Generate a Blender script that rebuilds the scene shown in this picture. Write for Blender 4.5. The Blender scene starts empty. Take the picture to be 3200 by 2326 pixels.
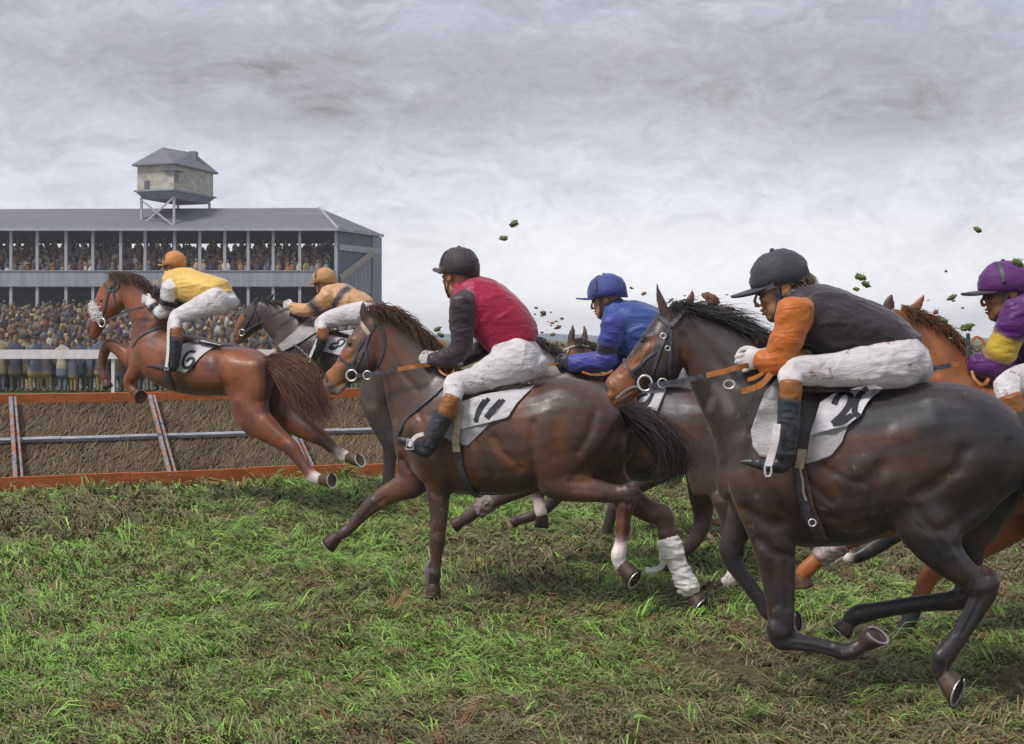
import bpy, math, random
import numpy as np
import openvdb as vdb
from mathutils import Vector
from mathutils.bvhtree import BVHTree

# ------------------------------------------------------------------ camera, sky, sun, exposure
scene = bpy.context.scene
F, CX, HY, CH = 4000.0, 1600.0, 1055.0, 1.83     # focal length and centre in photo pixels, horizon row, eye height (m)
CAM = np.array([0.0, 0.0, CH])
cam_d = bpy.data.cameras.new("camera")
cam = bpy.data.objects.new("camera", cam_d)
scene.collection.objects.link(cam)
cam.location = (0, 0, CH)
cam.rotation_euler = (math.radians(90), 0, 0)
cam_d.sensor_width = 36.0
cam_d.lens = 36.0 * F / 3200.0
cam_d.shift_y = -(1163.0 - HY) / 3200.0
cam_d.clip_start = 0.1
cam_d.clip_end = 6000
scene.camera = cam
scene.view_settings.view_transform = 'Standard'
scene.view_settings.look = 'None'
scene.view_settings.exposure = 0.40
scene.view_settings.gamma = 1.0
scene.view_settings.use_curve_mapping = False
SUN_EL, SUN_AZ = math.radians(52), math.radians(-128)   # azimuth from +Y, clockwise: behind the camera's left shoulder

world = bpy.data.worlds.new("World")
scene.world = world
world.use_nodes = True


def N(nt, typ, **kw):
    n = nt.nodes.new(typ)
    for k, v in kw.items():
        if k.startswith('i_'):
            n.inputs[k[2:].replace('_', ' ')].default_value = v
        else:
            setattr(n, k, v)
    return n


def math_n(nt, op, a, b=None, clamp=False):
    n = nt.nodes.new('ShaderNodeMath')
    n.operation = op
    n.use_clamp = clamp
    for i, x in enumerate((a, b)):
        if x is None:
            continue
        if isinstance(x, (int, float)):
            n.inputs[i].default_value = x
        else:
            nt.links.new(x, n.inputs[i])
    return n.outputs[0]


def ramp(nt, fac, stops):
    r = nt.nodes.new('ShaderNodeValToRGB')
    el = r.color_ramp.elements
    while len(el) < len(stops):
        el.new(0.5)
    for e, (p, c) in zip(el, stops):
        e.position = p
        e.color = (c[0], c[1], c[2], 1) if len(c) == 3 else c
    nt.links.new(fac, r.inputs[0])
    return r.outputs[0]


def mixc(nt, fac, a, b, mode='MIX'):
    m = nt.nodes.new('ShaderNodeMix')
    m.data_type = 'RGBA'
    m.blend_type = mode
    for sock, x in ((m.inputs[0], fac), (m.inputs[6], a), (m.inputs[7], b)):
        if isinstance(x, (int, float)):
            sock.default_value = x
        elif isinstance(x, tuple):
            sock.default_value = (x[0], x[1], x[2], 1)
        else:
            nt.links.new(x, sock)
    return m.outputs[2]


def noise_n(nt, vec, scale, detail=4, rough=0.55, dist=0.0):
    n = nt.nodes.new('ShaderNodeTexNoise')
    n.inputs['Scale'].default_value = scale
    n.inputs['Detail'].default_value = detail
    n.inputs['Roughness'].default_value = rough
    n.inputs['Distortion'].default_value = dist
    if vec is not None:
        nt.links.new(vec, n.inputs['Vector'])
    return n.outputs['Fac']


def mapping(nt, vec, scale=(1, 1, 1), rot=(0, 0, 0), loc=(0, 0, 0)):
    m = nt.nodes.new('ShaderNodeMapping')
    m.inputs['Scale'].default_value = scale
    m.inputs['Rotation'].default_value = rot
    m.inputs['Location'].default_value = loc
    nt.links.new(vec, m.inputs['Vector'])
    return m.outputs[0]


def build_world():
    nt = world.node_tree
    nt.nodes.clear()
    L = nt.links.new
    out = nt.nodes.new('ShaderNodeOutputWorld')
    sky = nt.nodes.new('ShaderNodeTexSky')
    sky.sky_type = 'NISHITA'
    sky.sun_disc = False
    sky.sun_elevation = SUN_EL
    sky.sun_rotation = SUN_AZ
    bg1 = nt.nodes.new('ShaderNodeBackground')
    bg1.inputs[1].default_value = 0.1
    L(sky.outputs[0], bg1.inputs[0])
    tc = nt.nodes.new('ShaderNodeTexCoord')
    sep = nt.nodes.new('ShaderNodeSeparateXYZ')
    L(tc.outputs['Generated'], sep.inputs[0])
    x, y, z = sep.outputs
    az = math_n(nt, 'ARCTAN2', x, y)
    el = math_n(nt, 'ARCSINE', z)
    comb = nt.nodes.new('ShaderNodeCombineXYZ')
    L(az, comb.inputs[0]); L(el, comb.inputs[1])
    v = comb.outputs[0]
    # broad cloud masses and drifting wisps, slanted; the coordinates are warped so the edges swirl
    wz = nt.nodes.new('ShaderNodeTexNoise'); wz.inputs['Scale'].default_value = 9.0; wz.inputs['Detail'].default_value = 3
    L(v, wz.inputs['Vector'])
    wsub = nt.nodes.new('ShaderNodeVectorMath'); wsub.operation = 'SUBTRACT'; L(wz.outputs['Color'], wsub.inputs[0]); wsub.inputs[1].default_value = (.5, .5, .5)
    wsc = nt.nodes.new('ShaderNodeVectorMath'); wsc.operation = 'MULTIPLY'; L(wsub.outputs[0], wsc.inputs[0]); wsc.inputs[1].default_value = (.10, .055, 0)
    wad = nt.nodes.new('ShaderNodeVectorMath'); wad.operation = 'ADD'; L(v, wad.inputs[0]); L(wsc.outputs[0], wad.inputs[1])
    v = wad.outputs[0]
    n1 = noise_n(nt, mapping(nt, v, (5, 13, 1), (0, 0, 0.16), (1.3, .4, 0)), 1.0, 6, 0.60, 0.5)
    n2 = noise_n(nt, mapping(nt, v, (11, 30, 1), (0, 0, 0.45), (4.1, 2.2, 0)), 1.0, 7, 0.62, 0.5)
    n3 = noise_n(nt, mapping(nt, v, (22, 44, 1), (0, 0, 0.55), (7.7, 1.2, 0)), 1.0, 6, 0.62, 0.3)
    # dark cloud bank: gaussians in (azimuth, elevation)
    def gauss(a0, e0, sa, se):
        da = math_n(nt, 'DIVIDE', math_n(nt, 'SUBTRACT', az, a0), sa)
        de = math_n(nt, 'DIVIDE', math_n(nt, 'SUBTRACT', el, e0), se)
        q = math_n(nt, 'ADD', math_n(nt, 'MULTIPLY', da, da), math_n(nt, 'MULTIPLY', de, de))
        return math_n(nt, 'EXPONENT', math_n(nt, 'MULTIPLY', q, -1.0))
    R = math.radians
    bank = math_n(nt, 'ADD', gauss(R(-14), R(12.0), R(10), R(1.5)), gauss(R(9), R(11.6), R(13), R(1.9)))
    bank = math_n(nt, 'ADD', bank, gauss(R(-9), R(10.0), R(8), R(1.2)))
    bank = math_n(nt, 'ADD', bank, gauss(R(17), R(9.6), R(6), R(1.5)))
    bank = math_n(nt, 'MULTIPLY', bank, math_n(nt, 'ADD', math_n(nt, 'MULTIPLY', n2, 1.7), math_n(nt, 'ADD', math_n(nt, 'MULTIPLY', n3, 1.6), -1.15)), True)
    h = math_n(nt, 'DIVIDE', math_n(nt, 'MAXIMUM', el, 0.0), R(15))
    base = ramp(nt, h, [(0.0, (.86, .86, .88)), (0.30, (.69, .695, .735)), (0.52, (.535, .555, .645)),
                        (0.80, (.415, .435, .525)), (1.0, (.385, .41, .505))])
    glow = math_n(nt, 'MULTIPLY', gauss(R(7), R(1.2), R(15), R(4.0)), 0.9)
    f1 = ramp(nt, n1, [(0.40, (0, 0, 0)), (0.66, (1, 1, 1))])
    c = mixc(nt, math_n(nt, 'MULTIPLY', f1, 0.55), base, (.62, .625, .68))
    f2 = ramp(nt, n2, [(0.38, (1, 1, 1)), (0.58, (0, 0, 0))])
    c = mixc(nt, math_n(nt, 'MULTIPLY', f2, math_n(nt, 'ADD', math_n(nt, 'MULTIPLY', h, 0.62, True), 0.10)), c, (.29, .295, .325))
    f3 = ramp(nt, n3, [(0.50, (0, 0, 0)), (0.74, (1, 1, 1))])
    c = mixc(nt, math_n(nt, 'MULTIPLY', f3, 0.55), c, (.70, .705, .76))
    n6 = noise_n(nt, mapping(nt, v, (34, 60, 1), (0, 0, 0.6), (1.7, 6.2, 0)), 1.0, 6, 0.66, 0.3)
    c = mixc(nt, math_n(nt, 'MULTIPLY', ramp(nt, n6, [(0.34, (1, 1, 1)), (0.50, (0, 0, 0))]), 0.38), c, (.37, .375, .43))
    c = mixc(nt, glow, c, (.90, .90, .92))
    c = mixc(nt, math_n(nt, 'MULTIPLY', bank, 0.95), c, (.200, .187, .180))
    n5 = noise_n(nt, mapping(nt, v, (90, 190, 1), (0, 0, 0.5), (5.7, 3.2, 0)), 1.0, 4, 0.62, 0.2)
    c = mixc(nt, 0.07, c, ramp(nt, n5, [(0.36, (.25, .25, .28)), (0.6, (.74, .74, .76))]))
    bg2 = nt.nodes.new('ShaderNodeBackground')
    bg2.inputs[1].default_value = 1.0
    L(c, bg2.inputs[0])
    mx = nt.nodes.new('ShaderNodeMixShader')
    mx.inputs[0].default_value = 0.96
    L(bg1.outputs[0], mx.inputs[1]); L(bg2.outputs[0], mx.inputs[2])
    L(mx.outputs[0], out.inputs[0])


build_world()
sun_d = bpy.data.lights.new("sun", 'SUN')
sun_d.energy = 2.3
sun_d.angle = math.radians(14)
sun_d.color = (1.0, .965, .91)
sun = bpy.data.objects.new("sun", sun_d)
scene.collection.objects.link(sun)
_sd = Vector((math.sin(SUN_AZ) * math.cos(SUN_EL), math.cos(SUN_AZ) * math.cos(SUN_EL), math.sin(SUN_EL)))
sun.rotation_euler = (-_sd).to_track_quat('-Z', 'Y').to_euler()
sun.location = (0, 0, 60)

# ------------------------------------------------------------------ object helpers
COL = scene.collection
rng = np.random.default_rng(7)
random.seed(7)


def tag(o, label=None, cat=None, group=None, kind=None):
    if label: o['label'] = label
    if cat: o['category'] = cat
    if group: o['group'] = group
    if kind: o['kind'] = kind
    return o


def thing(name, label, cat, loc=(0, 0, 0), group=None):
    o = bpy.data.objects.new(name, None)
    COL.objects.link(o)
    o.empty_display_size = 0.2
    o.location = [float(q) for q in loc]
    return tag(o, label, cat, group)


def link_mesh(name, me, mat=None, parent=None):
    o = bpy.data.objects.new(name, me)
    COL.objects.link(o)
    if mat is not None:
        me.materials.append(mat)
    if parent is not None:
        o.parent = parent
        base = Vector((0, 0, 0))
        q = parent
        while q is not None:
            base += q.location
            q = q.parent
        me.transform(__import__('mathutils').Matrix.Translation(-base))
    return o


def mesh_from(verts, faces, smooth=True, name="mesh"):
    """faces: (n,4) or (n,3) int array, or a list of lists."""
    me = bpy.data.meshes.new(name)
    verts = np.asarray(verts, dtype=np.float32)
    if isinstance(faces, np.ndarray):
        n, k = faces.shape
        me.vertices.add(len(verts)); me.vertices.foreach_set('co', verts.ravel())
        me.loops.add(n * k); me.loops.foreach_set('vertex_index', faces.astype(np.int32).ravel())
        me.polygons.add(n)
        me.polygons.foreach_set('loop_start', np.arange(0, n * k, k, dtype=np.int32))
        me.update(calc_edges=True)
    else:
        me.from_pydata([tuple(map(float, v)) for v in verts], [], [tuple(map(int, f)) for f in faces])
    if smooth:
        me.polygons.foreach_set('use_smooth', np.ones(len(me.polygons), dtype=bool))
    me.update()
    return me


def set_col(me, cols, name='Col'):
    a = me.color_attributes.new(name, 'FLOAT_COLOR', 'POINT')
    c = np.ones((len(me.vertices), 4), dtype=np.float32)
    c[:, :3] = cols
    a.data.foreach_set('color', c.ravel())


class MB:
    """Collects boxes, bars and tubes; build() links them as one mesh object."""
    def __init__(self):
        self.v, self.f, self.c = [], [], []

    def add(self, vs, fs, col=None):
        b = len(self.v)
        self.v += [tuple(map(float, p)) for p in vs]
        self.f += [tuple(int(i) + b for i in f) for f in fs]
        self.c += [col or (1, 1, 1)] * len(vs)

    def box(self, lo, hi, col=None):
        x0, y0, z0 = lo; x1, y1, z1 = hi
        v = [(x0, y0, z0), (x1, y0, z0), (x1, y1, z0), (x0, y1, z0), (x0, y0, z1), (x1, y0, z1), (x1, y1, z1), (x0, y1, z1)]
        self.add(v, [(0, 3, 2, 1), (4, 5, 6, 7), (0, 1, 5, 4), (1, 2, 6, 5), (2, 3, 7, 6), (3, 0, 4, 7)], col)

    def hexa(self, p, col=None):
        """8 corners: bottom ring 0-3, top ring 4-7."""
        self.add(p, [(0, 3, 2, 1), (4, 5, 6, 7), (0, 1, 5, 4), (1, 2, 6, 5), (2, 3, 7, 6), (3, 0, 4, 7)], col)

    def bar(self, a, b, w, d, up=(0, 0, 1), col=None):
        a, b = np.array(a, float), np.array(b, float)
        t = b - a; t /= np.linalg.norm(t)
        u = np.array(up, float); u -= t * u.dot(t)
        if np.linalg.norm(u) < 1e-5:
            u = np.array((0, 1, 0.)); u -= t * u.dot(t)
        u /= np.linalg.norm(u)
        s = np.cross(t, u)
        r = []
        for q in (a, b):
            for i, j in ((-1, -1), (1, -1), (1, 1), (-1, 1)):
                r.append(q + s * i * w / 2 + u * j * d / 2)
        self.add(r, [(0, 1, 2, 3), (7, 6, 5, 4), (0, 4, 5, 1), (1, 5, 6, 2), (2, 6, 7, 3), (3, 7, 4, 0)], col)

    def tube(self, pts, rad, n=8, col=None, cap=True):
        pts = np.asarray(pts, float)
        rad = np.broadcast_to(np.asarray(rad, float), (len(pts),))
        T = np.gradient(pts, axis=0)
        T /= np.linalg.norm(T, axis=1)[:, None] + 1e-9
        ref = np.array((0.3, 0.5, 0.81))
        vs = []
        for p, t, r in zip(pts, T, rad):
            a = np.cross(t, ref); a /= np.linalg.norm(a) + 1e-9
            b = np.cross(t, a)
            for k in range(n):
                q = 2 * math.pi * k / n
                vs.append(p + r * (a * math.cos(q) + b * math.sin(q)))
        m = len(pts)
        fs = [(i * n + k, i * n + (k + 1) % n, (i + 1) * n + (k + 1) % n, (i + 1) * n + k) for i in range(m - 1) for k in range(n)]
        if cap:
            fs += [tuple(range(n))[::-1], tuple((m - 1) * n + k for k in range(n))]
        self.add(vs, fs, col)

    def build(self, name, mat, parent=None, smooth=False, col=False):
        me = mesh_from(np.array(self.v), self.f, smooth)
        if col:
            set_col(me, np.array(self.c, dtype=np.float32))
        return link_mesh(name, me, mat, parent)


# ------------------------------------------------------------------ noise
def vnoise(p, seed=0):
    """Smooth value noise in [-1,1] at points p (n,3)."""
    p = np.asarray(p, np.float64)
    i = np.floor(p).astype(np.int64)
    f = p - i
    f = f * f * (3 - 2 * f)
    def h(a, b, c):
        n = (a * 73856093) ^ (b * 19349663) ^ (c * 83492791) ^ (seed * 2654435761)
        n = (n ^ (n >> 13)) * 1274126177
        n = n ^ (n >> 16)
        return (n & 0xffff) / 32767.5 - 1
    r = 0
    for dx in (0, 1):
        for dy in (0, 1):
            for dz in (0, 1):
                w = (f[:, 0] if dx else 1 - f[:, 0]) * (f[:, 1] if dy else 1 - f[:, 1]) * (f[:, 2] if dz else 1 - f[:, 2])
                r = r + w * h(i[:, 0] + dx, i[:, 1] + dy, i[:, 2] + dz)
    return r


def fbm(p, oct=4, seed=0):
    r, a = 0, 1.0
    p = np.asarray(p, float)
    for k in range(oct):
        r = r + a * vnoise(p * 2 ** k, seed + k)
        a *= 0.5
    return r / 1.9


# ------------------------------------------------------------------ frames: an upright plane along the animal's heading
class Frame:
    def __init__(self, u, Y, yaw):
        th = math.radians(yaw)
        self.A = np.array([(u - CX) / F * Y, Y, 0.0])
        self.fwd = np.array([-math.cos(th), math.sin(th), 0])
        self.left = np.array([-math.sin(th), -math.cos(th), 0])

    def P(self, u, v, s=0.0):
        r = np.array([(u - CX) / F, 1.0, -(v - HY) / F])
        t = ((self.A - CAM).dot(self.left) + s) / r.dot(self.left)
        return CAM + t * r


def to_px(p):
    p = np.asarray(p)
    return np.stack([CX + F * p[..., 0] / p[..., 1], HY - F * (p[..., 2] - CH) / p[..., 1]], -1)


def catmull(a, m):
    """Resample rows of a (n,d) with m steps a span."""
    a = np.asarray(a, float)
    n = len(a)
    if n < 2 or m <= 1:
        return a
    p = np.vstack([2 * a[0] - a[1], a, 2 * a[-1] - a[-2]])
    out = []
    for i in range(n - 1):
        p0, p1, p2, p3 = p[i:i + 4]
        for t in np.arange(m) / m:
            out.append(0.5 * ((2 * p1) + (-p0 + p2) * t + (2 * p0 - 5 * p1 + 4 * p2 - p3) * t * t + (-p0 + 3 * p1 - 3 * p2 + p3) * t ** 3))
    out.append(a[-1])
    return np.array(out)


# ------------------------------------------------------------------ smooth-union solids
class Field:
    def __init__(self, h):
        self.h = h
        self.parts = []         # (verts, quads, k, op)
        self.sc, self.sr, self.scol = [], [], []

    def loft(self, C, U, V, k=0.03, n=2.2, M=22, cap=0.8, cols=None, egg=0.0, op=1):
        C, U, V = np.array(C), np.array(U), np.array(V)
        self.sc.append(C); self.sr.append((np.linalg.norm(U, axis=1) + np.linalg.norm(V, axis=1)) / 2)
        self.scol.append(np.array(cols) if cols is not None else np.tile(np.array([1., 1, 1]), (len(C), 1)))
        def capr(c, u, v, d):
            L = cap * min(np.linalg.norm(u), np.linalg.norm(v))
            return [(c + d * L * math.sin(a), u * math.cos(a), v * math.cos(a)) for a in (0.45, 0.9, 1.25, 1.5)]
        t0 = C[0] - C[1]; t0 /= np.linalg.norm(t0)
        t1 = C[-1] - C[-2]; t1 /= np.linalg.norm(t1)
        secs = capr(C[0], U[0], V[0], t0)[::-1] + list(zip(C, U, V)) + capr(C[-1], U[-1], V[-1], t1)
        a = np.arange(M) * 2 * math.pi / M
        ca, sa = np.cos(a), np.sin(a)
        ca = np.sign(ca) * np.abs(ca) ** (2 / n); sa = np.sign(sa) * np.abs(sa) ** (2 / n)
        vs = [c + np.outer(ca, u) + np.outer(sa * (1 - egg * ca), v) for c, u, v in secs]
        R = len(secs)
        vs = np.vstack(vs + [secs[0][0][None], secs[-1][0][None]])
        i, j = np.meshgrid(np.arange(R - 1), np.arange(M), indexing='ij')
        i, j = i.ravel(), j.ravel(); j2 = (j + 1) % M
        q = np.stack([i * M + j, i * M + j2, (i + 1) * M + j2, (i + 1) * M + j], 1)
        tri = [(R * M, (b + 1) % M, b) for b in range(M)] + [(R * M + 1, (R - 1) * M + b, (R - 1) * M + (b + 1) % M) for b in range(M)]
        self.parts.append((vs, q, np.array(tri), k, op))

    def ell(self, c, ax, col=(1, 1, 1), k=0.02, op=1):
        """Ellipsoid: centre and three half-axis vectors."""
        c = np.array(c, float); ax = [np.array(a, float) for a in ax]
        t = np.linspace(-0.97, 0.97, 9)
        C = [c + ax[0] * q for q in t]
        r = np.sqrt(1 - t * t)
        U = [ax[1] * q for q in r]; V = [ax[2] * q for q in r]
        self.loft(C, U, V, k=k, n=2.0, cap=0.12, cols=[col] * len(t), op=op, M=20)

    def mesh(self, smooth_it=2, band=9):
        h = self.h
        lo = np.min([p[0].min(0) for p in self.parts], 0); hi = np.max([p[0].max(0) for p in self.parts], 0)
        o = np.floor(lo / h).astype(int) - 4
        dim = np.ceil(hi / h).astype(int) + 5 - o
        BG = band * h
        Fd = np.full(dim, BG, np.float32)
        xf = vdb.createLinearTransform(h)
        for vs, q, tri, k, op in self.parts:
            g = vdb.FloatGrid.createLevelSetFromPolygons(vs.astype(np.float32), triangles=tri.astype(np.uint32), quads=q.astype(np.uint32), transform=xf, halfWidth=float(band))
            a = np.maximum(np.floor(vs.min(0) / h).astype(int) - band - 1 - o, 0)
            b = np.minimum(np.ceil(vs.max(0) / h).astype(int) + band + 2 - o, dim)
            G = np.empty(b - a, np.float32)
            g.copyToArray(G, ijk=tuple(int(x) for x in (a + o)))
            S = (slice(a[0], b[0]), slice(a[1], b[1]), slice(a[2], b[2]))
            f = Fd[S]
            if op > 0:
                w = np.clip(0.5 + 0.5 * (f - G) / k, 0, 1)
                Fd[S] = f * (1 - w) + G * w - k * w * (1 - w)
            else:
                w = np.clip(0.5 - 0.5 * (f + G) / k, 0, 1)
                Fd[S] = f * (1 - w) - G * w + k * w * (1 - w)
        g = vdb.FloatGrid(float(BG))
        g.copyFromArray(Fd, ijk=tuple(int(x) for x in o), tolerance=0.0)
        g.transform = xf
        pts, quads = g.convertToQuads(isovalue=0.0)
        pts = np.array(pts, np.float64); quads = np.array(quads, np.int64)
        # keep the largest body only
        n = len(pts)
        lab = np.arange(n)
        e = np.vstack([quads[:, [0, 1]], quads[:, [1, 2]], quads[:, [2, 3]], quads[:, [3, 0]]])
        while True:
            m = np.minimum(lab[e[:, 0]], lab[e[:, 1]])
            new = lab.copy()
            np.minimum.at(new, e[:, 0], m); np.minimum.at(new, e[:, 1], m)
            new = new[new]
            if (new == lab).all():
                break
            lab = new
        ids, cnt = np.unique(lab, return_counts=True)
        keep = lab == ids[cnt.argmax()]
        if not keep.all():
            self.dropped = int((~keep).sum())
            idx = np.cumsum(keep) - 1
            quads = idx[quads[keep[quads[:, 0]]]]
            pts = pts[keep]
        a, b, c, d = (pts[quads[:, i]] for i in range(4))
        vol = (np.einsum('ij,ij->i', a, np.cross(b, c)) + np.einsum('ij,ij->i', a, np.cross(c, d))).sum()
        if vol < 0:
            quads = quads[:, ::-1]
        for _ in range(smooth_it):
            pts = lap(pts, quads, 0.5)
        self.pts, self.quads = pts, quads
        return pts, quads

    def colors(self, pts, sharp=4.0):
        C = np.vstack(self.sc); R = np.concatenate(self.sr); K = np.vstack(self.scol)
        out = np.empty((len(pts), 3))
        for i in range(0, len(pts), 4000):
            p = pts[i:i + 4000]
            d = np.log(np.sqrt(((p[:, None] - C[None]) ** 2).sum(2)) / R[None] + 1e-4)
            w = np.exp(-2 * sharp * (d - d.min(1, keepdims=True)))
            out[i:i + 4000] = (w @ K) / w.sum(1)[:, None]
        return out


def lap(pts, quads, f):
    e = np.vstack([quads[:, [0, 1]], quads[:, [1, 2]], quads[:, [2, 3]], quads[:, [3, 0]]])
    s = np.zeros_like(pts); c = np.zeros(len(pts))
    for k in range(3):
        s[:, k] = np.bincount(e[:, 0], pts[e[:, 1], k], len(pts)) + np.bincount(e[:, 1], pts[e[:, 0], k], len(pts))
    c = np.bincount(e[:, 0], minlength=len(pts)) + np.bincount(e[:, 1], minlength=len(pts))
    return pts * (1 - f) + f * s / c[:, None]


def vnormals(pts, quads):
    n = np.cross(pts[quads[:, 2]] - pts[quads[:, 0]], pts[quads[:, 3]] - pts[quads[:, 1]])
    out = np.zeros_like(pts)
    for i in range(4):
        for k in range(3):
            out[:, k] += np.bincount(quads[:, i], n[:, k], len(pts))
    return out / (np.linalg.norm(out, axis=1)[:, None] + 1e-12)


def seg_dist(p, path):
    """Distance of 2D points to a polyline."""
    path = np.asarray(path, float)
    best = np.full(len(p), 1e9)
    if len(path) == 1:
        return np.linalg.norm(p - path[0], axis=1)
    for a, b in zip(path[:-1], path[1:]):
        ab = b - a
        t = np.clip(((p - a) @ ab) / (ab @ ab + 1e-9), 0, 1)
        best = np.minimum(best, np.linalg.norm(p - a - t[:, None] * ab, axis=1))
    return best


class Crop:
    """Coordinates read in a twice-enlarged crop of the photo."""
    def __init__(self, ox, oy, z=2.0):
        self.o, self.z = (ox, oy), z

    def __call__(self, x, y):
        return (self.o[0] + x / self.z, self.o[1] + y / self.z)

    def path(self, *p):
        return [self(p[i], p[i + 1]) for i in range(0, len(p), 2)]


CA, CB, CC, CD, CE = Crop(200, 780), Crop(1000, 740), Crop(1000, 1160), Crop(2066, 760), Crop(2066, 1500)
# ------------------------------------------------------------------ materials
def new_mat(name):
    m = bpy.data.materials.new(name)
    m.use_nodes = True
    nt = m.node_tree
    b = nt.nodes['Principled BSDF']
    return m, nt, b


def bump(nt, b, height, strength, dist=0.01):
    n = nt.nodes.new('ShaderNodeBump')
    n.inputs['Strength'].default_value = strength
    n.inputs['Distance'].default_value = dist
    nt.links.new(height, n.inputs['Height'])
    nt.links.new(n.outputs[0], b.inputs['Normal'])


def coords(nt, kind='Object'):
    return nt.nodes.new('ShaderNodeTexCoord').outputs[kind]


def mat_coat():
    """Short damp horse hair over vertex colours."""
    m, nt, b = new_mat("horse_coat")
    at = nt.nodes.new('ShaderNodeVertexColor'); at.layer_name = 'Col'
    co = coords(nt)
    hair = noise_n(nt, mapping(nt, co, (20, 20, 95), (0.35, 0.5, 0.2)), 1.0, 5, 0.72)
    blot = noise_n(nt, co, 7.0, 5, 0.65, 0.6)
    c = mixc(nt, 0.62, at.outputs[0], ramp(nt, hair, [(0.25, (.40, .40, .40)), (0.78, (1.0, 1.0, 1.0))]), 'MULTIPLY')
    c = mixc(nt, ramp(nt, blot, [(0.42, (0, 0, 0)), (0.72, (.5, .5, .5))]), c, mixc(nt, 1.0, at.outputs[0], (1.75, 1.45, 1.25), 'MULTIPLY'))
    nt.links.new(c, b.inputs['Base Color'])
    cool = noise_n(nt, mapping(nt, co, (6, 6, 9), (.2, .5, .1), (3.1, 1.7, .3)), 1.0, 6, 0.7, 0.5)
    c = mixc(nt, ramp(nt, cool, [(0.50, (0, 0, 0)), (0.72, (.30, .30, .30))]), c, (.105, .092, .098))
    deep = noise_n(nt, mapping(nt, co, (4, 4, 6), (.5, .1, .7), (7.1, 4.7, 2.3)), 1.0, 5, 0.68, 0.6)
    c = mixc(nt, ramp(nt, deep, [(0.34, (.62, .62, .62)), (0.52, (0, 0, 0))]), c, mixc(nt, 1.0, c, (.45, .42, .45), 'MULTIPLY'))
    rr = ramp(nt, math_n(nt, 'ADD', math_n(nt, 'MULTIPLY', noise_n(nt, co, 13, 5, 0.65), .65), math_n(nt, 'MULTIPLY', hair, .35)), [(0.34, (.33, .33, .33)), (0.66, (.68, .68, .68))])
    nt.links.new(rr, b.inputs['Roughness'])
    b.inputs['Specular IOR Level'].default_value = 0.55
    b.inputs['Sheen Weight'].default_value = 0.12
    b.inputs['Sheen Roughness'].default_value = 0.4
    b.inputs['Sheen Tint'].default_value = (.75, .78, .9, 1)
    b.inputs['Coat Weight'].default_value = 0.12
    b.inputs['Coat Roughness'].default_value = 0.28
    sinew = noise_n(nt, mapping(nt, co, (5, 5, 7), (0.3, 0.6, 0.2)), 1.0, 2, 0.5, 0.4)
    bump(nt, b, math_n(nt, 'ADD', math_n(nt, 'MULTIPLY', hair, 0.16), math_n(nt, 'MULTIPLY', sinew, 0.6)), 0.34, 0.016)
    return m


def mat_hair():
    m, nt, b = new_mat("horse_hair")
    at = nt.nodes.new('ShaderNodeVertexColor'); at.layer_name = 'Col'
    nt.links.new(at.outputs[0], b.inputs['Base Color'])
    b.inputs['Roughness'].default_value = 0.42
    b.inputs['Specular IOR Level'].default_value = 0.45
    return m


def mat_cloth(name, rough=0.75, scale=1.0, sheen=0.15, dirt=None, bumpk=0.35):
    """Woven cloth over vertex colours, with creases and optional mud spots."""
    m, nt, b = new_mat(name)
    at = nt.nodes.new('ShaderNodeVertexColor'); at.layer_name = 'Col'
    co = coords(nt)
    big = noise_n(nt, mapping(nt, co, (6 * scale, 10 * scale, 17 * scale), (0.4, 0.7, 0.3)), 1.0, 3, 0.5, 0.8)
    fine = noise_n(nt, co, 160, 3, 0.6)
    c = mixc(nt, 0.55, at.outputs[0], ramp(nt, big, [(0.28, (.62, .60, .62)), (0.66, (1, 1, 1))]), 'MULTIPLY')
    c = mixc(nt, 0.25, c, ramp(nt, fine, [(0.3, (.6, .6, .6)), (0.7, (1, 1, 1))]), 'MULTIPLY')
    if dirt:
        d = noise_n(nt, co, 10, 6, 0.7, 0.5)
        c = mixc(nt, ramp(nt, d, [(0.61, (0, 0, 0)), (0.67, (.8, .8, .8))]), c, dirt)
    nt.links.new(c, b.inputs['Base Color'])
    b.inputs['Roughness'].default_value = rough
    b.inputs['Specular IOR Level'].default_value = 0.3
    b.inputs['Sheen Weight'].default_value = sheen
    crease = math_n(nt, 'ABSOLUTE', math_n(nt, 'SUBTRACT', noise_n(nt, mapping(nt, co, (5 * scale, 9 * scale, 15 * scale), (0.7, 0.5, 0.9)), 1.0, 1, 0.4, 1.2), 0.5))
    crease = math_n(nt, 'POWER', math_n(nt, 'MULTIPLY', crease, 2.0), 0.6)
    bump(nt, b, math_n(nt, 'ADD', math_n(nt, 'ADD', big, math_n(nt, 'MULTIPLY', crease, 0.7)), math_n(nt, 'MULTIPLY', fine, 0.10)), bumpk * .9, 0.02)
    return m


def mat_leather(name, col, rough=0.4, var=0.5, spec=0.5):
    m, nt, b = new_mat(name)
    co = coords(nt)
    n = noise_n(nt, co, 30, 5, 0.65, 0.4)
    c = mixc(nt, ramp(nt, n, [(0.35, (0, 0, 0)), (0.7, (1, 1, 1))]), tuple(q * (1 - var) for q in col), tuple(min(1, q * (1 + var)) for q in col))
    nt.links.new(c, b.inputs['Base Color'])
    nt.links.new(ramp(nt, n, [(0.3, (rough - .1,) * 3), (0.7, (rough + .15,) * 3)]), b.inputs['Roughness'])
    b.inputs['Specular IOR Level'].default_value = spec
    bump(nt, b, n, 0.25, 0.006)
    return m


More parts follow.
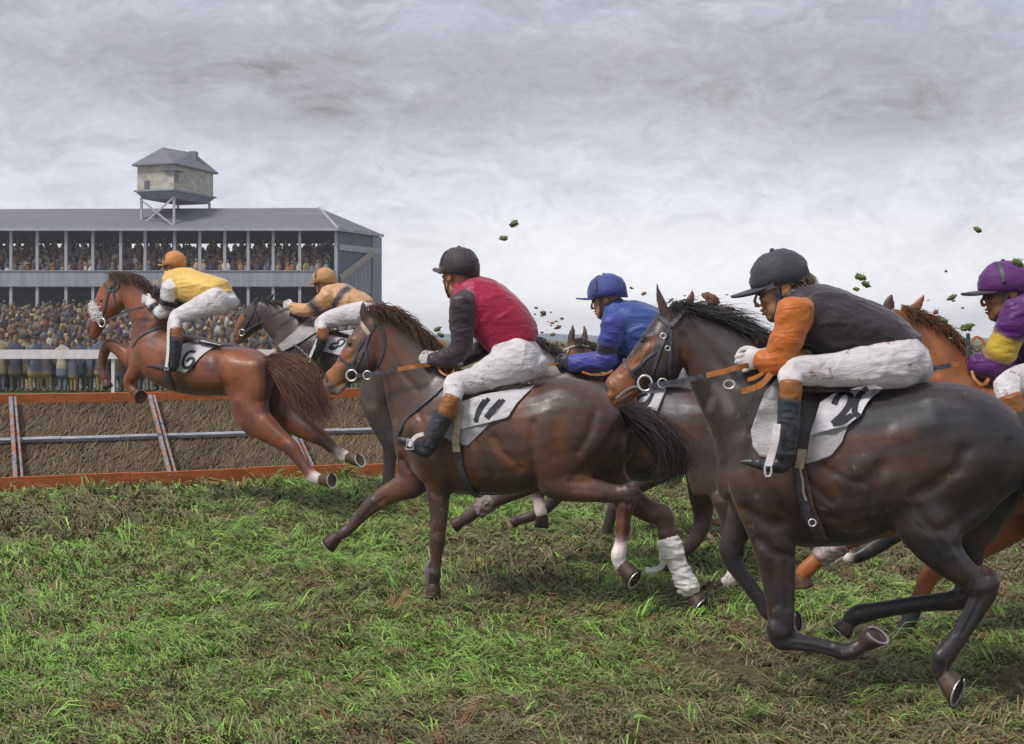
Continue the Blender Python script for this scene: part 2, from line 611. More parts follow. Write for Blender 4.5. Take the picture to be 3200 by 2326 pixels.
def mat_vcol(name, rough=0.6, scale=14, amt=0.5, bumpk=0.2, spec=0.4):
    m, nt, b = new_mat(name)
    at = nt.nodes.new('ShaderNodeVertexColor'); at.layer_name = 'Col'
    n = noise_n(nt, coords(nt), scale, 5, 0.65, 0.3)
    c = mixc(nt, amt, at.outputs[0], ramp(nt, n, [(0.3, (.5, .5, .5)), (0.7, (1.15, 1.15, 1.15))]), 'MULTIPLY')
    nt.links.new(c, b.inputs['Base Color'])
    b.inputs['Roughness'].default_value = rough
    b.inputs['Specular IOR Level'].default_value = spec
    bump(nt, b, n, bumpk, 0.01)
    return m


def mat_metal(name, col=(.75, .75, .78), rough=0.3):
    m, nt, b = new_mat(name)
    n = noise_n(nt, coords(nt), 40, 3)
    nt.links.new(mixc(nt, n, tuple(q * .75 for q in col), col), b.inputs['Base Color'])
    b.inputs['Metallic'].default_value = 0.65
    b.inputs['Roughness'].default_value = rough
    return m


def mat_plain(name, col, rough=0.5, var=0.35, scale=8, bumpk=0.15, stretch=(1, 1, 1), spec=0.4):
    m, nt, b = new_mat(name)
    n = noise_n(nt, mapping(nt, coords(nt), stretch), scale, 6, 0.65, 0.3)
    c = ramp(nt, n, [(0.28, tuple(q * (1 - var) for q in col)), (0.72, tuple(min(1, q * (1 + var * .6)) for q in col))])
    nt.links.new(c, b.inputs['Base Color'])
    b.inputs['Roughness'].default_value = rough
    b.inputs['Specular IOR Level'].default_value = spec
    bump(nt, b, n, bumpk, 0.02)
    return m


M_COAT, M_HAIR = mat_coat(), mat_hair()
M_SILK = mat_cloth("racing_silk", 0.45, 1.0, 0.2)
M_BREECH = mat_cloth("white_breeches", 0.8, 1.2, 0.1, dirt=(.20, .09, .04))
M_NUMCLOTH = mat_cloth("number_cloth_linen", 0.85, 0.9, 0.1)
M_SKIN = mat_vcol("skin", 0.55, 40, 0.35, 0.12)
M_BOOT = mat_vcol("boot_leather", 0.38, 26, 0.55, 0.3, 0.5)
M_CAP = mat_cloth("cap_cloth", 0.6, 1.5, 0.2, bumpk=0.2)
M_STRAP_D = mat_leather("dark_strap_leather", (.055, .055, .07), 0.45)
M_STRAP_T = mat_leather("tan_rein_leather", (.42, .15, .035), 0.5, 0.35)
M_STRAP_P = mat_leather("pale_webbing", (.42, .36, .26), 0.8, 0.3)
M_STRAP_W = mat_leather("white_webbing", (.78, .74, .74), 0.8, 0.15)
M_SADDLE = mat_leather("saddle_leather", (.085, .05, .035), 0.4)
M_STEEL = mat_metal("steel", (.80, .80, .83), 0.32)
M_SHOE = mat_metal("worn_shoe_steel", (.62, .62, .64), 0.45)
M_HOOF = mat_vcol("hoof_horn", 0.55, 30, 0.6, 0.3)
M_EYE, _nt, _b = new_mat("eye_gloss")
_b.inputs['Base Color'].default_value = (.012, .008, .006, 1); _b.inputs['Roughness'].default_value = 0.08
M_INK = mat_plain("number_ink", (.022, .022, .03), 0.7, 0.3, 30)
# ------------------------------------------------------------------ body building
def ribbon(P, Nn, w, th, closed=False):
    """Flat strip along points P facing normals Nn; w may vary. Returns verts, quads."""
    P = np.asarray(P); Nn = np.asarray(Nn)
    T = np.gradient(P, axis=0); T /= np.linalg.norm(T, axis=1)[:, None] + 1e-9
    B = np.cross(Nn, T); B /= np.linalg.norm(B, axis=1)[:, None] + 1e-9
    Nn = np.cross(T, B)
    w = np.broadcast_to(np.asarray(w, float), (len(P),))[:, None]
    v = np.stack([P + B * w / 2 - Nn * th / 2, P + B * w / 2 + Nn * th / 2, P - B * w / 2 + Nn * th / 2, P - B * w / 2 - Nn * th / 2], 1).reshape(-1, 3)
    n = len(P)
    f = [(i * 4 + k, i * 4 + (k + 1) % 4, i * 4 + 4 + (k + 1) % 4, i * 4 + 4 + k) for i in range(n - 1) for k in range(4)]
    f += [(3, 2, 1, 0), (n * 4 - 4, n * 4 - 3, n * 4 - 2, n * 4 - 1)]
    return v, f


def smooth1(P, it=2):
    P = np.array(P)
    for _ in range(it):
        Q = P.copy()
        Q[1:-1] = (P[:-2] + 2 * P[1:-1] + P[2:]) / 4
        P = Q
    return P


class Body:
    """Lofts traced on an upright plane (the frame), united into one smooth skin."""
    def __init__(self, fr, h, crop, pal):
        self.fr, self.h, self.crop, self.pal = fr, h, crop, pal
        self.f = Field(h)
        self.strokes, self.paints, self.jpaints = [], [], []
        self.bvh = None

    def c(self, key):
        return np.array(self.pal[key] if isinstance(key, str) else key, float)

    def pxm(self, p):
        return p[1] / F

    def prof(self, rows, k=0.05, n=2.3, col='b', crop=None, fr=None, m=4, egg=0.0, cap=0.7, field=None, grow=1.0, s=0.0, M=26):
        crop = crop or self.crop; fr = fr or self.fr
        a, cols = [], []
        for r in rows:
            ss = r[5] if len(r) > 5 and not isinstance(r[5], str) else s
            T = fr.P(*crop(r[0], r[1]), ss); B = fr.P(*crop(r[2], r[3]), ss)
            key = r[-1] if isinstance(r[-1], str) else col
            a.append(np.concatenate([(T + B) / 2, (T - B) / 2 * grow, [r[4] / 2 * grow], self.c(key)]))
        a = catmull(a, m)
        (field or self.f).loft(a[:, :3], a[:, 3:6], fr.left[None] * np.maximum(a[:, 6:7], .01), k=k, n=n, cols=np.clip(a[:, 7:10], 0, 1), egg=egg, cap=cap, M=M)

    def limb(self, rows, s=0.0, ratio=0.85, k=0.025, n=2.1, col='b', crop=None, fr=None, m=4, cap=0.7, field=None, grow=1.0, M=18):
        """rows: (x, y, thickness px [, s] [, colour key])."""
        crop = crop or self.crop; fr = fr or self.fr
        a, nr = [], len(rows)
        for i, r in enumerate(rows):
            if len(r) > 3 and not isinstance(r[3], str):
                ss = r[3]
            else:
                ss = s if not isinstance(s, (tuple, list)) else s[0] + (s[1] - s[0]) * i / max(1, nr - 1)
            rt = ratio if not isinstance(ratio, (tuple, list)) else ratio[0] + (ratio[1] - ratio[0]) * i / max(1, nr - 1)
            p = fr.P(*crop(r[0], r[1]), ss)
            d = r[2] / crop.z * p[1] / F * grow
            key = r[-1] if isinstance(r[-1], (str,)) else col
            a.append(np.concatenate([p, [d / 2, d / 2 * rt], self.c(key)]))
        a = catmull(a, m)
        C = a[:, :3]
        T = np.gradient(C, axis=0); T /= np.linalg.norm(T, axis=1)[:, None] + 1e-9
        Lr = fr.left[None] - T * (T @ fr.left)[:, None]
        Lr /= np.linalg.norm(Lr, axis=1)[:, None] + 1e-9
        B = np.cross(T, Lr)
        (field or self.f).loft(C, B * np.maximum(a[:, 3:4], .004), Lr * np.maximum(a[:, 4:5], .004), k=k, n=n, cols=np.clip(a[:, 5:8], 0, 1), cap=cap, M=M)

    def sculpt(self, amp, rad, *xy, crop=None):
        crop = crop or self.crop
        self.strokes.append((crop.path(*xy), amp * 1.3, rad / crop.z * 1.05))

    def paint(self, key, rad, strength, *xy, crop=None):
        crop = crop or self.crop
        if key == 'o':  # orange strokes paint lit streaks into the coat colour
            strength *= .55; rad *= 1.35
        self.paints.append((crop.path(*xy), self.c(key), rad / crop.z, strength))

    def jpaint(self, key, rad, strength, *xy, crop=None):
        crop = crop or self.crop
        self.jpaints.append((crop.path(*xy), self.c(key), rad / crop.z, strength))

    def finish(self, name, mat, parent, field=None, patch=0.35, patchcol=None, folds=0.0, fold_scale=(6, 8.5, 13), smooth_it=2, seed=0, nearfilter=True):
        f = field or self.f
        pts, quads = f.mesh(smooth_it)
        n = vnormals(pts, quads)
        cols = f.colors(pts, 60.0 if field is not None else 5.0)
        if folds:
            q = pts * np.array(fold_scale)[None]
            q = q + 0.6 * np.stack([vnoise(pts * 5, 31 + seed), vnoise(pts * 5, 32 + seed), vnoise(pts * 5, 33 + seed)], 1)
            a = 1 - np.abs(vnoise(q, seed)) * 2
            b = vnoise(q * 2.1, seed + 5)
            c2 = 1 - np.abs(vnoise(q * 1.9 + 7.3, seed + 2)) * 2
            pts = pts + n * (folds * (0.8 * np.sign(a) * np.abs(a) ** 1.4 + 0.25 * b + 0.30 * c2))[:, None]
        if self.strokes and field is None:
            px = to_px(pts)
            near = np.clip(n @ self.fr.left * 2.5, 0, 1)
            d = np.zeros(len(pts))
            for path, amp, rad in self.strokes:
                d += amp * np.exp(-(seg_dist(px, path) / rad) ** 2)
            d = 0.013 * np.tanh(d / 0.013)
            pts = pts + n * (d * near)[:, None]
            for _ in range(1):
                pts = lap(pts, quads, 0.4)
            n = vnormals(pts, quads)
        if patchcol is not None:
            t = np.clip(fbm(pts * 3.3, 5, 11 + seed) * 1.9 - 0.15, 0, 1)[:, None] * patch  # mottled patches in the coat colour, standing for lit streaks
            cols = cols * (1 - t) + self.c(patchcol) * t
        paints = self.paints if field is None else (self.jpaints if field is getattr(self, 'jacket', 0) else [])
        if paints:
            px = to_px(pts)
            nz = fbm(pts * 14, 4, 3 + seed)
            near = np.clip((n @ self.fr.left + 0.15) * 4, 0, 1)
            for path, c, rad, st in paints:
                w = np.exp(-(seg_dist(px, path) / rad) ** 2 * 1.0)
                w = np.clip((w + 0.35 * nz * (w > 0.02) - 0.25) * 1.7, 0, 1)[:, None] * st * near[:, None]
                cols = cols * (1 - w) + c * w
        if field is None and mat.name == 'horse_coat':        # dried mud spattered up the legs and belly
            dens = np.clip((1.15 - pts[:, 2]) / 1.0, 0, 1) * .30
            sp = vnoise(pts * 48, 91 + seed) + .5 * vnoise(pts * 105, 92 + seed) + .5 * vnoise(pts * 6, 93 + seed)
            t = np.clip((sp - (1.10 - dens)) * 6, 0, .75)[:, None]
            cols = cols * (1 - t) + np.array((.17, .115, .07)) * t
        me = mesh_from(pts, quads)
        set_col(me, np.clip(cols, 0, 1))
        if field is None:
            self.bvh = BVHTree.FromPolygons([Vector(p) for p in pts], [tuple(int(i) for i in q) for q in quads])
        self.last = (pts, quads)
        return link_mesh(name, me, mat, parent)

    # ---- things laid on the skin, found along the line of sight
    def surf(self, u, v, s_miss=0.1, bvh=None):
        r = Vector(((u - CX) / F, 1.0, -(v - HY) / F)).normalized()
        h = (bvh or self.bvh).ray_cast(Vector(CAM), r)
        if h[0] is None:
            return None, None
        n = h[1]
        if n.dot(r) > 0:
            n = -n
        return np.array(h[0]), np.array(n)

    def strap_geo(self, mb, path, wpx, lift=0.004, th=0.005, crop=None, m=8, bvh=None, it=2, maxjump=0.09):
        crop = crop or self.crop
        uv = catmull([crop(*q) for q in zip(path[::2], path[1::2])], m)
        P, Nn = [], []
        for u, v in uv:
            p, n = self.surf(u, v, bvh=bvh)
            if p is None:
                continue
            if P and np.linalg.norm(p - P[-1]) > maxjump:
                continue
            P.append(p); Nn.append(n)
        if len(P) < 3:
            return
        Nn = smooth1(Nn, 4); Nn /= np.linalg.norm(Nn, axis=1)[:, None]
        P = smooth1(np.array(P) + Nn * lift, it)
        w = wpx / crop.z * P[:, 1].mean() / F
        v, f = ribbon(P, Nn, w, th)
        mb.add(v, f)

    def strap(self, name, mat, parent, wpx, *path, lift=0.004, th=0.005, crop=None, bvh=None):
        mb = MB()
        self.strap_geo(mb, path, wpx, lift, th, crop, bvh=bvh)
        if mb.v:
            return mb.build(name, mat, parent, smooth=False)

    def straps(self, name, mat, parent, wpx, paths, lift=0.004, th=0.005, crop=None):
        mb = MB()
        for p in paths:
            self.strap_geo(mb, p, wpx, lift, th, crop)
        if mb.v:
            return mb.build(name, mat, parent)

    def free_strap(self, name, mat, parent, rows, wpx, th=0.006, crop=None, m=6):
        """rows: (x, y, s) through the air."""
        crop = crop or self.crop
        P = catmull([self.fr.P(*crop(x, y), s) for x, y, s in rows], m)
        Nn = np.tile(self.fr.left, (len(P), 1))
        w = wpx / crop.z * P[:, 1].mean() / F
        v, f = ribbon(P, Nn, w, th)
        mb = MB(); mb.add(v, f)
        return mb.build(name, mat, parent)

    def ring(self, name, mat, parent, x, y, s, rpx, tpx, crop=None, squash=1.0, axis=None):
        crop = crop or self.crop
        c = self.fr.P(*crop(x, y), s)
        r = rpx / crop.z * c[1] / F; t = tpx / crop.z * c[1] / F
        ax = self.fr.left if axis is None else np.array(axis, float)
        up = np.array((0, 0, 1.0)); e1 = np.cross(up, ax); e1 /= np.linalg.norm(e1)
        e2 = np.cross(ax, e1)
        a = np.linspace(0, 2 * math.pi, 29)
        P = c + np.outer(np.cos(a) * r * squash, e1) + np.outer(np.sin(a) * r, e2)
        mb = MB(); mb.tube(P, t, 7, cap=False)
        return mb.build(name, mat, parent, smooth=True)

    def patch(self, name, mat, parent, top, bottom, nu=26, nv=22, lift=0.014, th=0.006, crop=None, wr=0.006, seed=0, s_miss=0.2, col=(.72, .70, .72), bvh=None, left=None, right=None):
        """Cloth lying on the skin between a top and a bottom outline (same direction)."""
        crop = crop or self.crop
        def rs(path, n):
            p = np.array([crop(*q) for q in zip(path[::2], path[1::2])])
            L = np.concatenate([[0], np.cumsum(np.linalg.norm(np.diff(p, axis=0), axis=1))])
            t = np.linspace(0, L[-1], n)
            return np.stack([np.interp(t, L, p[:, 0]), np.interp(t, L, p[:, 1])], 1)
        A, B = rs(top, nu), rs(bottom, nu)
        G = np.full((nv, nu, 3), np.nan); NN = np.zeros((nv, nu, 3))
        for j in range(nv):
            w = j / (nv - 1)
            for i in range(nu):
                u, v = A[i] * (1 - w) + B[i] * w
                p, n = self.surf(u, v, bvh=bvh)
                if p is None or (p - self.fr.A).dot(self.fr.left) < -0.05:
                    p = self.fr.P(u, v, s_miss); n = self.fr.left
                G[j, i] = p; NN[j, i] = n
        # relax depth along the line of sight so the cloth bridges hollows
        D = np.linalg.norm(G - CAM, axis=2)
        R = (G - CAM) / D[..., None]
        for _ in range(6):
            E = np.pad(D, 1, mode='edge')
            S = (E[:-2, 1:-1] + E[2:, 1:-1] + E[1:-1, :-2] + E[1:-1, 2:]) / 4
            D = np.minimum(D, 0.5 * D + 0.5 * S)
        G = CAM + R * D[..., None]
        q = G.reshape(-1, 3)
        d = lift + wr * (vnoise(q * np.array((9, 9, 14)), seed) + 0.5 * vnoise(q * 31, seed + 1))
        G = G + NN * 0.3 * d.reshape(nv, nu)[..., None] + self.fr.left * 0.7 * d.reshape(nv, nu)[..., None]
        back = G - self.fr.left * th
        V = np.concatenate([G.reshape(-1, 3), back.reshape(-1, 3)])
        n0 = nu * nv
        f = []
        for j in range(nv - 1):
            for i in range(nu - 1):
                a, b, c, e = j * nu + i, j * nu + i + 1, (j + 1) * nu + i + 1, (j + 1) * nu + i
                f.append((a, e, c, b)); f.append((n0 + a, n0 + b, n0 + c, n0 + e))
        rim = [i for i in range(nu)] + [j * nu + nu - 1 for j in range(1, nv)] + [(nv - 1) * nu + i for i in range(nu - 2, -1, -1)] + [j * nu for j in range(nv - 2, 0, -1)]
        for a, b in zip(rim, rim[1:] + rim[:1]):
            f.append((a, b, n0 + b, n0 + a))
        me = mesh_from(V, f)
        set_col(me, np.tile(np.array(col), (len(V), 1)))
        o = link_mesh(name, me, mat, parent)
        top_f = [(j * nu + i, (j + 1) * nu + i, (j + 1) * nu + i + 1, j * nu + i + 1) for j in range(nv - 1) for i in range(nu - 1)]
        self.cloth = BVHTree.FromPolygons([Vector(p) for p in G.reshape(-1, 3)], top_f)
        return o

    def hoof(self, parent, x0, y0, s0, x1, y1, s1, r0, r1, col='h', crop=None, shoe=True, nrm=None, squash=0.9):
        """Horn cone from coronet (x0,y0) to sole (x1,y1); radii in crop px; nrm tilts the sole."""
        crop = crop or self.crop
        c0 = self.fr.P(*crop(x0, y0), s0); c1 = self.fr.P(*crop(x1, y1), s1)
        r0 = r0 / crop.z * c0[1] / F; r1 = r1 / crop.z * c1[1] / F
        ax = c1 - c0; ax /= np.linalg.norm(ax)
        nb = ax if nrm is None else np.array(nrm, float)
        nb = nb / np.linalg.norm(nb)
        def basis(n):
            e1 = np.cross(n, self.fr.left); e1 /= np.linalg.norm(e1) + 1e-9
            return e1, np.cross(n, e1)
        a = np.arange(22) * 2 * math.pi / 22
        r0 *= .90
        rings = []
        for t, rr in ((-0.30, .5), (-0.10, .84), (0.05, 1.0), (.45, None), (.8, None), (1.0, None)):
            c = c0 + (c1 - c0) * t
            r = r0 * rr if rr else r0 * 1.03 + (r1 - r0 * 1.03) * t
            n = ax * (1 - max(t, 0)) + nb * max(t, 0); n /= np.linalg.norm(n)
            e1, e2 = basis(n)
            rings.append(c + np.outer(np.cos(a) * r, e1) + np.outer(np.sin(a) * r * squash, e2))
        e1, e2 = basis(nb)
        for rr, dz in ((.80, -.10), (.5, -.22), (.12, -.16)):
            rings.append(c1 + nb * dz * r1 + np.outer(np.cos(a) * r1 * rr, e1) + np.outer(np.sin(a) * r1 * squash * rr, e2))
        V = np.vstack(rings); n = 22
        f = [(i * n + k, i * n + (k + 1) % n, (i + 1) * n + (k + 1) % n, (i + 1) * n + k) for i in range(len(rings) - 1) for k in range(n)]
        f += [tuple((len(rings) - 1) * n + k for k in range(n)), tuple(range(n))[::-1]]
        me = mesh_from(V, f)
        cc = np.tile(self.c(col) * .72, (len(V), 1)) * (1 + 0.45 * vnoise(V * 45, 2) + .3 * vnoise(V * np.array((20, 20, 140)), 4))[:, None]
        set_col(me, np.clip(cc, 0, 1))
        o = link_mesh("hoof", me, M_HOOF, parent)
        if shoe:
            b = np.linspace(0.45, 2 * math.pi - 0.45, 26) + math.pi
            mb = MB()
            L = []
            for rr, dz in ((1.0, 0.0), (1.0, .08), (.82, .08), (.82, -.02)):
                L.append(c1 + nb * dz * r1 * .8 + np.outer(np.cos(b) * r1 * rr, e1) + np.outer(np.sin(b) * r1 * squash * rr, e2))
            v = np.stack(L, 1).reshape(-1, 3); q = len(b)
            ff = [(i * 4 + k, i * 4 + (k + 1) % 4, i * 4 + 4 + (k + 1) % 4, i * 4 + 4 + k) for i in range(q - 1) for k in range(4)]
            ff += [(3, 2, 1, 0), (q * 4 - 4, q * 4 - 3, q * 4 - 2, q * 4 - 1)]
            mb.add(v, ff)
            mb.build("horseshoe", M_SHOE, o)
        return o

    def eye(self, parent, x, y, rpx, crop=None, name="eye"):
        crop = crop or self.crop
        p, n = self.surf(*crop(x, y))
        if p is None:
            return
        r = rpx / crop.z * p[1] / F
        f = Field(0.002)
        V, fs = uv_sphere(p - n * r * 0.35, r, 14, 10)
        link_mesh(name, mesh_from(V, fs), M_EYE, parent)


def uv_sphere(c, r, nu=16, nv=10):
    V = [c + np.array((0, 0, r))]
    for j in range(1, nv):
        t = math.pi * j / nv
        for i in range(nu):
            p = 2 * math.pi * i / nu
            V.append(c + r * np.array((math.sin(t) * math.cos(p), math.sin(t) * math.sin(p), math.cos(t))))
    V.append(c - np.array((0, 0, r)))
    fs = [(0, 1 + i, 1 + (i + 1) % nu) for i in range(nu)]
    for j in range(nv - 2):
        for i in range(nu):
            a = 1 + j * nu
            fs.append((a + i, a + nu + i, a + nu + (i + 1) % nu, a + (i + 1) % nu))
    b = 1 + (nv - 2) * nu
    fs += [(b + i, len(V) - 1, b + (i + 1) % nu) for i in range(nu)]
    return np.array(V), fs


def hair(name, parent, guides, n, fr, crop, width=0.006, spread=0.02, sspread=0.03, cols=((.02, .016, .014), (.05, .035, .028)), seed=0, seg=9, frizz=0.012, lenvar=0.35):
    """Strands between neighbouring guide curves. guides: list of rows [(x, y, s), ...] root to tip, same count each."""
    r = np.random.default_rng(seed)
    G = np.array([[fr.P(*crop(x, y), s) for x, y, s in g] for g in guides])
    ng, k = G.shape[:2]
    V, Fc, Cc = [], [], []
    base = 0
    left = fr.left
    for i in range(n):
        t = r.random() * (ng - 1)
        a = int(min(t, ng - 2)); w = t - a
        c = G[a] * (1 - w) + G[a + 1] * w
        P = catmull(c, max(2, (seg + k) // (k - 1)))
        L = 1 - lenvar * r.random() ** 1.6
        P = P[:max(4, int(len(P) * L))]
        m = len(P)
        tt = np.linspace(0, 1, m)[:, None]
        off = r.normal(0, 1, 3) * spread * (0.35 + tt) + left * r.normal(0, sspread) * (1.0 + 0.4 * tt)
        ph = r.random(3) * 6
        off = off + frizz * tt * np.sin(tt * (4 + 5 * r.random()) + ph)
        P = P + off
        T = np.gradient(P, axis=0); T /= np.linalg.norm(T, axis=1)[:, None] + 1e-9
        s1 = np.cross(T, left + r.normal(0, .5, 3)); s1 /= np.linalg.norm(s1, axis=1)[:, None] + 1e-9
        s2 = np.cross(T, s1)
        rad = (width * (0.6 + 0.8 * r.random()) * (1 - 0.85 * tt ** 1.5))
        ring = np.stack([P + s1 * rad, P - s1 * rad * 0.6 + s2 * rad * .8, P - s1 * rad * .6 - s2 * rad * .8], 1).reshape(-1, 3)
        V.append(ring)
        q = np.arange(m - 1)[:, None] * 3
        ff = np.concatenate([np.concatenate([q + e, q + (e + 1) % 3, q + 3 + (e + 1) % 3, q + 3 + e], 1) for e in range(3)])
        Fc.append(ff + base); base += len(ring)
        z = r.random()
        Cc.append(np.tile(np.array(cols[0]) * (1 - z) + np.array(cols[1]) * z, (len(ring), 1)))
    me = mesh_from(np.vstack(V), np.vstack(Fc))
    set_col(me, np.vstack(Cc))
    return link_mesh(name, me, M_HAIR, parent)


def number_strokes(body, parent, crop, strokes, wpx, lift=0.004):
    """Digits as inked strokes lying on the number cloth."""
    mb = MB()
    for st in strokes:
        body.strap_geo(mb, st, wpx, lift=lift, th=0.003, crop=crop, bvh=body.cloth, it=1, maxjump=0.2)
    if mb.v:
        return mb.build("number", M_INK, parent)
# ------------------------------------------------------------------ riders
class Rider(Body):
    def __init__(self, fr, h, crop, pal, label, anchor, seed=0):
        super().__init__(fr, h, crop, pal)
        p = fr.P(*crop(*anchor))
        self.root = thing("person", label, "jockey", p, "jockeys in the race")
        self.jacket, self.breeches = Field(h), Field(h)
        self.seed = seed

    def torso(self, rows, **kw):
        self.prof(rows, k=0.03, n=2.2, col='body', field=self.jacket, **kw)
        self.prof(rows, k=0.03, n=2.2, col='skin', grow=0.86, **kw)

    def sleeve(self, rows, s, ratio=0.9, k=0.03, **kw):
        self.limb(rows, s=s, ratio=ratio, k=k, col='sleeve', field=self.jacket, **kw)
        self.limb([r if not isinstance(r[-1], str) else r[:-1] for r in rows], s=s, ratio=ratio, k=0.02, col='skin', grow=0.78, **kw)

    def leg(self, rows, s, ratio=0.9, lower=None, **kw):
        self.limb(rows, s=s, ratio=ratio, k=0.035, col='breech', field=self.breeches, **kw)
        self.limb(rows + (lower or []), s=s, ratio=ratio, k=0.03, col='skin', grow=0.78, **kw)

    def seat(self, rows, **kw):
        self.prof(rows, k=0.05, col='breech', field=self.breeches, **kw)
        self.prof(rows, k=0.05, col='skin', grow=0.85, **kw)

    def boot(self, shaft, foot, s, name="riding_boot", sfoot=None, ratio=0.95):
        f = Field(self.h * 0.8)
        self.limb(shaft, s=s, ratio=ratio, k=0.012, col='boot', field=f, cap=0.2)
        self.limb(foot, s=s if sfoot is None else sfoot, ratio=0.85, k=0.02, col='boot', field=f)
        return self.finish(name, M_BOOT, self.root, field=f, folds=0.0035, fold_scale=(20, 20, 34), smooth_it=1, seed=self.seed + 9)

    def head(self, x, y, s, hpx, yaw=0, pitch=0, cap='cap', capscale=1.0, strap=True, peak_len=0.075, peak_up=0.0, goggles=False, haircol=None, neck_to=None, crop=None, capmat=None, chin=True, peakcol=None):
        crop = crop or self.crop
        c = self.fr.P(*crop(x, y), s)
        g = hpx / crop.z * c[1] / F / 0.235
        yw, pt = math.radians(yaw), math.radians(pitch)
        fw = np.array([-math.cos(yw) * math.cos(pt), math.sin(yw) * math.cos(pt), -math.sin(pt)])
        sd = np.array([-math.sin(yw), -math.cos(yw), 0.0])          # the near side of the face
        up = np.cross(sd, fw) * -1.0
        up = up if up[2] > 0 else -up
        self.hf = (c, fw, up, sd, g)
        def Q(a, b, d=0.0):
            return c + g * (a * fw + b * up + d * sd)
        def E(a, b, d, ra, rb, rd, key='skin', k=0.012, op=1):
            self.f.ell(Q(a, b, d), (fw * ra * g, up * rb * g, sd * rd * g), self.c(key), k=k, op=op)
        E(-.008, .040, 0, .096, .082, .074)
        E(.030, -.030, 0, .058, .080, .056, k=.02)
        E(.058, -.092, 0, .026, .024, .030, k=.02)
        E(.020, -.070, .030, .050, .030, .022, k=.02); E(.020, -.070, -.030, .050, .030, .022, k=.02)
        E(.078, .022, 0, .018, .012, .050, k=.014)
        E(.062, -.022, .034, .022, .018, .020, k=.014); E(.062, -.022, -.034, .022, .018, .020, k=.014)
        E(.092, .003, .034, .014, .011, .015, k=.008, op=-1); E(.092, .003, -.034, .014, .011, .015, k=.008, op=-1)
        nose = [Q(.086, .014), Q(.100, -.008), Q(.116, -.031), Q(.098, -.038)]
        r = np.array([.009, .011, .013, .010])[:, None] * g
        self.f.loft(nose, up * r * 0.9, sd * r, k=0.008, cols=[self.c('skin')] * 4, M=12)
        E(.090, -.060, 0, .010, .006, .022, 'lip', k=.006)
        E(.087, -.073, 0, .011, .007, .020, 'lip', k=.006)
        E(.086, -.0665, 0, .012, .0022, .024, 'dark', k=.003, op=-1)
        for d in (1, -1):
            E(-.012, -.002, .074 * d, .021, .031, .010, 'ear', k=.006)
            E(-.008, -.000, .084 * d, .010, .018, .006, 'dark', k=.004, op=-1)
            V, fs = uv_sphere(Q(.077, .003, .034 * d), .0125 * g, 12, 8)
            link_mesh("eye", mesh_from(V, fs), M_EYE, self.root)
        if neck_to is not None:
            n1 = self.fr.P(*crop(neck_to[0], neck_to[1]), s if len(neck_to) < 3 else neck_to[2])
            C = np.array([Q(-.02, -.03), Q(-.022, -.07), (Q(-.025, -.10) + n1) / 2, n1])
            rr = np.array([.052, .056, .06, .07])[:, None] * g
            self.f.loft(C, fw * rr, sd * rr, k=0.02, cols=[self.c('skin')] * 4)
        # cap shell: dome with a rim, a peak and a band
        cs = capscale
        nu, nv = 36, 14
        V = []
        for layer, gr in ((0, 1.0), (1, 0.95)):
            for j in range(nv + 1):
                t = j / nv * math.pi / 2
                for i in range(nu):
                    a = 2 * math.pi * i / nu
                    fa, sa = math.cos(a), math.sin(a)
                    drop = -.022 - .030 * max(0, -fa) ** 1.5 - .012 * abs(sa)
                    z = .040 + .104 * cs * math.sin(t) ** 0.92 * gr if j else 0.045 + drop
                    rr = math.cos(t) ** 0.9 if j else 1.0
                    p = Q(-.006 + .112 * cs * rr * fa * gr, z, .090 * cs * rr * sa * gr)
                    V.append(p)
        V = np.array(V)
        m = nu * (nv + 1)
        fs = [(j * nu + i, j * nu + (i + 1) % nu, (j + 1) * nu + (i + 1) % nu, (j + 1) * nu + i) for j in range(nv) for i in range(nu)]
        fs += [tuple(m + q for q in f[::-1]) for f in fs]
        fs += [(i, m + i, m + (i + 1) % nu, (i + 1) % nu) for i in range(nu)]
        nn = V - Q(0, .03); nn /= np.linalg.norm(nn, axis=1)[:, None]
        V = V + nn * (0.0035 * g * (vnoise(V * 26, self.seed) + vnoise(V * 55, self.seed + 3)))[:, None]
        me = mesh_from(V, fs)
        set_col(me, np.tile(self.c(cap), (len(V), 1)))
        co = link_mesh("riding_cap", me, capmat or M_CAP, self.root)
        V, fs = uv_sphere(Q(-.006, .040 + .104 * cs), .010 * g, 10, 6)
        me = mesh_from(V, fs); set_col(me, np.tile(self.c(cap), (len(V), 1)))
        link_mesh("cap_button", me, capmat or M_CAP, co)
        V = []
        na, nr = 17, 5
        for lay in (0, 1):
            for r_ in range(nr):
                w = r_ / (nr - 1)
                for i in range(na):
                    a = math.radians(-66 + 132 * i / (na - 1))
                    ext = peak_len * w * math.cos(a * 0.95) ** 0.8
                    fa = .108 * cs * math.cos(a) + ext; sa = .088 * cs * math.sin(a) * (1 - .12 * w)
                    z = .030 - .012 * abs(math.sin(a)) + (peak_up - .10 * abs(math.sin(a)) ** 2) * ext - (.007 if lay else 0)
                    V.append(Q(-.008 + fa, z, sa))
        q = na * nr
        fs = [(j * na + i, j * na + i + 1, (j + 1) * na + i + 1, (j + 1) * na + i) for j in range(nr - 1) for i in range(na - 1)]
        fs += [tuple(q + k for k in f[::-1]) for f in fs]
        rim = [i for i in range(na)] + [j * na + na - 1 for j in range(1, nr)] + [(nr - 1) * na + i for i in range(na - 2, -1, -1)] + [j * na for j in range(nr - 2, 0, -1)]
        fs += [(b, a, q + a, q + b) for a, b in zip(rim, rim[1:] + rim[:1])]
        me = mesh_from(V, fs); set_col(me, np.tile(self.c(peakcol or cap), (len(V), 1)))
        link_mesh("cap_peak", me, capmat or M_CAP, co)
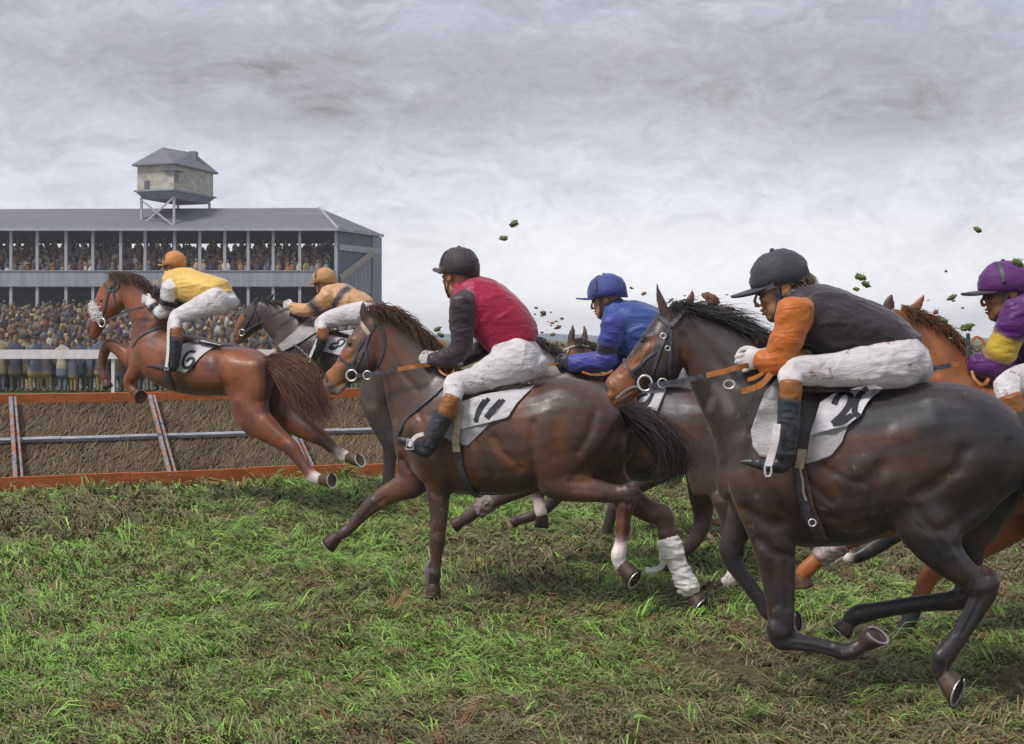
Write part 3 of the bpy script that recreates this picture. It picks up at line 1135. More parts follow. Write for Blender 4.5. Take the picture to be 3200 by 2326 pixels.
        if strap:
            t = np.linspace(-1.45, 1.45, 24)
            P = np.array([Q(-.006 + .035, .040 + (.099 * cs) * math.cos(q) ** .9, (.090 * cs) * math.sin(q)) for q in t])
            Nn = P - Q(0, .02); Nn /= np.linalg.norm(Nn, axis=1)[:, None]
            P = P + Nn * .004 * g
            v, f = ribbon(P, Nn, .016 * g, .004)
            mb = MB(); mb.add(v, f); mb.build("cap_band", M_STRAP_D, co)
        if chin:
            P = np.array([Q(.012, .03, .088), Q(.020, -.01, .080), Q(.030, -.055, .068), Q(.045, -.09, .045), Q(.055, -.115, .012), Q(.055, -.115, -.012), Q(.045, -.09, -.045), Q(.020, -.01, -.080)])
            P = catmull(P, 4)
            Nn = P - Q(0, -.03); Nn /= np.linalg.norm(Nn, axis=1)[:, None]
            v, f = ribbon(P, Nn, .018 * g, .004)
            mb = MB(); mb.add(v, f); mb.build("chin_strap", M_STRAP_D, self.root)
        if goggles:
            mb = MB()
            for d in (1, -1):
                a = np.linspace(0, 2 * math.pi, 17)
                mb.tube(np.array([Q(.086 - .010 * abs(math.cos(k)), .005 + .020 * math.sin(k), d * (.034 + .026 * math.cos(k))) for k in a]), .0042 * g, 6, cap=False)
            P = catmull(np.array([Q(.080, .010, .062), Q(.03, .015, .084), Q(-.05, .018, .080)]), 5)
            Nn = P - Q(0, .01); Nn /= np.linalg.norm(Nn, axis=1)[:, None]
            v, f = ribbon(P, Nn, .018 * g, .004); mb.add(v, f)
            mb.build("goggles", M_STRAP_D, self.root)

    def hand(self, x, y, s, d_img, side=1, size=1.0, key='glove', crop=None):
        """A fist closed on the rein: palm, four bent fingers and a thumb."""
        crop = crop or self.crop
        p = self.fr.P(*crop(x, y), s)
        q = self.fr.P(*crop(x + d_img[0], y + d_img[1]), s)
        fw = q - p; fw /= np.linalg.norm(fw)
        sd = self.fr.left * side
        up = np.cross(fw, self.fr.left); up /= np.linalg.norm(up)
        if up[2] < 0: up = -up
        g = size
        c = self.c(key)
        def Q(a, b, d): return p + g * (a * fw + b * up + d * sd)
        self.f.ell(Q(0, 0, .004), (fw * .046 * g, up * .043 * g, sd * .021 * g), c, k=0.012)
        for i, ln in enumerate((.95, 1.06, 1.0, .82)):
            z = .031 - .0205 * i
            C = np.array([Q(.030, z, .014), Q(.050 * ln + .004, z, .012), Q(.060 * ln, z - .001, -.006), Q(.048 * ln, z - .002, -.022), Q(.026, z - .002, -.026)])
            C = catmull(C, 2)
            r = np.linspace(.0105, .0085, len(C))[:, None] * g
            T = np.gradient(C, axis=0); T /= np.linalg.norm(T, axis=1)[:, None]
            B = np.cross(T, up); B /= np.linalg.norm(B, axis=1)[:, None]
            self.f.loft(C, B * r, np.tile(up, (len(C), 1)) * r, k=0.003, cols=[c] * len(C), M=10)
        C = np.array([Q(-.022, .034, -.004), Q(.004, .050, -.012), Q(.030, .050, -.020), Q(.050, .040, -.022)])
        r = np.array([.014, .012, .011, .009])[:, None] * g
        self.f.loft(C, np.tile(up, (4, 1)) * r, np.tile(sd, (4, 1)) * r, k=0.006, cols=[c] * 4, M=10)
        self.f.loft([Q(-.075, -.002, .0), Q(-.02, 0, .002)], [up * .030 * g, up * .034 * g], [sd * .024 * g, sd * .024 * g], k=0.015, cols=[c] * 2)

    def done(self, folds=0.008, mat_jacket=None):
        self.finish("body", M_SKIN, self.root, smooth_it=1)
        self.finish("jacket", mat_jacket or M_SILK, self.root, field=self.jacket, folds=folds, seed=self.seed)
        self.finish("breeches", M_BREECH, self.root, field=self.breeches, folds=folds * .8, fold_scale=(9, 6, 13), seed=self.seed + 4)


def jpal(**kw):
    p = dict(skin=(.46, .23, .125), lip=(.30, .10, .07), ear=(.42, .18, .08), dark=(.05, .03, .025), glove=(.62, .58, .58),
             breech=(.70, .67, .685), boot=(.035, .036, .045), top=(.30, .115, .03), wcuff=(.78, .75, .75))
    p.update(kw)
    return p


def stirrup(J, label, strap, iron, s, crop, w=.03):
    """A white strap down the boot and a small steel iron round the foot."""
    fr = J.fr
    st = thing("stirrup", label, "stirrup", fr.P(*crop(*iron), s), "stirrups under the riders' boots")
    P = catmull([fr.P(*crop(strap[i], strap[i + 1]), s) for i in range(0, len(strap), 2)], 5)
    v, f = ribbon(P, np.tile(fr.left, (len(P), 1)), w, .005)
    mb = MB(); mb.add(v, f); mb.build("stirrup_leather", M_STRAP_W, st)
    c = fr.P(*crop(*iron), s)
    mb = MB()
    q = [c + fr.fwd * a + np.array((0, 0, b)) for a, b in ((-.016, .03), (-.026, -.03), (.026, -.03), (.016, .03), (-.016, .03))]
    mb.tube(q, .005, 6); mb.build("stirrup_iron", M_STEEL, st)
# ------------------------------------------------------------------ ground, turf
def W(u, v, Y):
    return np.array([(u - CX) / F * Y, Y, CH - (v - HY) / F * Y])


def ground_h(x, y):
    p = np.stack([x, y, np.zeros_like(x)], -1).reshape(-1, 3)
    k = np.clip((34 - p[:, 1]) / 12, 0, 1)
    z = (0.030 * vnoise(p * 1.3, 5) + 0.022 * vnoise(p * 3.7, 6) + 0.012 * vnoise(p * 9, 7)) * k
    return z.reshape(x.shape) - 0.02


def build_ground():
    ys = np.concatenate([np.linspace(-30, 4.9, 8), np.exp(np.linspace(math.log(5), math.log(40), 330)), np.exp(np.linspace(math.log(43), math.log(4500), 60))])
    t = np.linspace(-1, 1, 361)
    t = np.sign(t) * (0.55 * np.abs(t) + 0.45 * np.abs(t) ** 6 * 6)
    Yg, Tg = np.meshgrid(ys, t, indexing='ij')
    Xg = Tg * (np.maximum(Yg, 5) * 0.62 + 1)
    Zg = ground_h(Xg, Yg)
    n, m = Xg.shape
    V = np.stack([Xg, Yg, Zg], -1).reshape(-1, 3)
    i, j = np.meshgrid(np.arange(n - 1), np.arange(m - 1), indexing='ij')
    i, j = i.ravel(), j.ravel()
    q = np.stack([i * m + j, i * m + j + 1, (i + 1) * m + j + 1, (i + 1) * m + j], 1)
    mt, nt, b = new_mat("turf_soil")
    co = coords(nt)
    a = noise_n(nt, mapping(nt, co, (1, .6, 1), (0, 0, .3)), 1.1, 6, 0.65, 0.5)
    s = noise_n(nt, mapping(nt, co, (9, 3.5, 9), (0, 0, .5)), 1.0, 6, 0.7, 0.6)
    c = mixc(nt, ramp(nt, a, [(.38, (0, 0, 0)), (.62, (1, 1, 1))]), (.165, .115, .060), (.135, .150, .060))
    c = mixc(nt, ramp(nt, s, [(.40, (.0, .0, .0)), (.66, (1, 1, 1))]), mixc(nt, 1.0, c, (.50, .46, .46), 'MULTIPLY'), c)
    far = nt.nodes.new('ShaderNodeSeparateXYZ'); nt.links.new(co, far.inputs[0])
    fm = nt.nodes.new('ShaderNodeMapRange'); nt.links.new(far.outputs[1], fm.inputs[0])
    fm.inputs[1].default_value = 24; fm.inputs[2].default_value = 44
    c = mixc(nt, fm.outputs[0], c, (.11, .13, .045))
    nt.links.new(c, b.inputs['Base Color'])
    b.inputs['Roughness'].default_value = 0.9
    b.inputs['Specular IOR Level'].default_value = 0.2
    bump(nt, b, s, 0.8, 0.05)
    return tag(link_mesh("ground", mesh_from(V, q), mt), kind='structure')


M_BLADE, _nt, _b = new_mat("grass_blade")
_at = _nt.nodes.new('ShaderNodeVertexColor'); _at.layer_name = 'Col'
_nt.links.new(_at.outputs[0], _b.inputs['Base Color'])
_b.inputs['Roughness'].default_value = 0.6
_b.inputs['Specular IOR Level'].default_value = 0.25


def build_grass():
    r = np.random.default_rng(101)
    nc = 40000                                           # tufts: blades lying over together
    Yc = np.exp(r.uniform(math.log(5.5), math.log(20), nc)); Xc = (r.random(nc) * 2 - 1) * (Yc * 0.52 + 1.5)
    per = r.integers(5, 17, nc)
    ci = np.repeat(np.arange(nc), per)
    n1 = len(ci)
    n2 = 250000
    sc0 = np.clip(Yc / 9.0, .8, 1.8)
    spread = (r.uniform(.012, .05, nc) * sc0)[ci]
    X = np.concatenate([Xc[ci] + r.normal(0, 1, n1) * spread, np.zeros(n2)]); Y = np.concatenate([Yc[ci] + r.normal(0, 1, n1) * spread, np.zeros(n2)])
    Y[n1:] = np.exp(r.uniform(math.log(5.5), math.log(22), n2)); X[n1:] = (r.random(n2) * 2 - 1) * (Y[n1:] * 0.52 + 1.5)
    n = n1 + n2
    def lushf(X, Y):
        P = np.stack([X, Y, np.zeros(len(X))], 1)
        return fbm(P * np.array((.75, .55, 1)), 4, 61) * 1.15 + 0.46 - 0.11 * np.clip(X - 0.2, 0, 4) + 0.13 * np.clip(-X + .2, 0, 2.4) - 0.22 * np.exp(-((Y - 6.0) / .8) ** 2) - 0.22 * np.exp(-((X - 1.2) / 1.5) ** 2 - ((Y - 7.8) / 1.2) ** 2)
    lush = lushf(X, Y)
    P = np.stack([X, Y, np.zeros(n)], 1)
    patch = fbm(P * np.array((3.2, 2.2, 1)), 3, 71)
    flowc = 0.75 * fbm(np.stack([Xc, Yc, 0 * Xc], 1) * np.array((.8, .8, 1)), 2, 81)
    angc = -0.45 + flowc * 1.6 + r.normal(0, .50, nc) + np.where(r.random(nc) < .45, math.pi, 0)
    ang = np.concatenate([angc[ci] + r.normal(0, .22, n1), r.uniform(0, 2 * math.pi, n2)])
    sc = np.clip(Y / 9.0, 0.8, 1.8)
    lc = r.uniform(.055, .17, nc); lc[r.random(nc) < .16] *= 1.6
    L = np.concatenate([lc[ci] * r.uniform(.6, 1.15, n1), .03 + .07 * r.random(n2)]) * sc
    leanc = np.clip(r.normal(1.22, .2, nc), .5, 1.52)
    lean = np.concatenate([np.clip(leanc[ci] + r.normal(0, .1, n1), .4, 1.54), np.clip(r.normal(1.05, .3, n2), .2, 1.5)])
    wd = (0.0026 + 0.0032 * r.random(n)) * sc
    uc = r.random(nc)
    kind = np.concatenate([uc[ci], r.random(n2)])
    keep = r.random(n) < np.clip(.62 + .45 * patch + .25 * lush, .12, 1)
    # hoof-torn divots along the horses' line: few blades left, soil showing
    torn = vnoise(P * np.array((2.6, 1.7, 1)), 131) + .5 * vnoise(P * np.array((6.5, 4.5, 1)), 132)
    zone = np.clip(.25 + .30 * X, -.4, .75) + .35 * np.exp(-((Y - 8.3) / 1.6) ** 2)
    keep &= ~((torn > .95 - .55 * np.clip(zone, 0, 1)) & (r.random(n) < .80))
    X, Y, lush, patch, ang, L, lean, wd, kind, P = (q[keep] for q in (X, Y, lush, patch, ang, L, lean, wd, kind, P))
    n = len(X)
    Z = ground_h(X, Y)
    d = np.stack([np.cos(ang) * np.sin(lean), np.sin(ang) * np.sin(lean), np.cos(lean)], 1)
    side = np.stack([-np.sin(ang), np.cos(ang), np.zeros(n)], 1) + r.normal(0, .3, (n, 3))
    side /= np.linalg.norm(side, axis=1)[:, None]
    b0 = np.stack([X, Y, Z - .004], 1)
    arch = (L / .08)[:, None]
    mid = b0 + d * (L * .55)[:, None] + np.array((0, 0, .012)) * arch
    tip = b0 + d * L[:, None] - np.array((0, 0, .008)) * arch
    tip[:, 2] = np.maximum(tip[:, 2], Z + .004)
    w = wd[:, None]
    V = np.stack([b0 - side * w, b0 + side * w, mid - side * w * .8, mid + side * w * .8, tip - side * w * .12, tip + side * w * .12], 1).reshape(-1, 3)
    k = np.arange(n)[:, None] * 6
    q = np.concatenate([k + np.array([[0, 1, 3, 2]]), k + np.array([[2, 3, 5, 4]])])
    lu = np.clip(lush, 0, 1)[:, None]
    col = np.array((.165, .160, .078)) * (1 - lu) + np.array((.205, .275, .080)) * lu
    bright = (kind < .07 + .46 * np.clip(lush * 1.05 + .30 * patch, 0, 1) ** 1.3)[:, None]
    straw = ((kind > .84 + .09 * np.clip(lush, 0, 1)))[:, None]
    earth = ((kind > .68) & (kind < .80 - .08 * np.clip(lush, 0, 1)))[:, None]
    col = np.where(bright, np.array((.255, .435, .085)) * r.uniform(.7, 1.2, (n, 1)), col)
    col = np.where(straw, np.array((.29, .23, .135)) * r.uniform(.6, 1.3, (n, 1)), col)
    col = np.where(earth, np.array((.235, .120, .058)) * r.uniform(.5, 1.2, (n, 1)), col)
    col = np.where((patch < -.42)[:, None] & ~bright, col * .62, col)
    col = col * r.uniform(.78, 1.22, (n, 1))
    me = mesh_from(V, q)
    set_col(me, np.clip(np.repeat(col, 6, axis=0), 0, 1))
    tag(link_mesh("grass", me, M_BLADE), kind='stuff')
    # churned lumps of soil between the blades
    V, Q, C = [], [], []
    base = 0
    m = 1500
    Yl = np.exp(r.uniform(math.log(5.6), math.log(17), m)); Xl = (r.random(m) * 2 - 1) * (Yl * 0.50 + 1)
    tf = fbm(np.stack([Xl, Yl, 0 * Xl], 1) * np.array((.8, .6, 1)), 3, 111) + .10 * np.clip(Xl, -1, 3)
    for x, y, t in zip(Xl, Yl, tf):
        if r.random() > 0.22 + 0.6 * t:
            continue
        s = r.uniform(.010, .034)
        v, f = uv_sphere(np.zeros(3), 1.0, 11, 7)
        v = v * (1 + .6 * vnoise(v * 1.6 + r.uniform(0, 50, 3), 3) + .35 * vnoise(v * 4 + r.uniform(0, 50, 3), 5))[:, None] * np.array((1.5, 1.1, .55)) * s
        a = r.uniform(0, 3.1); R = np.array(((math.cos(a), -math.sin(a), 0), (math.sin(a), math.cos(a), 0), (0, 0, 1)))
        v = v @ R.T + np.array((x, y, float(ground_h(np.array([x]), np.array([y]))[0])))
        V.append(v); Q += [tuple(i + base for i in ff) for ff in f]; base += len(v)
        C.append(np.tile(np.array((.065, .050, .034)) * r.uniform(.6, 1.6), (len(v), 1)))
    me = mesh_from(np.vstack(V), Q); set_col(me, np.vstack(C))
    tag(link_mesh("mud", me, mat_vcol("mud_lump", .85, 40, .6, .6, .2)), kind='stuff')


# ------------------------------------------------------------------ brush fence
def build_fence():
    r = np.random.default_rng(5)
    base = np.array([(-430 - CX) / F * 14.44, 14.44, 0.0]); end = np.array([(1290 - CX) / F * 17.0, 17.0, 0.0])
    ax = end - base; Lf = np.linalg.norm(ax); ax /= Lf
    jd = np.array((-ax[1], ax[0], 0.0))                 # the way the horses jump
    dep, hgt = 1.95, 0.925
    up = (jd * dep + np.array((0, 0, hgt))); sl = np.linalg.norm(up); up /= sl
    nrm = np.cross(ax, up); nrm /= np.linalg.norm(nrm)
    if nrm[1] > 0: nrm = -nrm
    root = thing("steeplechase_fence", "sloping brown brush fence with orange top and bottom boards and grey middle rail", "fence", (base + end) / 2)
    def at(l, h, o=0.0):
        return base + ax * l + up * h + nrm * o
    mb = MB()
    a, b = at(0, 0), at(Lf, 0); c, d = at(Lf, sl), at(0, sl)
    back = jd * 0.75
    mb.hexa([a + jd * .05, b + jd * .05, b + jd * (dep + .7), a + jd * (dep + .7), d - up * .02, c - up * .02, c - up * .02 + back, d - up * .02 + back])
    mb.build("brush_core", mat_plain("brush_core", (.050, .034, .020), .95, .5, 30), root)
    n = 26000
    l = r.uniform(0, Lf, n); h = r.uniform(0.02, sl - .05, n)
    ln = r.uniform(.12, .42, n)
    tilt = r.normal(.38, .30, n)
    dirv = up[None] * np.cos(tilt)[:, None] + ax[None] * np.sin(tilt)[:, None] + nrm[None] * r.uniform(.02, .22, n)[:, None]
    s = ax[None] * np.cos(tilt)[:, None] - up[None] * np.sin(tilt)[:, None]
    w = r.uniform(.003, .010, n)[:, None]
    p0 = base + ax * l[:, None] + up * h[:, None] + nrm * 0.005
    p1 = p0 + dirv * ln[:, None] * .55 + s * r.normal(0, .012, (n, 1)); p2 = p0 + dirv * ln[:, None] - np.array((0, 0, .02)) + s * r.normal(0, .03, (n, 1))
    V = np.stack([p0 - s * w, p0 + s * w, p1 - s * w, p1 + s * w, p2 - s * w * .2, p2 + s * w * .2], 1).reshape(-1, 3)
    k = np.arange(n)[:, None] * 6
    q = np.concatenate([k + np.array([[0, 1, 3, 2]]), k + np.array([[2, 3, 5, 4]])])
    t = np.clip(.5 + .6 * fbm(p0 * np.array((2, 2, 6)), 3, 9) + r.normal(0, .28, n), 0, 1)[:, None]
    col = np.array((.066, .042, .027)) * (1 - t) + np.array((.20, .150, .082)) * t
    col = np.where((r.random(n) < .05)[:, None], np.array((.16, .065, .03)), col)
    me = mesh_from(V, q); set_col(me, np.repeat(col, 6, axis=0))
    link_mesh("brush", me, M_BLADE, root)
    orange = mat_plain("worn_orange_paint", (.46, .125, .030), .6, .45, 5, .3, (1, 1, 4))
    grey = mat_plain("weathered_grey_timber", (.34, .35, .40), .75, .4, 7, .3, (1, 1, 6))
    def rail(name, h0, h1, o, th, mat, seg=9):
        mb = MB()
        P = [(base + ax * Lf * i / seg) for i in range(seg + 1)]
        for i in range(seg):
            j0, j1 = r.normal(0, .0025), 0
            A0, A1 = P[i] + up * (h0 + j0), P[i + 1] - ax * .004 + up * (h0 + j0)
            B0, B1 = P[i] + up * (h1 + j0), P[i + 1] - ax * .004 + up * (h1 + j0)
            mb.hexa([A0 + nrm * o, A1 + nrm * o, A1 + nrm * (o - th), A0 + nrm * (o - th), B0 + nrm * o, B1 + nrm * o, B1 + nrm * (o - th), B0 + nrm * (o - th)])
        o_ = mb.build(name, mat, root)
        bv = o_.modifiers.new("bevel", 'BEVEL'); bv.width = .004; bv.segments = 2
        return o_
    mb = MB()
    for i in range(9):
        A0, A1 = base + ax * Lf * i / 9, base + ax * (Lf * (i + 1) / 9 - .004)
        z = r.normal(0, .008)
        f0, f1 = -jd * .06, jd * .02
        mb.hexa([A0 + f0 - np.array((0, 0, .1)), A1 + f0 - np.array((0, 0, .1)), A1 + f1 - np.array((0, 0, .1)), A0 + f1 - np.array((0, 0, .1)),
                 A0 + f0 + np.array((0, 0, .185 + z)), A1 + f0 + np.array((0, 0, .185 + z)), A1 + f1 + np.array((0, 0, .185 + z)), A0 + f1 + np.array((0, 0, .185 + z))])
    mb.build("bottom_board", orange, root)
    mb = MB()
    for i in range(9):
        A0, A1 = at(Lf * i / 9, sl, .05), at(Lf * (i + 1) / 9 - .004, sl, .05)
        q0, q1 = jd * .16, np.array((0, 0, .11 + r.normal(0, .004)))
        lowz = np.array((0, 0, -.02))
        mb.hexa([A0 + lowz, A1 + lowz, A1 + q0 + lowz, A0 + q0 + lowz, A0 + q1, A1 + q1, A1 + q0 + q1, A0 + q0 + q1])
    mb.build("top_rail", orange, root)
    rail("middle_rail", sl * .50, sl * .50 + .065, .10, .05, grey)
    post, nt_, b_ = new_mat("worn_post_paint")
    nz_ = noise_n(nt_, coords(nt_), 7, 5, .65, .4)
    nt_.links.new(ramp(nt_, nz_, [(.34, (.07, .05, .04)), (.42, (.17, .17, .20)), (.52, (.30, .29, .32)), (.55, (.30, .12, .06)), (.62, (.38, .14, .06)), (.66, (.26, .24, .25))]), b_.inputs['Base Color'])
    b_.inputs['Roughness'].default_value = .75
    bump(nt_, b_, nz_, .4, .02)
    # battens at the places the photo shows them
    for u in (-420, 48, 528, 960):
        best = min(np.linspace(0, Lf, 1100), key=lambda q_: abs(to_px(at(q_, 0.1, .1))[0] - u))
        mb = MB()
        A, B = at(best, .0, .13), at(best, sl - .02, .13)
        mb.bar(A, B, .045, .05, up=nrm)
        mb.bar(A + ax * .075, B + ax * .055, .026, .04, up=nrm)
        o_ = mb.build("batten", post, root)


# ------------------------------------------------------------------ rail, spectators
def person_solid(seed, detail=True):
    r = np.random.default_rng(seed)
    f = Field(0.03)
    hgt = r.uniform(.94, 1.06)
    X, Yv, Z = np.eye(3)
    def loft(rows, k=.03):
        C = np.array([[x, y, z * hgt] for x, y, z, a, b in rows]); U = np.array([X * a for *_, a, b in rows]); V = np.array([Yv * b for *_, a, b in rows])
        f.loft(C, U, V, k=k, M=14)
    w = r.uniform(.95, 1.2)
    loft([(0, 0, .85, .19 * w, .14), (0, 0, 1.05, .18 * w, .13), (0, 0, 1.28, .21 * w, .13), (0, 0, 1.42, .17 * w, .10), (0, 0, 1.50, .07, .07)])
    loft([(0, 0, .55, .21 * w, .15), (0, 0, .9, .19 * w, .14)])
    loft([(0, -.01, 1.50, .055, .06), (0, -.015, 1.60, .078, .095), (0, -.01, 1.70, .072, .088)], .015)
    for s in (-1, 1):
        a = r.uniform(-.1, .25)
        loft([(s * .21 * w, 0, 1.38, .06, .06), (s * .26 * w, -.04 - a * .3, 1.12, .052, .05), (s * (.24 - a * .3) * w, -.10 - a, .95 + a * .6, .04, .04)], .02)
        loft([(s * .10, 0, .85, .095, .10), (s * .10, r.uniform(-.05, .05), .45, .07, .075), (s * .10, .02, .08, .05, .06), (s * .10, -.06, .03, .05, .10)], .02)
    if r.random() < .5:
        loft([(0, -.02, 1.69, .12, .13), (0, -.02, 1.715, .12, .13)], .01); loft([(0, -.01, 1.70, .085, .095), (0, -.01, 1.78, .07, .08)], .01)
    return f.mesh(1, band=5), hgt


def build_rail_crowd():
    r = np.random.default_rng(77)
    Yr = 42.0
    x0, x1 = W(-420, 0, Yr)[0], W(1190, 0, Yr)[0]
    root = thing("running_rail", "long white running rail board between the course and the spectators", "rail", ((x0 + x1) / 2, Yr, 0))
    white = mat_plain("white_rail_paint", (.72, .66, .68), .6, .2, 3, .1)
    mb = MB(); mb.box((x0, Yr - .03, 1.13), (x1, Yr + .03, 1.43)); mb.build("rail_board", white, root)
    for x in np.arange(x0 + 1.6, x1, 6.5):
        mb = MB(); mb.box((x - .05, Yr + .035, -.1), (x + .05, Yr + .13, 1.38)); mb.build("post", white, root)
    coats = [(.055, .055, .075), (.10, .085, .06), (.19, .155, .10), (.075, .085, .11), (.035, .035, .045), (.24, .20, .09), (.13, .075, .05), (.09, .11, .13), (.26, .24, .20), (.075, .08, .10), (.05, .05, .07), (.11, .10, .10), (.16, .14, .13)]
    legs = [(.05, .06, .09), (.20, .16, .06), (.10, .11, .14), (.07, .06, .05), (.15, .13, .11)]
    bases = [person_solid(300 + i) for i in range(7)]
    mt = mat_vcol("spectator_cloth", .8, 9, .5, .2, .2)
    x = W(-330, 0, 43.4)[0]
    cnt = 0
    while x < W(1180, 0, 43.4)[0]:
        for row in range(2):
            (pts, quads), hg = bases[int(r.integers(7))]
            me = mesh_from(pts, quads)
            c1 = np.array(coats[int(r.integers(len(coats)))]) * 1.5; c2 = np.array(legs[int(r.integers(len(legs)))]) * 1.5
            z = pts[:, 2] / hg
            col = np.where((z > .62 + r.uniform(-.15, .2))[:, None], c1, c2)
            col = np.where((z > 1.52)[:, None], np.array((.34, .19, .12)), col)
            hat = r.random() < .6
            col = np.where((z > 1.655)[:, None], np.array(coats[int(r.integers(8))]) * (1.3 if hat else .6), col)
            col = np.where((z < .07)[:, None], np.array((.03, .025, .02)), col)
            set_col(me, col)
            o = link_mesh("person", me, mt)
            o.location = (x + r.normal(0, .08), 43.1 + row * .75 + r.uniform(-.15, .15), 0)
            o.rotation_euler = (0, 0, r.normal(0, .5)); k_ = r.uniform(.95, 1.14); o.scale = (k_, k_, k_)
            tag(o, "spectator in winter coat standing at the white rail below the grandstand", "person", "spectators along the running rail")
            cnt += 1
        x += r.uniform(.42, .62)

    # the packed crowd on the terraces: heads, shoulders and coats
    def crowd(name, rows, seed, bright=1.0):
        r = np.random.default_rng(seed)
        sv, sf = uv_sphere(np.zeros(3), 1.0, 7, 5)
        V, Q, C = [], [], []
        base = 0
        for (xa, xb, y, z, pitch) in rows:
            x = xa
            while x < xb:
                h = r.uniform(1.42, 1.90)
                px, py = x + r.normal(0, .14), y + r.uniform(-.45, .45) * (1 if pitch > .5 else .4)
                if r.random() < .06: x += pitch; continue
                cc = np.array(coats[int(r.integers(len(coats)))]) * r.uniform(.7, 1.7) * bright
                if r.random() < .16: cc = np.array((.26, .13, .065)) * bright * r.uniform(.5, 1.3)
                if r.random() < .008: cc = np.array((.14, .03, .2)) * bright
                if r.random() < .10: cc = np.array((.45, .42, .38)) * bright
                b = sv * np.array((.25, .17, .40)) + np.array((px, py, z + h - .62))
                l = sv * np.array((.20, .15, .50)) + np.array((px, py, z + .5))
                hd = sv * np.array((.105, .12, .14)) + np.array((px + r.normal(0, .02), py - .03, z + h - .12))
                hc = np.array((.34, .18, .11)) * bright * r.uniform(.6, 1.2)
                hat = np.array(coats[int(r.integers(8))]) * r.uniform(.5, 2.0) * bright
                hcol = np.where((sv[:, 2] > .15)[:, None], hat, hc)
                for v, c in ((b, np.tile(cc, (len(sv), 1))), (l, np.tile(cc * .6, (len(sv), 1))), (hd, hcol)):
                    V.append(v); C.append(c)
                    Q.extend([tuple(i + base for i in f) for f in sf]); base += len(sv)
                x += pitch * r.uniform(.75, 1.3)
        me = mesh_from(np.vstack(V), Q); set_col(me, np.clip(np.vstack(C), 0, 1))
        tag(link_mesh(name, me, mt), kind='stuff')
    rows = []
    for i in range(24):
        y = 46 + i * 1.9
        z = max(0, (y - 47) / 45 * 2.75)
        rows.append((W(-400, 0, y)[0], W(1060 if y > 86 else 1240 - (y - 46) * 2.5, 0, y)[0], y + r.uniform(-.5, .5), z, .62))
    crowd("crowd_on_terrace", rows, 21, .92)
    rows = []
    for i in range(10):
        y = 93.7 + i * .55
        rows.append((W(-400, 0, y)[0], W(1042, 0, y)[0], y, 5.75 + i * .205, .40))
    crowd("crowd_on_balcony", rows, 22, 1.9)  # coat colours brightened to offset the shade under the roof
    mb = MB()
    xa, xb = W(-700, 0, 60)[0], W(1150, 0, 60)[0]
    mb.hexa([(xa, 46.2, -.05), (xb, 46.2, -.05), (W(1045, 0, 92)[0], 92.6, -.05), (W(-700, 0, 92)[0], 92.6, -.05), (xa, 46.2, .0), (xb, 46.2, .0), (W(1045, 0, 92)[0], 92.6, 2.75), (W(-700, 0, 92)[0], 92.6, 2.75)])
    tag(mb.build("terrace", mat_plain("terrace_concrete", (.20, .19, .18), .9, .3, 1)), kind='structure')


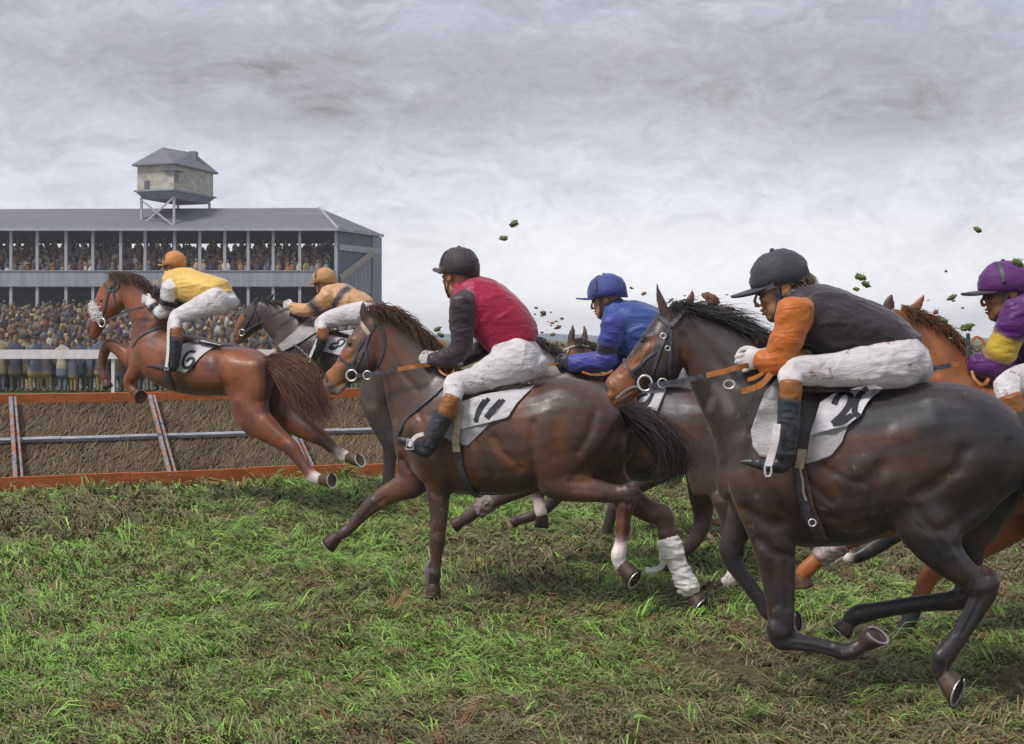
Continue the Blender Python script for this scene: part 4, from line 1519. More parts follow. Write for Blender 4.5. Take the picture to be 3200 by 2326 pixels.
# ------------------------------------------------------------------ grandstand and lookout
def build_stand():
    root = thing("grandstand", "two-storey grey timber grandstand full of spectators", "grandstand", (W(500, 0, 93)[0], 95, 0))
    wood = mat_plain("grey_blue_timber", (.185, .20, .235), .8, .3, 2.2, .2, (1, 1, .35))
    pale = mat_plain("pale_timber", (.40, .41, .45), .8, .22, 2.0, .2, (1, 1, .4))
    roofm = mat_plain("weathered_roofing", (.165, .170, .190), .75, .22, .8, .2, (.35, 3, 3))
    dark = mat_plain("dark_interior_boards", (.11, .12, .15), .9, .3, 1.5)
    Yf, Yb = 93.0, 99.5
    xl, xr = W(-720, 0, Yf)[0], W(1051, 0, Yf)[0]
    xbr, ybr = W(1187, 0, 98.0)[0], 98.0                # far right corner of the splayed end wall
    ze, zr = 9.70, 11.45
    # floors, back, ceiling
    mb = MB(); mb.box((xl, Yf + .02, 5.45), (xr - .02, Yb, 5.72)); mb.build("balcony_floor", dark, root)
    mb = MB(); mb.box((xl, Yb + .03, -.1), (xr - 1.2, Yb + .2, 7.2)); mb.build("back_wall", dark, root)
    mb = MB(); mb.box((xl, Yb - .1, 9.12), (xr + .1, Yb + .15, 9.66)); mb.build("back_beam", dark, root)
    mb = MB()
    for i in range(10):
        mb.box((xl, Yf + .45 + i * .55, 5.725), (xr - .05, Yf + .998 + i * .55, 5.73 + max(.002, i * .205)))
    mb.build("seating_steps", dark, root)
    # balcony front
    mb = MB(); mb.box((xl, Yf - .16, 5.64), (xr - .06, Yf - .02, 6.62)); mb.box((xl, Yf - .22, 6.622), (xr - .06, Yf + .05, 6.70)); mb.box((xl, Yf - .24, 5.52), (xr - .06, Yf - .02, 5.636))
    mb.build("balcony_front", mat_plain("balcony_boards", (.30, .315, .36), .8, .25, 1.2, .2, (2.5, 1, .3)), root)
    # posts in front
    for u in (-685, -605, -525, -445, -365, -285, -205, -125, -45, 35, 117, 207, 291, 378, 454, 546, 625, 703, 776, 854, 937):
        x = W(u, 0, Yf)[0]
        for z0, z1 in ((-.1, 5.515), (6.70, 9.60)):
            mb = MB(); mb.box((x - .10, Yf - .10, z0), (x + .10, Yf + .10, z1)); mb.build("post", pale, root)
    mb = MB(); mb.box((xr - .13, Yf - .13, -.1), (xr + .10, Yf + .12, 9.60)); mb.build("corner_post", pale, root)
    # back posts seen in the gap under the roof
    for u in np.arange(20, 1020, 75):
        x = W(u, 0, Yb)[0]
        mb = MB(); mb.box((x - .07, Yb - .08, 7.0), (x + .07, Yb + .02, 9.13)); mb.build("post", dark, root)
    # hipped roof with an eave board
    rl, rr = np.array((xl, 96.5, zr)), np.array((W(998, 0, 96.5)[0], 96.5, zr + .15))
    A, B = np.array((xl, Yf - .55, ze)), np.array((xr + .18, Yf - .55, ze))
    C, D = np.array((xbr + .25, ybr + .2, ze)), np.array((xl, Yb + 1.0, ze))
    C2 = np.array((xr + .8, Yb + 1.0, ze))
    mb = MB()
    dn = np.array((0, 0, -.10))
    top = [A, B, C, C2, D, rl, rr]
    mb.add(top + [p + dn for p in top], [(0, 1, 6, 5), (1, 2, 6), (2, 3, 6), (3, 4, 5, 6), (0, 5, 4), (7, 11, 10, 9, 8), (0, 7, 8, 1), (1, 8, 9, 2), (2, 9, 10, 3), (3, 10, 11, 4), (4, 11, 7, 0)])
    mb.build("roof", roofm, root)
    mb = MB(); mb.bar(A + np.array((0, -.03, -.06)), B + np.array((0, -.03, -.06)), .20, .06, up=(0, 1, 0)); mb.bar(B + np.array((.02, -.03, -.06)), C + np.array((.02, 0, -.06)), .20, .06, up=(0, 1, 0))
    mb.build("eave_board", pale, root)
    mb = MB(); mb.bar(B + np.array((0, 0, .03)), rr + np.array((0, 0, .02)), .16, .08); mb.build("hip_ridge", pale, root)
    # splayed end wall: boards, band, brace, end post
    P0, P1 = np.array((xr + .10, Yf, 0)), np.array((xbr, ybr, 0))
    d = P1 - P0; Ld = np.linalg.norm(d); d /= Ld
    nn = np.array((d[1], -d[0], 0));
    if nn[1] > 0: nn = -nn
    def slab(a0, a1, z0, z1, o, th, z2=None, z3=None):
        p = [P0 + d * a0 + nn * o, P0 + d * a1 + nn * o, P0 + d * a1 + nn * (o - th), P0 + d * a0 + nn * (o - th)]
        zz0 = [z0, z0 if z2 is None else z2] ; zz1 = [z1, z1 if z3 is None else z3]
        bz = [zz0[0], zz0[1], zz0[1], zz0[0]]; tz = [zz1[0], zz1[1], zz1[1], zz1[0]]
        return [q + np.array((0, 0, z)) for q, z in zip(p, bz)] + [q + np.array((0, 0, z)) for q, z in zip(p, tz)]
    bluegrey = mat_plain("blue_grey_boards", (.145, .165, .205), .85, .25, 1.5, .2, (2, 2, .3))
    lightb = mat_plain("light_grey_boards", (.27, .29, .33), .85, .25, 1.5, .2, (3, 3, .3))
    mb = MB(); mb.hexa(slab(.0, Ld - .02, -.1, 9.55, 0, .12)); mb.build("end_wall", bluegrey, root)
    mb = MB()
    nb = 9
    for i in range(nb):                                  # boarded triangle under the brace
        a0, a1 = .25 + (Ld - 1.55) * i / nb, .25 + (Ld - 1.55) * (i + .96) / nb
        mb.hexa(slab(a0, a1, 5.1, 6.3 + 1.9 * i / nb, .06, .05, None, 6.3 + 1.9 * (i + 1) / nb))
    mb.build("wall_boards", lightb, root)
    mb = MB(); mb.bar(P0 + d * .15 + nn * .16 + np.array((0, 0, 6.15)), P0 + d * (Ld - 1.2) + nn * .16 + np.array((0, 0, 8.25)), .5, .08, up=nn); mb.build("brace", mat_plain("sandy_timber", (.36, .33, .29), .85, .2, 2), root)
    mb = MB(); mb.hexa(slab(.05, Ld - .05, 8.18, 8.62, .14, .06)); mb.build("wall_band", pale, root)
    mb = MB(); mb.hexa(slab(Ld - 1.15, Ld + .12, -.1, 9.5, .10, .09)); mb.build("end_pilaster", lightb, root)

    # lookout cabin on stilts above the roof
    t = thing("lookout_cabin", "square lookout cabin on stilts above the grandstand roof", "cabin", W(545, 700, 94.5))
    Cn, Ln, Rn = W(543, 0, 92.9), W(424, 0, 93.9), W(671, 0, 98.2)
    Cn[2] = Ln[2] = Rn[2] = 0
    Bn = Ln + Rn - Cn
    cen = (Cn + Bn) / 2
    z0, z1 = 12.62, 14.50
    def sc(p, k, z): return cen + (p - cen) * k + np.array((0, 0, z))
    plaster = mat_plain("cream_stained_boards", (.46, .435, .37), .85, .42, 1.4, .2, (1, 1, 1.6))
    mb = MB(); mb.hexa([sc(p, .96, z0) for p in (Ln, Cn, Rn, Bn)] + [sc(p, .96, z1) for p in (Ln, Cn, Rn, Bn)]); mb.build("cabin_wall", plaster, t)
    mb = MB()
    mb.hexa([sc(p, 1.05, z0 - .12) for p in (Ln, Cn, Rn, Bn)] + [sc(p, 1.05, z0 - .005) for p in (Ln, Cn, Rn, Bn)])
    mb.hexa([sc(p, .80, z0 - .62) for p in (Ln, Cn, Rn, Bn)] + [sc(p, 1.0, z0 - .125) for p in (Ln, Cn, Rn, Bn)])
    mb.build("platform", mat_plain("pale_blue_timber", (.26, .28, .32), .8, .35, 2.2, .2), t)
    e = [sc(p, 1.10, z1 - .02) for p in (Ln, Cn, Rn, Bn)]
    lo = [p + np.array((0, 0, -.10)) for p in e]
    ra, rb = W(508, 461, 96.2), W(606, 478, 98.4)
    mb = MB(); mb.add(e + [ra, rb] + lo, [(0, 1, 4), (1, 2, 5, 4), (2, 3, 5), (3, 0, 4, 5), (9, 8, 7, 6), (0, 6, 7, 1), (1, 7, 8, 2), (2, 8, 9, 3), (3, 9, 6, 0)])
    rf = mb.build("cabin_roof", roofm, t)
    mb = MB(); c0 = W(604, 500, 97.3); mb.box(c0 + np.array((-.26, -.3, -1.0)), c0 + np.array((.26, .5, .62))); mb.build("chimney", wood, rf)
    # window and stained opening
    dl = (Cn - Ln) / np.linalg.norm(Cn - Ln); nl = np.array((dl[1], -dl[0], 0)); nl = nl if nl[1] < 0 else -nl
    dr = (Rn - Cn) / np.linalg.norm(Rn - Cn); nr = np.array((dr[1], -dr[0], 0)); nr = nr if nr[1] < 0 else -nr
    base = sc(Ln, .96, z0)
    mb = MB(); a = base + dl * .62 + nl * .04 + np.array((0, 0, .06)); mb.hexa([a, a + dl * .42, a + dl * .42 - nl * .06, a - nl * .06] + [q + np.array((0, 0, .62)) for q in (a, a + dl * .42, a + dl * .42 - nl * .06, a - nl * .06)]); mb.build("hatch", dark, t)
    cb = sc(Cn, .96, z0)
    mb = MB()
    a = cb - dl * .80 + nl * .10 + np.array((0, 0, 1.42)); b_ = cb + (nl + nr) * .10 + np.array((0, 0, 1.36)); c_ = cb + dr * .9 + nr * .10 + np.array((0, 0, 1.34))
    mb.bar(a, b_, .40, .07, up=(0, 0, 1)); mb.bar(b_, c_, .40, .07, up=(0, 0, 1)); mb.build("window_hood", wood, t)
    mb = MB(); a = cb + dr * .08 + nr * .035 + np.array((0, 0, .5)); mb.hexa([a, a + dr * .5, a + dr * .5 - nr * .05, a - nr * .05] + [q + np.array((0, 0, .78)) for q in (a, a + dr * .5, a + dr * .5 - nr * .05, a - nr * .05)]); mb.build("window", mat_plain("grimy_pane", (.16, .16, .15), .4, .5, 3), t)
    for p in (Ln, Cn, Rn, Bn):
        q = cen + (p - cen) * .86
        mb = MB(); mb.bar(q + np.array((0, 0, 9.9)), q + np.array((0, 0, z0 - .5)), .17, .17, up=(0, 1, 0)); mb.build("stilt", pale, t)
    ql, qc, qr = (cen + (p - cen) * .86 for p in (Ln, Cn, Rn))
    mb = MB(); o = nl * .12
    mb.bar(ql + o + np.array((0, 0, 10.0)), qc + o + np.array((0, 0, z0 - .62)), .13, .05, up=nl); mb.bar(ql + o * 1.6 + np.array((0, 0, z0 - .62)), qc + o * 1.6 + np.array((0, 0, 10.0)), .13, .05, up=nl)
    mb.bar(ql + o * .4 + np.array((0, 0, 10.0)), qc + o * .4 + np.array((0, 0, 10.05)), .12, .05, up=nl)
    mb.build("cross_brace", pale, t)


def build_far():
    r = np.random.default_rng(9)
    # far wooded ridge
    n = 400
    xs = np.linspace(-900, 900, n)
    p = np.stack([xs / 60, 0 * xs, 0 * xs], 1)
    z = (4.2 + 1.2 * fbm(p, 4, 3) + .8 * fbm(p * 6, 3, 4)) * np.clip((150 - xs) / 90, 0.02, 1)
    V = np.concatenate([np.stack([xs, 0 * xs + 950, 0 * xs - 2], 1), np.stack([xs, 0 * xs + 950, z], 1), np.stack([xs, 0 * xs + 1010, z * .8], 1), np.stack([xs, 0 * xs + 1010, 0 * xs - 2], 1)])
    q = [(k * n + i, k * n + i + 1, (k + 1) * n + i + 1, (k + 1) * n + i) for k in range(3) for i in range(n - 1)]
    tag(link_mesh("distant_woods", mesh_from(V, q, False), mat_plain("distant_wood", (.24, .30, .42), .95, .25, .08)), kind='stuff')  # blue of the far haze is put into the wood colour
    # autumn hedge along the far side of the course
    root = thing("hedge", "low russet hedge far beyond the riders at the horizon", "hedge", (8, 118, 0))
    m = 9000
    x = r.uniform(W(1160, 0, 118)[0], W(3600, 0, 118)[0], m); y = 118 + r.normal(0, .5, m); zz = r.random(m) ** .8 * (1.15 + .3 * vnoise(np.stack([x * .5, 0 * x, 0 * x], 1), 8))
    s = r.uniform(.07, .2, m)[:, None]
    a = r.normal(0, 1, (m, 3)); a /= np.linalg.norm(a, axis=1)[:, None]; b = np.cross(a, r.normal(0, 1, (m, 3))); b /= np.linalg.norm(b, axis=1)[:, None]
    c = np.stack([x, y, zz], 1)
    V = np.stack([c - a * s, c - b * s, c + a * s, c + b * s], 1).reshape(-1, 3)
    me = mesh_from(V, np.arange(m * 4).reshape(-1, 4))
    pal = 1.5 * np.array([(.16, .12, .055), (.22, .10, .05), (.10, .09, .045), (.27, .19, .10), (.09, .10, .06)])
    set_col(me, np.repeat(pal[r.integers(0, 5, m)], 4, axis=0))
    link_mesh("foliage", me, M_BLADE, root)


def build_clods():
    r = np.random.default_rng(55)
    G, Bn = (.17, .22, .085), (.27, .16, .09)
    spec = [(1606, 700, 34, 9.0, G, "green turf tuft highest in the sky above the red jockey, upper of two"), (1572, 745, 32, 9.0, G, "green turf tuft high in the sky above the red jockey, lower of two"),
            (1368, 1030, 30, 9.6, G, "green turf clod beside the brown bay's mane, just left of the black sleeve"), (1378, 1048, 24, 9.6, G, "small green turf clod under the one beside the brown bay's mane"),
            (1698, 978, 26, 9.3, Bn, "brown clod right behind the crimson jacket's back"), (1745, 1022, 22, 9.4, Bn, "brown clod above the far horse's mane behind the white breeches"),
            (1728, 1046, 18, 9.4, Bn, "tiny brown clod low over the horizon behind the white breeches"),
            (2012, 918, 20, 8.4, Bn, "rust clod in the sky just right of the blue cap"), (1972, 900, 14, 8.4, Bn, "tiny rust clod beside the back of the blue cap"),
            (2222, 936, 62, 7.2, Bn, "largest clod in the sky, above the near-black horse's mane"), (2282, 966, 34, 7.2, Bn, "flat brown clod right of the largest clod over the mane"),
            (2268, 985, 16, 7.2, Bn, "tiny brown clod under the flat clod over the mane"),
            (2688, 868, 40, 7.4, G, "dark green clod above the black jacket's back, upper of a cluster"), (2708, 890, 34, 7.4, G, "green clod above the black jacket's back, right of a cluster"),
            (2676, 904, 22, 7.4, Bn, "brown clod above the black jacket's back, lowest of a cluster"),
            (2976, 930, 30, 7.0, G, "olive clod between the purple cap and the chestnut's ears"), (2925, 976, 26, 7.0, Bn, "brown clod above the chestnut's mane"),
            (2950, 1002, 32, 7.0, G, "green clod low above the chestnut's mane"), (3022, 1024, 46, 7.0, G, "spiky green turf clod just above the purple jockey's whip"),
            (3182, 822, 44, 6.8, G, "dark turf clod at the right edge above the purple cap"), (3056, 718, 30, 7.0, G, "small olive clod highest in the sky at right")]
    mt = mat_vcol("turf_clod", .9, 60, .6, .5, .2)
    for u, v, spx, Y, col, lab in spec:
        s = spx / 2 * Y / F * .82
        c = W(u, v, Y)
        vs, fs = uv_sphere(np.zeros(3), 1.0, 14, 9)
        st = np.array((1.25, .9, .7)) * s * .8
        a = r.uniform(-.8, .8)
        vs = vs * (1 + .55 * vnoise(vs * 1.7 + r.uniform(0, 40, 3), 1) + .3 * vnoise(vs * 4 + 9, 2))[:, None] * st
        R = np.array(((math.cos(a), 0, -math.sin(a)), (0, 1, 0), (math.sin(a), 0, math.cos(a))))
        mb = MB(); base = np.array(col)
        mb.add(vs @ R.T + c, fs, tuple(base * .8))
        for i in range(26):                             # blades and root threads sticking out
            d = r.normal(0, 1, 3); d /= np.linalg.norm(d)
            p = c + d * s * .45
            q = p + (d + r.normal(0, .5, 3)) * s * r.uniform(.25, .6)
            cc = base * r.uniform(.6, 2.0) if r.random() < .7 else np.array((.12, .07, .03))
            mb.tube([p, (p + q) / 2 + r.normal(0, .1, 3) * s, q], [s * .06, s * .05, s * .012], 4, col=tuple(cc))
        me = mesh_from(np.array(mb.v) , mb.f); set_col(me, np.array(mb.c))
        me.transform(__import__('mathutils').Matrix.Translation(-Vector(c)))
        o = link_mesh("turf_clod", me, mt); o.location = [float(k) for k in c]
        tag(o, lab, "turf clod", "clods of turf thrown up by the hooves")
    # small crumbs of flung earth too fine to count
    V, Q, C = [], [], []; b = 0
    for i in range(48):
        u, v, Y = (1700 + r.normal(0, 60), 1010 + r.normal(0, 34), 9.5) if i % 3 else ((2240 + r.normal(0, 55), 950 + r.normal(0, 28), 7.3) if i % 2 else (2900 + r.normal(0, 140), 950 + r.normal(0, 60), 7.1))
        s = r.uniform(1.5, 5) * Y / F
        vs, fs = uv_sphere(np.zeros(3), 1.0, 6, 4)
        vs = vs * (1 + .5 * vnoise(vs * 2 + i, 4))[:, None] * s * np.array((1.5, 1, .8)) + W(u, v, Y)
        V.append(vs); Q += [tuple(k + b for k in f) for f in fs]; b += len(vs)
        C.append(np.tile(np.array(Bn if i % 2 else G) * r.uniform(.6, 1.5), (len(vs), 1)))
    me = mesh_from(np.vstack(V), Q); set_col(me, np.vstack(C))
    tag(link_mesh("flying_dirt", me, mt), kind='stuff')


def build_haze():
    mb = MB(); mb.box((-1100, -40, -3.2), (1100, 1030, 18.5))
    m = bpy.data.materials.new("haze_air"); m.use_nodes = True
    nt = m.node_tree; nt.nodes.clear()
    o = nt.nodes.new('ShaderNodeOutputMaterial'); v = nt.nodes.new('ShaderNodeVolumePrincipled')
    v.inputs['Color'].default_value = (.86, .89, .95, 1); v.inputs['Density'].default_value = 0.0008; v.inputs['Anisotropy'].default_value = 0.2
    nt.links.new(v.outputs[0], o.inputs['Volume'])
    tag(mb.build("haze", m), kind='stuff')


build_haze()
build_ground()
build_grass()
build_fence()
build_rail_crowd()
build_stand()
build_far()
build_clods()
# ------------------------------------------------------------------ bay horse number 11 and its rider
BAY = dict(b=(.070, .035, .026), d=(.030, .020, .018), t=(.33, .12, .035), o=(.25, .078, .018), g=(.12, .10, .105), w=(.82, .76, .73), h=(.085, .045, .03), x=(.02, .014, .012), m=(.15, .13, .14))


def horse11():
    fr = Frame(1500, 8.8, 10)
    up = lambda *r: [tuple(r)]
    U = -840                                             # crop B rows inside crop C
    H = Body(fr, 0.010, CC, BAY)
    root = thing("racehorse", "brown bay racehorse number 11 at full gallop, one foreleg planted on the turf", "horse", (fr.P(*CC(1150, 1390), 0)[0], 8.8, 0), "racehorses in the race")
    P, L = H.prof, H.limb
    P([(575, 270, 545, 560, .30), (700, 90, 640, 680, .48), (850, 10, 790, 755, .55), (1020, 45, 1000, 775, .60), (1200, 75, 1200, 768, .63),
       (1360, 78, 1350, 735, .62), (1520, 38, 1500, 650, .62), (1690, 72, 1660, 610, .59), (1830, 165, 1790, 620, .50), (1915, 330, 1870, 560, .34)], k=.05, n=2.4)
    P([(345, 445 + U, 345, 760 + U, .15), (470, 470 + U, 395, 900 + U, .17), (600, 560 + U, 420, 1040 + U, .20), (720, 670 + U, 450, 1150 + U, .26),
       (840, 800 + U, 490, 1260 + U, .34), (930, 870 + U, 590, 1380 + U, .42)], k=.07)
    # head
    P([(300, 462 + U, 405, 600 + U, .12), (258, 540 + U, 395, 720 + U, .18), (195, 615 + U, 350, 830 + U, .21), (150, 690 + U, 285, 880 + U, .20),
       (112, 765 + U, 215, 915 + U, .145), (72, 818 + U, 165, 945 + U, .12, 't'), (38, 848 + U, 125, 985 + U, .115, 't'), (26, 880 + U, 88, 990 + U, .085, 'g')], k=.03, n=2.3)
    H.f.ell(fr.P(*CB(275, 770), .06), (fr.fwd * .085, fr.left * .05, np.array((0, 0, .10))), H.c('b'), k=.03)
    H.f.ell(fr.P(*CB(275, 770), -.06), (fr.fwd * .085, fr.left * .05, np.array((0, 0, .10))), H.c('b'), k=.03)
    # ears
    L([(300, 545 + U, 70), (278, 490 + U, 66), (270, 440 + U, 44), (272, 405 + U, 16)], s=.055, ratio=.5, k=.015, col='x')
    L([(410, 490 + U, 60), (400, 450 + U, 56), (388, 415 + U, 34), (384, 398 + U, 12)], s=-.055, ratio=.5, k=.015, col='d')
    # near foreleg, planted
    L([(690, 330, 330), (705, 480, 300), (715, 600, 235), (735, 700, 175), (742, 800, 142), (742, 920, 116), (737, 1010, 100), (735, 1065, 104), (730, 1115, 90),
       (726, 1170, 74), (722, 1225, 72), (718, 1275, 80, 'd'), (714, 1310, 72, 'd'), (712, 1345, 72, 'd')], s=(.16, .13), ratio=(.55, .8), k=.04)
    L([(686, 1190, 26), (672, 1235, 40), (676, 1290, 44), (682, 1330, 26)], s=.10, ratio=.7, k=.02, col='m')
    # far foreleg, reaching
    L([(640, 500, 300), (610, 620, 250), (570, 700, 200), (490, 740, 155), (410, 780, 130), (335, 832, 112), (290, 870, 98), (240, 925, 78), (190, 980, 68), (150, 1010, 74), (120, 1030, 62), (95, 1050, 58)],
      s=(-.15, -.12), ratio=(.5, .8), k=.04)
    # near hind: thigh, gaskin, hock, cannon
    L([(1660, 230, 470), (1590, 400, 470), (1535, 540, 400), (1490, 640, 300)], s=(.13, .17), ratio=.52, k=.06)
    L([(1460, 560, 230), (1445, 660, 190), (1470, 710, 190), (1580, 735, 168), (1700, 745, 152), (1800, 762, 128), (1880, 770, 118), (1925, 775, 120), (1920, 820, 118),
       (1900, 880, 104), (1895, 950, 94), (1890, 1020, 88), (1880, 1085, 84, 'w'), (1866, 1140, 98, 'w'), (1866, 1185, 88, 'w'), (1885, 1215, 90, 'w')], s=(.19, .15), ratio=(.75, .85), k=.05)
    L([(1925, 740, 70), (1960, 715, 62), (1972, 735, 60), (1960, 790, 60)], s=.16, ratio=.6, k=.03)
    # far hind
    L([(1720, 250, 420), (1740, 420, 420), (1760, 560, 330), (1820, 690, 230), (1920, 780, 175), (2010, 850, 150), (2090, 890, 140), (2145, 900, 130), (2160, 960, 118), (2180, 1030, 105)], s=(-.13, -.15), ratio=(.5, .8), k=.05)
    cb = CE
    L([(30, 330, 115), (50, 400, 110), (80, 470, 100, 'w'), (120, 560, 92, 'w'), (160, 640, 92, 'w'), (185, 690, 86, 'w'), (205, 720, 84, 'h')], s=-.15, ratio=.85, k=.02, crop=CE)
    # sculpt
    S = H.sculpt
    S(-.012, 26, 1335, 330, 1330, 450, 1338, 560, 1345, 700)          # flank fold before the stifle
    S(.012, 60, 1400, 300, 1400, 450, 1400, 600)
    S(-.010, 28, 1880, 330, 1800, 450, 1700, 560, 1600, 650)         # thigh muscle lines
    S(-.008, 26, 1720, 250, 1690, 380, 1620, 500)
    S(.010, 50, 1780, 330, 1720, 470, 1640, 580)
    S(-.009, 24, 820, 560, 830, 680, 820, 760)
    S(.012, 60, 690, 560, 740, 640)
    S(-.008, 24, 600, 330, 560, 480, 560, 600)
    S(.010, 60, 640, 420, 700, 520)
    S(-.008, 20, 660, 700, 700, 760, 740, 780)
    S(-.010, 16, 1250, 610, 1180, 540, 1110, 490, 1080, 420)
    S(-.006, 18, 400, 560 + U, 430, 700 + U, 520, 860 + U, 600, 950 + U)
    S(-.010, 22, 385, 870 + U, 430, 1000 + U, 465, 1130 + U)
    S(.008, 30, 330, 560 + U, 380, 700 + U, 400, 860 + U)
    S(-.012, 12, 30, 870 + U, 45, 905 + U, crop=CC)                   # nostril
    S(-.006, 7, 60, 960 + U, 110, 930 + U, 160, 905 + U)              # mouth
    S(-.008, 12, 155, 680 + U, 190, 690 + U)
    S(.010, 14, 165, 640 + U, 200, 640 + U)
    S(-.007, 14, 100, 790 + U, 190, 760 + U, 250, 700 + U)
    S(.006, 14, 1905, 700, 1950, 800)
    S(-.006, 12, 1880, 820, 1930, 840)
    # knees, tendons, hock and fetlock on the near legs; chest and shoulder planes
    S(.008, 16, 715, 1040, 735, 1060); S(-.006, 10, 760, 1010, 770, 1060, 765, 1110); S(-.005, 9, 742, 1120, 738, 1230); S(.006, 14, 700, 1260, 715, 1275)
    S(-.006, 12, 690, 820, 705, 930); S(.008, 24, 760, 720, 770, 800); S(-.007, 14, 790, 640, 800, 720, 795, 800)
    S(.009, 16, 1960, 735, 1975, 750); S(-.007, 11, 1925, 830, 1925, 960, 1915, 1060); S(-.006, 10, 1880, 880, 1872, 1000); S(.006, 14, 1845, 1140, 1850, 1170)
    S(-.008, 16, 1560, 690, 1700, 700, 1850, 730); S(.008, 22, 1600, 770, 1750, 790); S(-.006, 11, 400, 800, 320, 860, 260, 930); S(.008, 16, 330, 810, 345, 840)
    S(-.008, 22, 870, 480, 900, 600, 960, 690); S(-.007, 20, 960, 420, 1020, 560, 1080, 660); S(-.006, 20, 1060, 380, 1130, 470)
    S(-.010, 24, 500, 470, 560, 430, 640, 450); S(-.008, 18, 610, 250, 640, 330, 620, 420)
    A = H.paint
    A('t', 60, .8, 60, 850 + U, 110, 800 + U, 160, 740 + U)
    A('o', 46, .6, 200, 640 + U, 240, 600 + U, 210, 740 + U)
    A('x', 15, .95, 32, 868 + U, 42, 905 + U)
    A('g', 26, .8, 40, 940 + U, 90, 985 + U, 70, 930 + U)
    A('w', 14, .7, 110, 965 + U, 150, 930 + U)
    A('o', 40, .55, 420, 560 + U, 450, 700 + U, 550, 780 + U)
    A('o', 50, .7, 1290, 120, 1240, 200, 1250, 300, 1290, 380)
    A('o', 26, .75, 1080, 440, 1120, 520, 1200, 580, 1290, 600)
    A('o', 30, .7, 1640, 670, 1720, 640, 1770, 660)
    A('o', 40, .45, 560, 330, 640, 300, 620, 420)
    A('o', 40, .5, 520, 540, 600, 640, 480, 760)
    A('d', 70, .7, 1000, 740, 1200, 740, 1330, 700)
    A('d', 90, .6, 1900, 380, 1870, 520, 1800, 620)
    A('x', 60, .6, 780, 700, 790, 760)
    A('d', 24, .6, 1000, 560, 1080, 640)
    A('o', 28, .6, 1880, 950, 1880, 1040)
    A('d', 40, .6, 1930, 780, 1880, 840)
    A('t', 16, .8, 395, 838, 400, 842)
    body = H.finish("body", M_COAT, root, patch=.45, patchcol='o', seed=3)
    H.hoof(root, 714, 1335, .13, 706, 1418, .13, 42, 52, shoe=False)
    H.hoof(root, 108, 1035, -.12, 50, 1090, -.12, 42, 56)
    H.hoof(root, 1890, 1215, .15, 1968, 1305, .19, 52, 64, nrm=(.62, -.62, -.45))
    H.hoof(root, 205, 725, -.15, 250, 805, -.12, 52, 72, nrm=(.62, -.62, -.40), crop=CE)
    H.eye(root, 186, 668 + U, 17)
    # bandage on the far hind cannon with a loose flap
    B2 = Body(fr, 0.009, CE, dict(w=(.82, .79, .78)))
    B2.limb([(40, 385, 136), (66, 440, 150), (84, 480, 134), (92, 500, 112), (118, 560, 116), (148, 625, 130), (172, 672, 134), (180, 690, 104)], s=-.15, ratio=.9, col='w', k=.01)
    B2.limb([(30, 460, 70), (0, 540, 44), (-40, 560, 46), (-90, 572, 50)], s=-.13, ratio=.35, col='w', k=.02)
    B2.finish("bandage", M_NUMCLOTH, root, folds=.013, fold_scale=(14, 14, 40), smooth_it=1)
    # mane, tail, forelock
    hair("mane", root, [[(300, 440, .0), (330, 455, .06), (370, 500, .10)], [(380, 440, 0), (420, 470, .07), (470, 540, .10)], [(480, 465, 0), (530, 510, .07), (590, 590, .12)],
                        [(600, 555, 0), (640, 610, .08), (680, 690, .13)], [(700, 640, 0), (730, 700, .09), (760, 760, .15)], [(790, 740, 0), (810, 780, .1), (830, 830, .16)]],
         1100, fr, CB, width=.003, spread=.022, sspread=.03, cols=((.035, .018, .012), (.14, .055, .025)), seed=4)
    hair("tail", root, [[(1850, 190, .02), (1960, 235, .02), (2080, 300, .05), (2190, 400, .08), (2230, 540, .08), (2160, 720, .05)],
                        [(1870, 215, 0), (2000, 300, 0), (2100, 390, .02), (2180, 500, .03), (2190, 620, .0), (2130, 700, -.02)],
                        [(1890, 250, -.02), (2000, 350, -.02), (2090, 440, -.02), (2150, 520, -.02), (2200, 560, -.02), (2240, 640, -.04)]],
         1900, fr, CC, width=.0026, spread=.035, sspread=.035, seed=5, seg=14, frizz=.03)
    # bridle
    br = H.straps("bridle", M_STRAP_D, root, 17, [
        (345, 545, 320, 590, 290, 660, 250, 760, 205, 850), (310, 600, 240, 700, 195, 850),
        (280, 680, 290, 760, 292, 850), (100, 700, 130, 760, 175, 800, 200, 840)], crop=CB, lift=.006)
    H.strap("brow_band", M_STRAP_P, br, 26, 262, 535, 280, 570, 310, 610, crop=CB, lift=.008)
    H.strap("throat_strap", M_STRAP_D, br, 16, 365, 545, 400, 620, 385, 760, 330, 840, crop=CB, lift=.006)
    H.ring("bit_ring", M_STEEL, br, 198, 868, .105, 34, 7, crop=CB)
    H.ring("rein_ring", M_STEEL, br, 296, 866, .13, 26, 5, crop=CB)
    H.free_strap("rein", M_STRAP_D, br, [(225, 872, .11), (300, 862, .14), (400, 848, .19), (490, 828, .22)], 24, crop=CB)
    H.free_strap("rein", M_STRAP_T, br, [(488, 828, .221), (560, 818, .23), (620, 808, .22), (690, 800, .17)], 26, crop=CB)
    H.free_strap("rein", M_STRAP_T, br, [(735, 810, .15), (760, 850, .2), (800, 868, .22), (830, 850, .2), (838, 815, .15)], 14, crop=CB)
    H.free_strap("rein", M_STRAP_T, br, [(700, 700, .1), (725, 665, .1), (770, 660, .1), (790, 700, .1)], 13, crop=CB)
    # tack
    tk = thing("racing_saddle", "small dark racing saddle over white number 11 cloth on the brown bay horse", "saddle", fr.P(*CC(1050, 60), 0), "racing saddles")
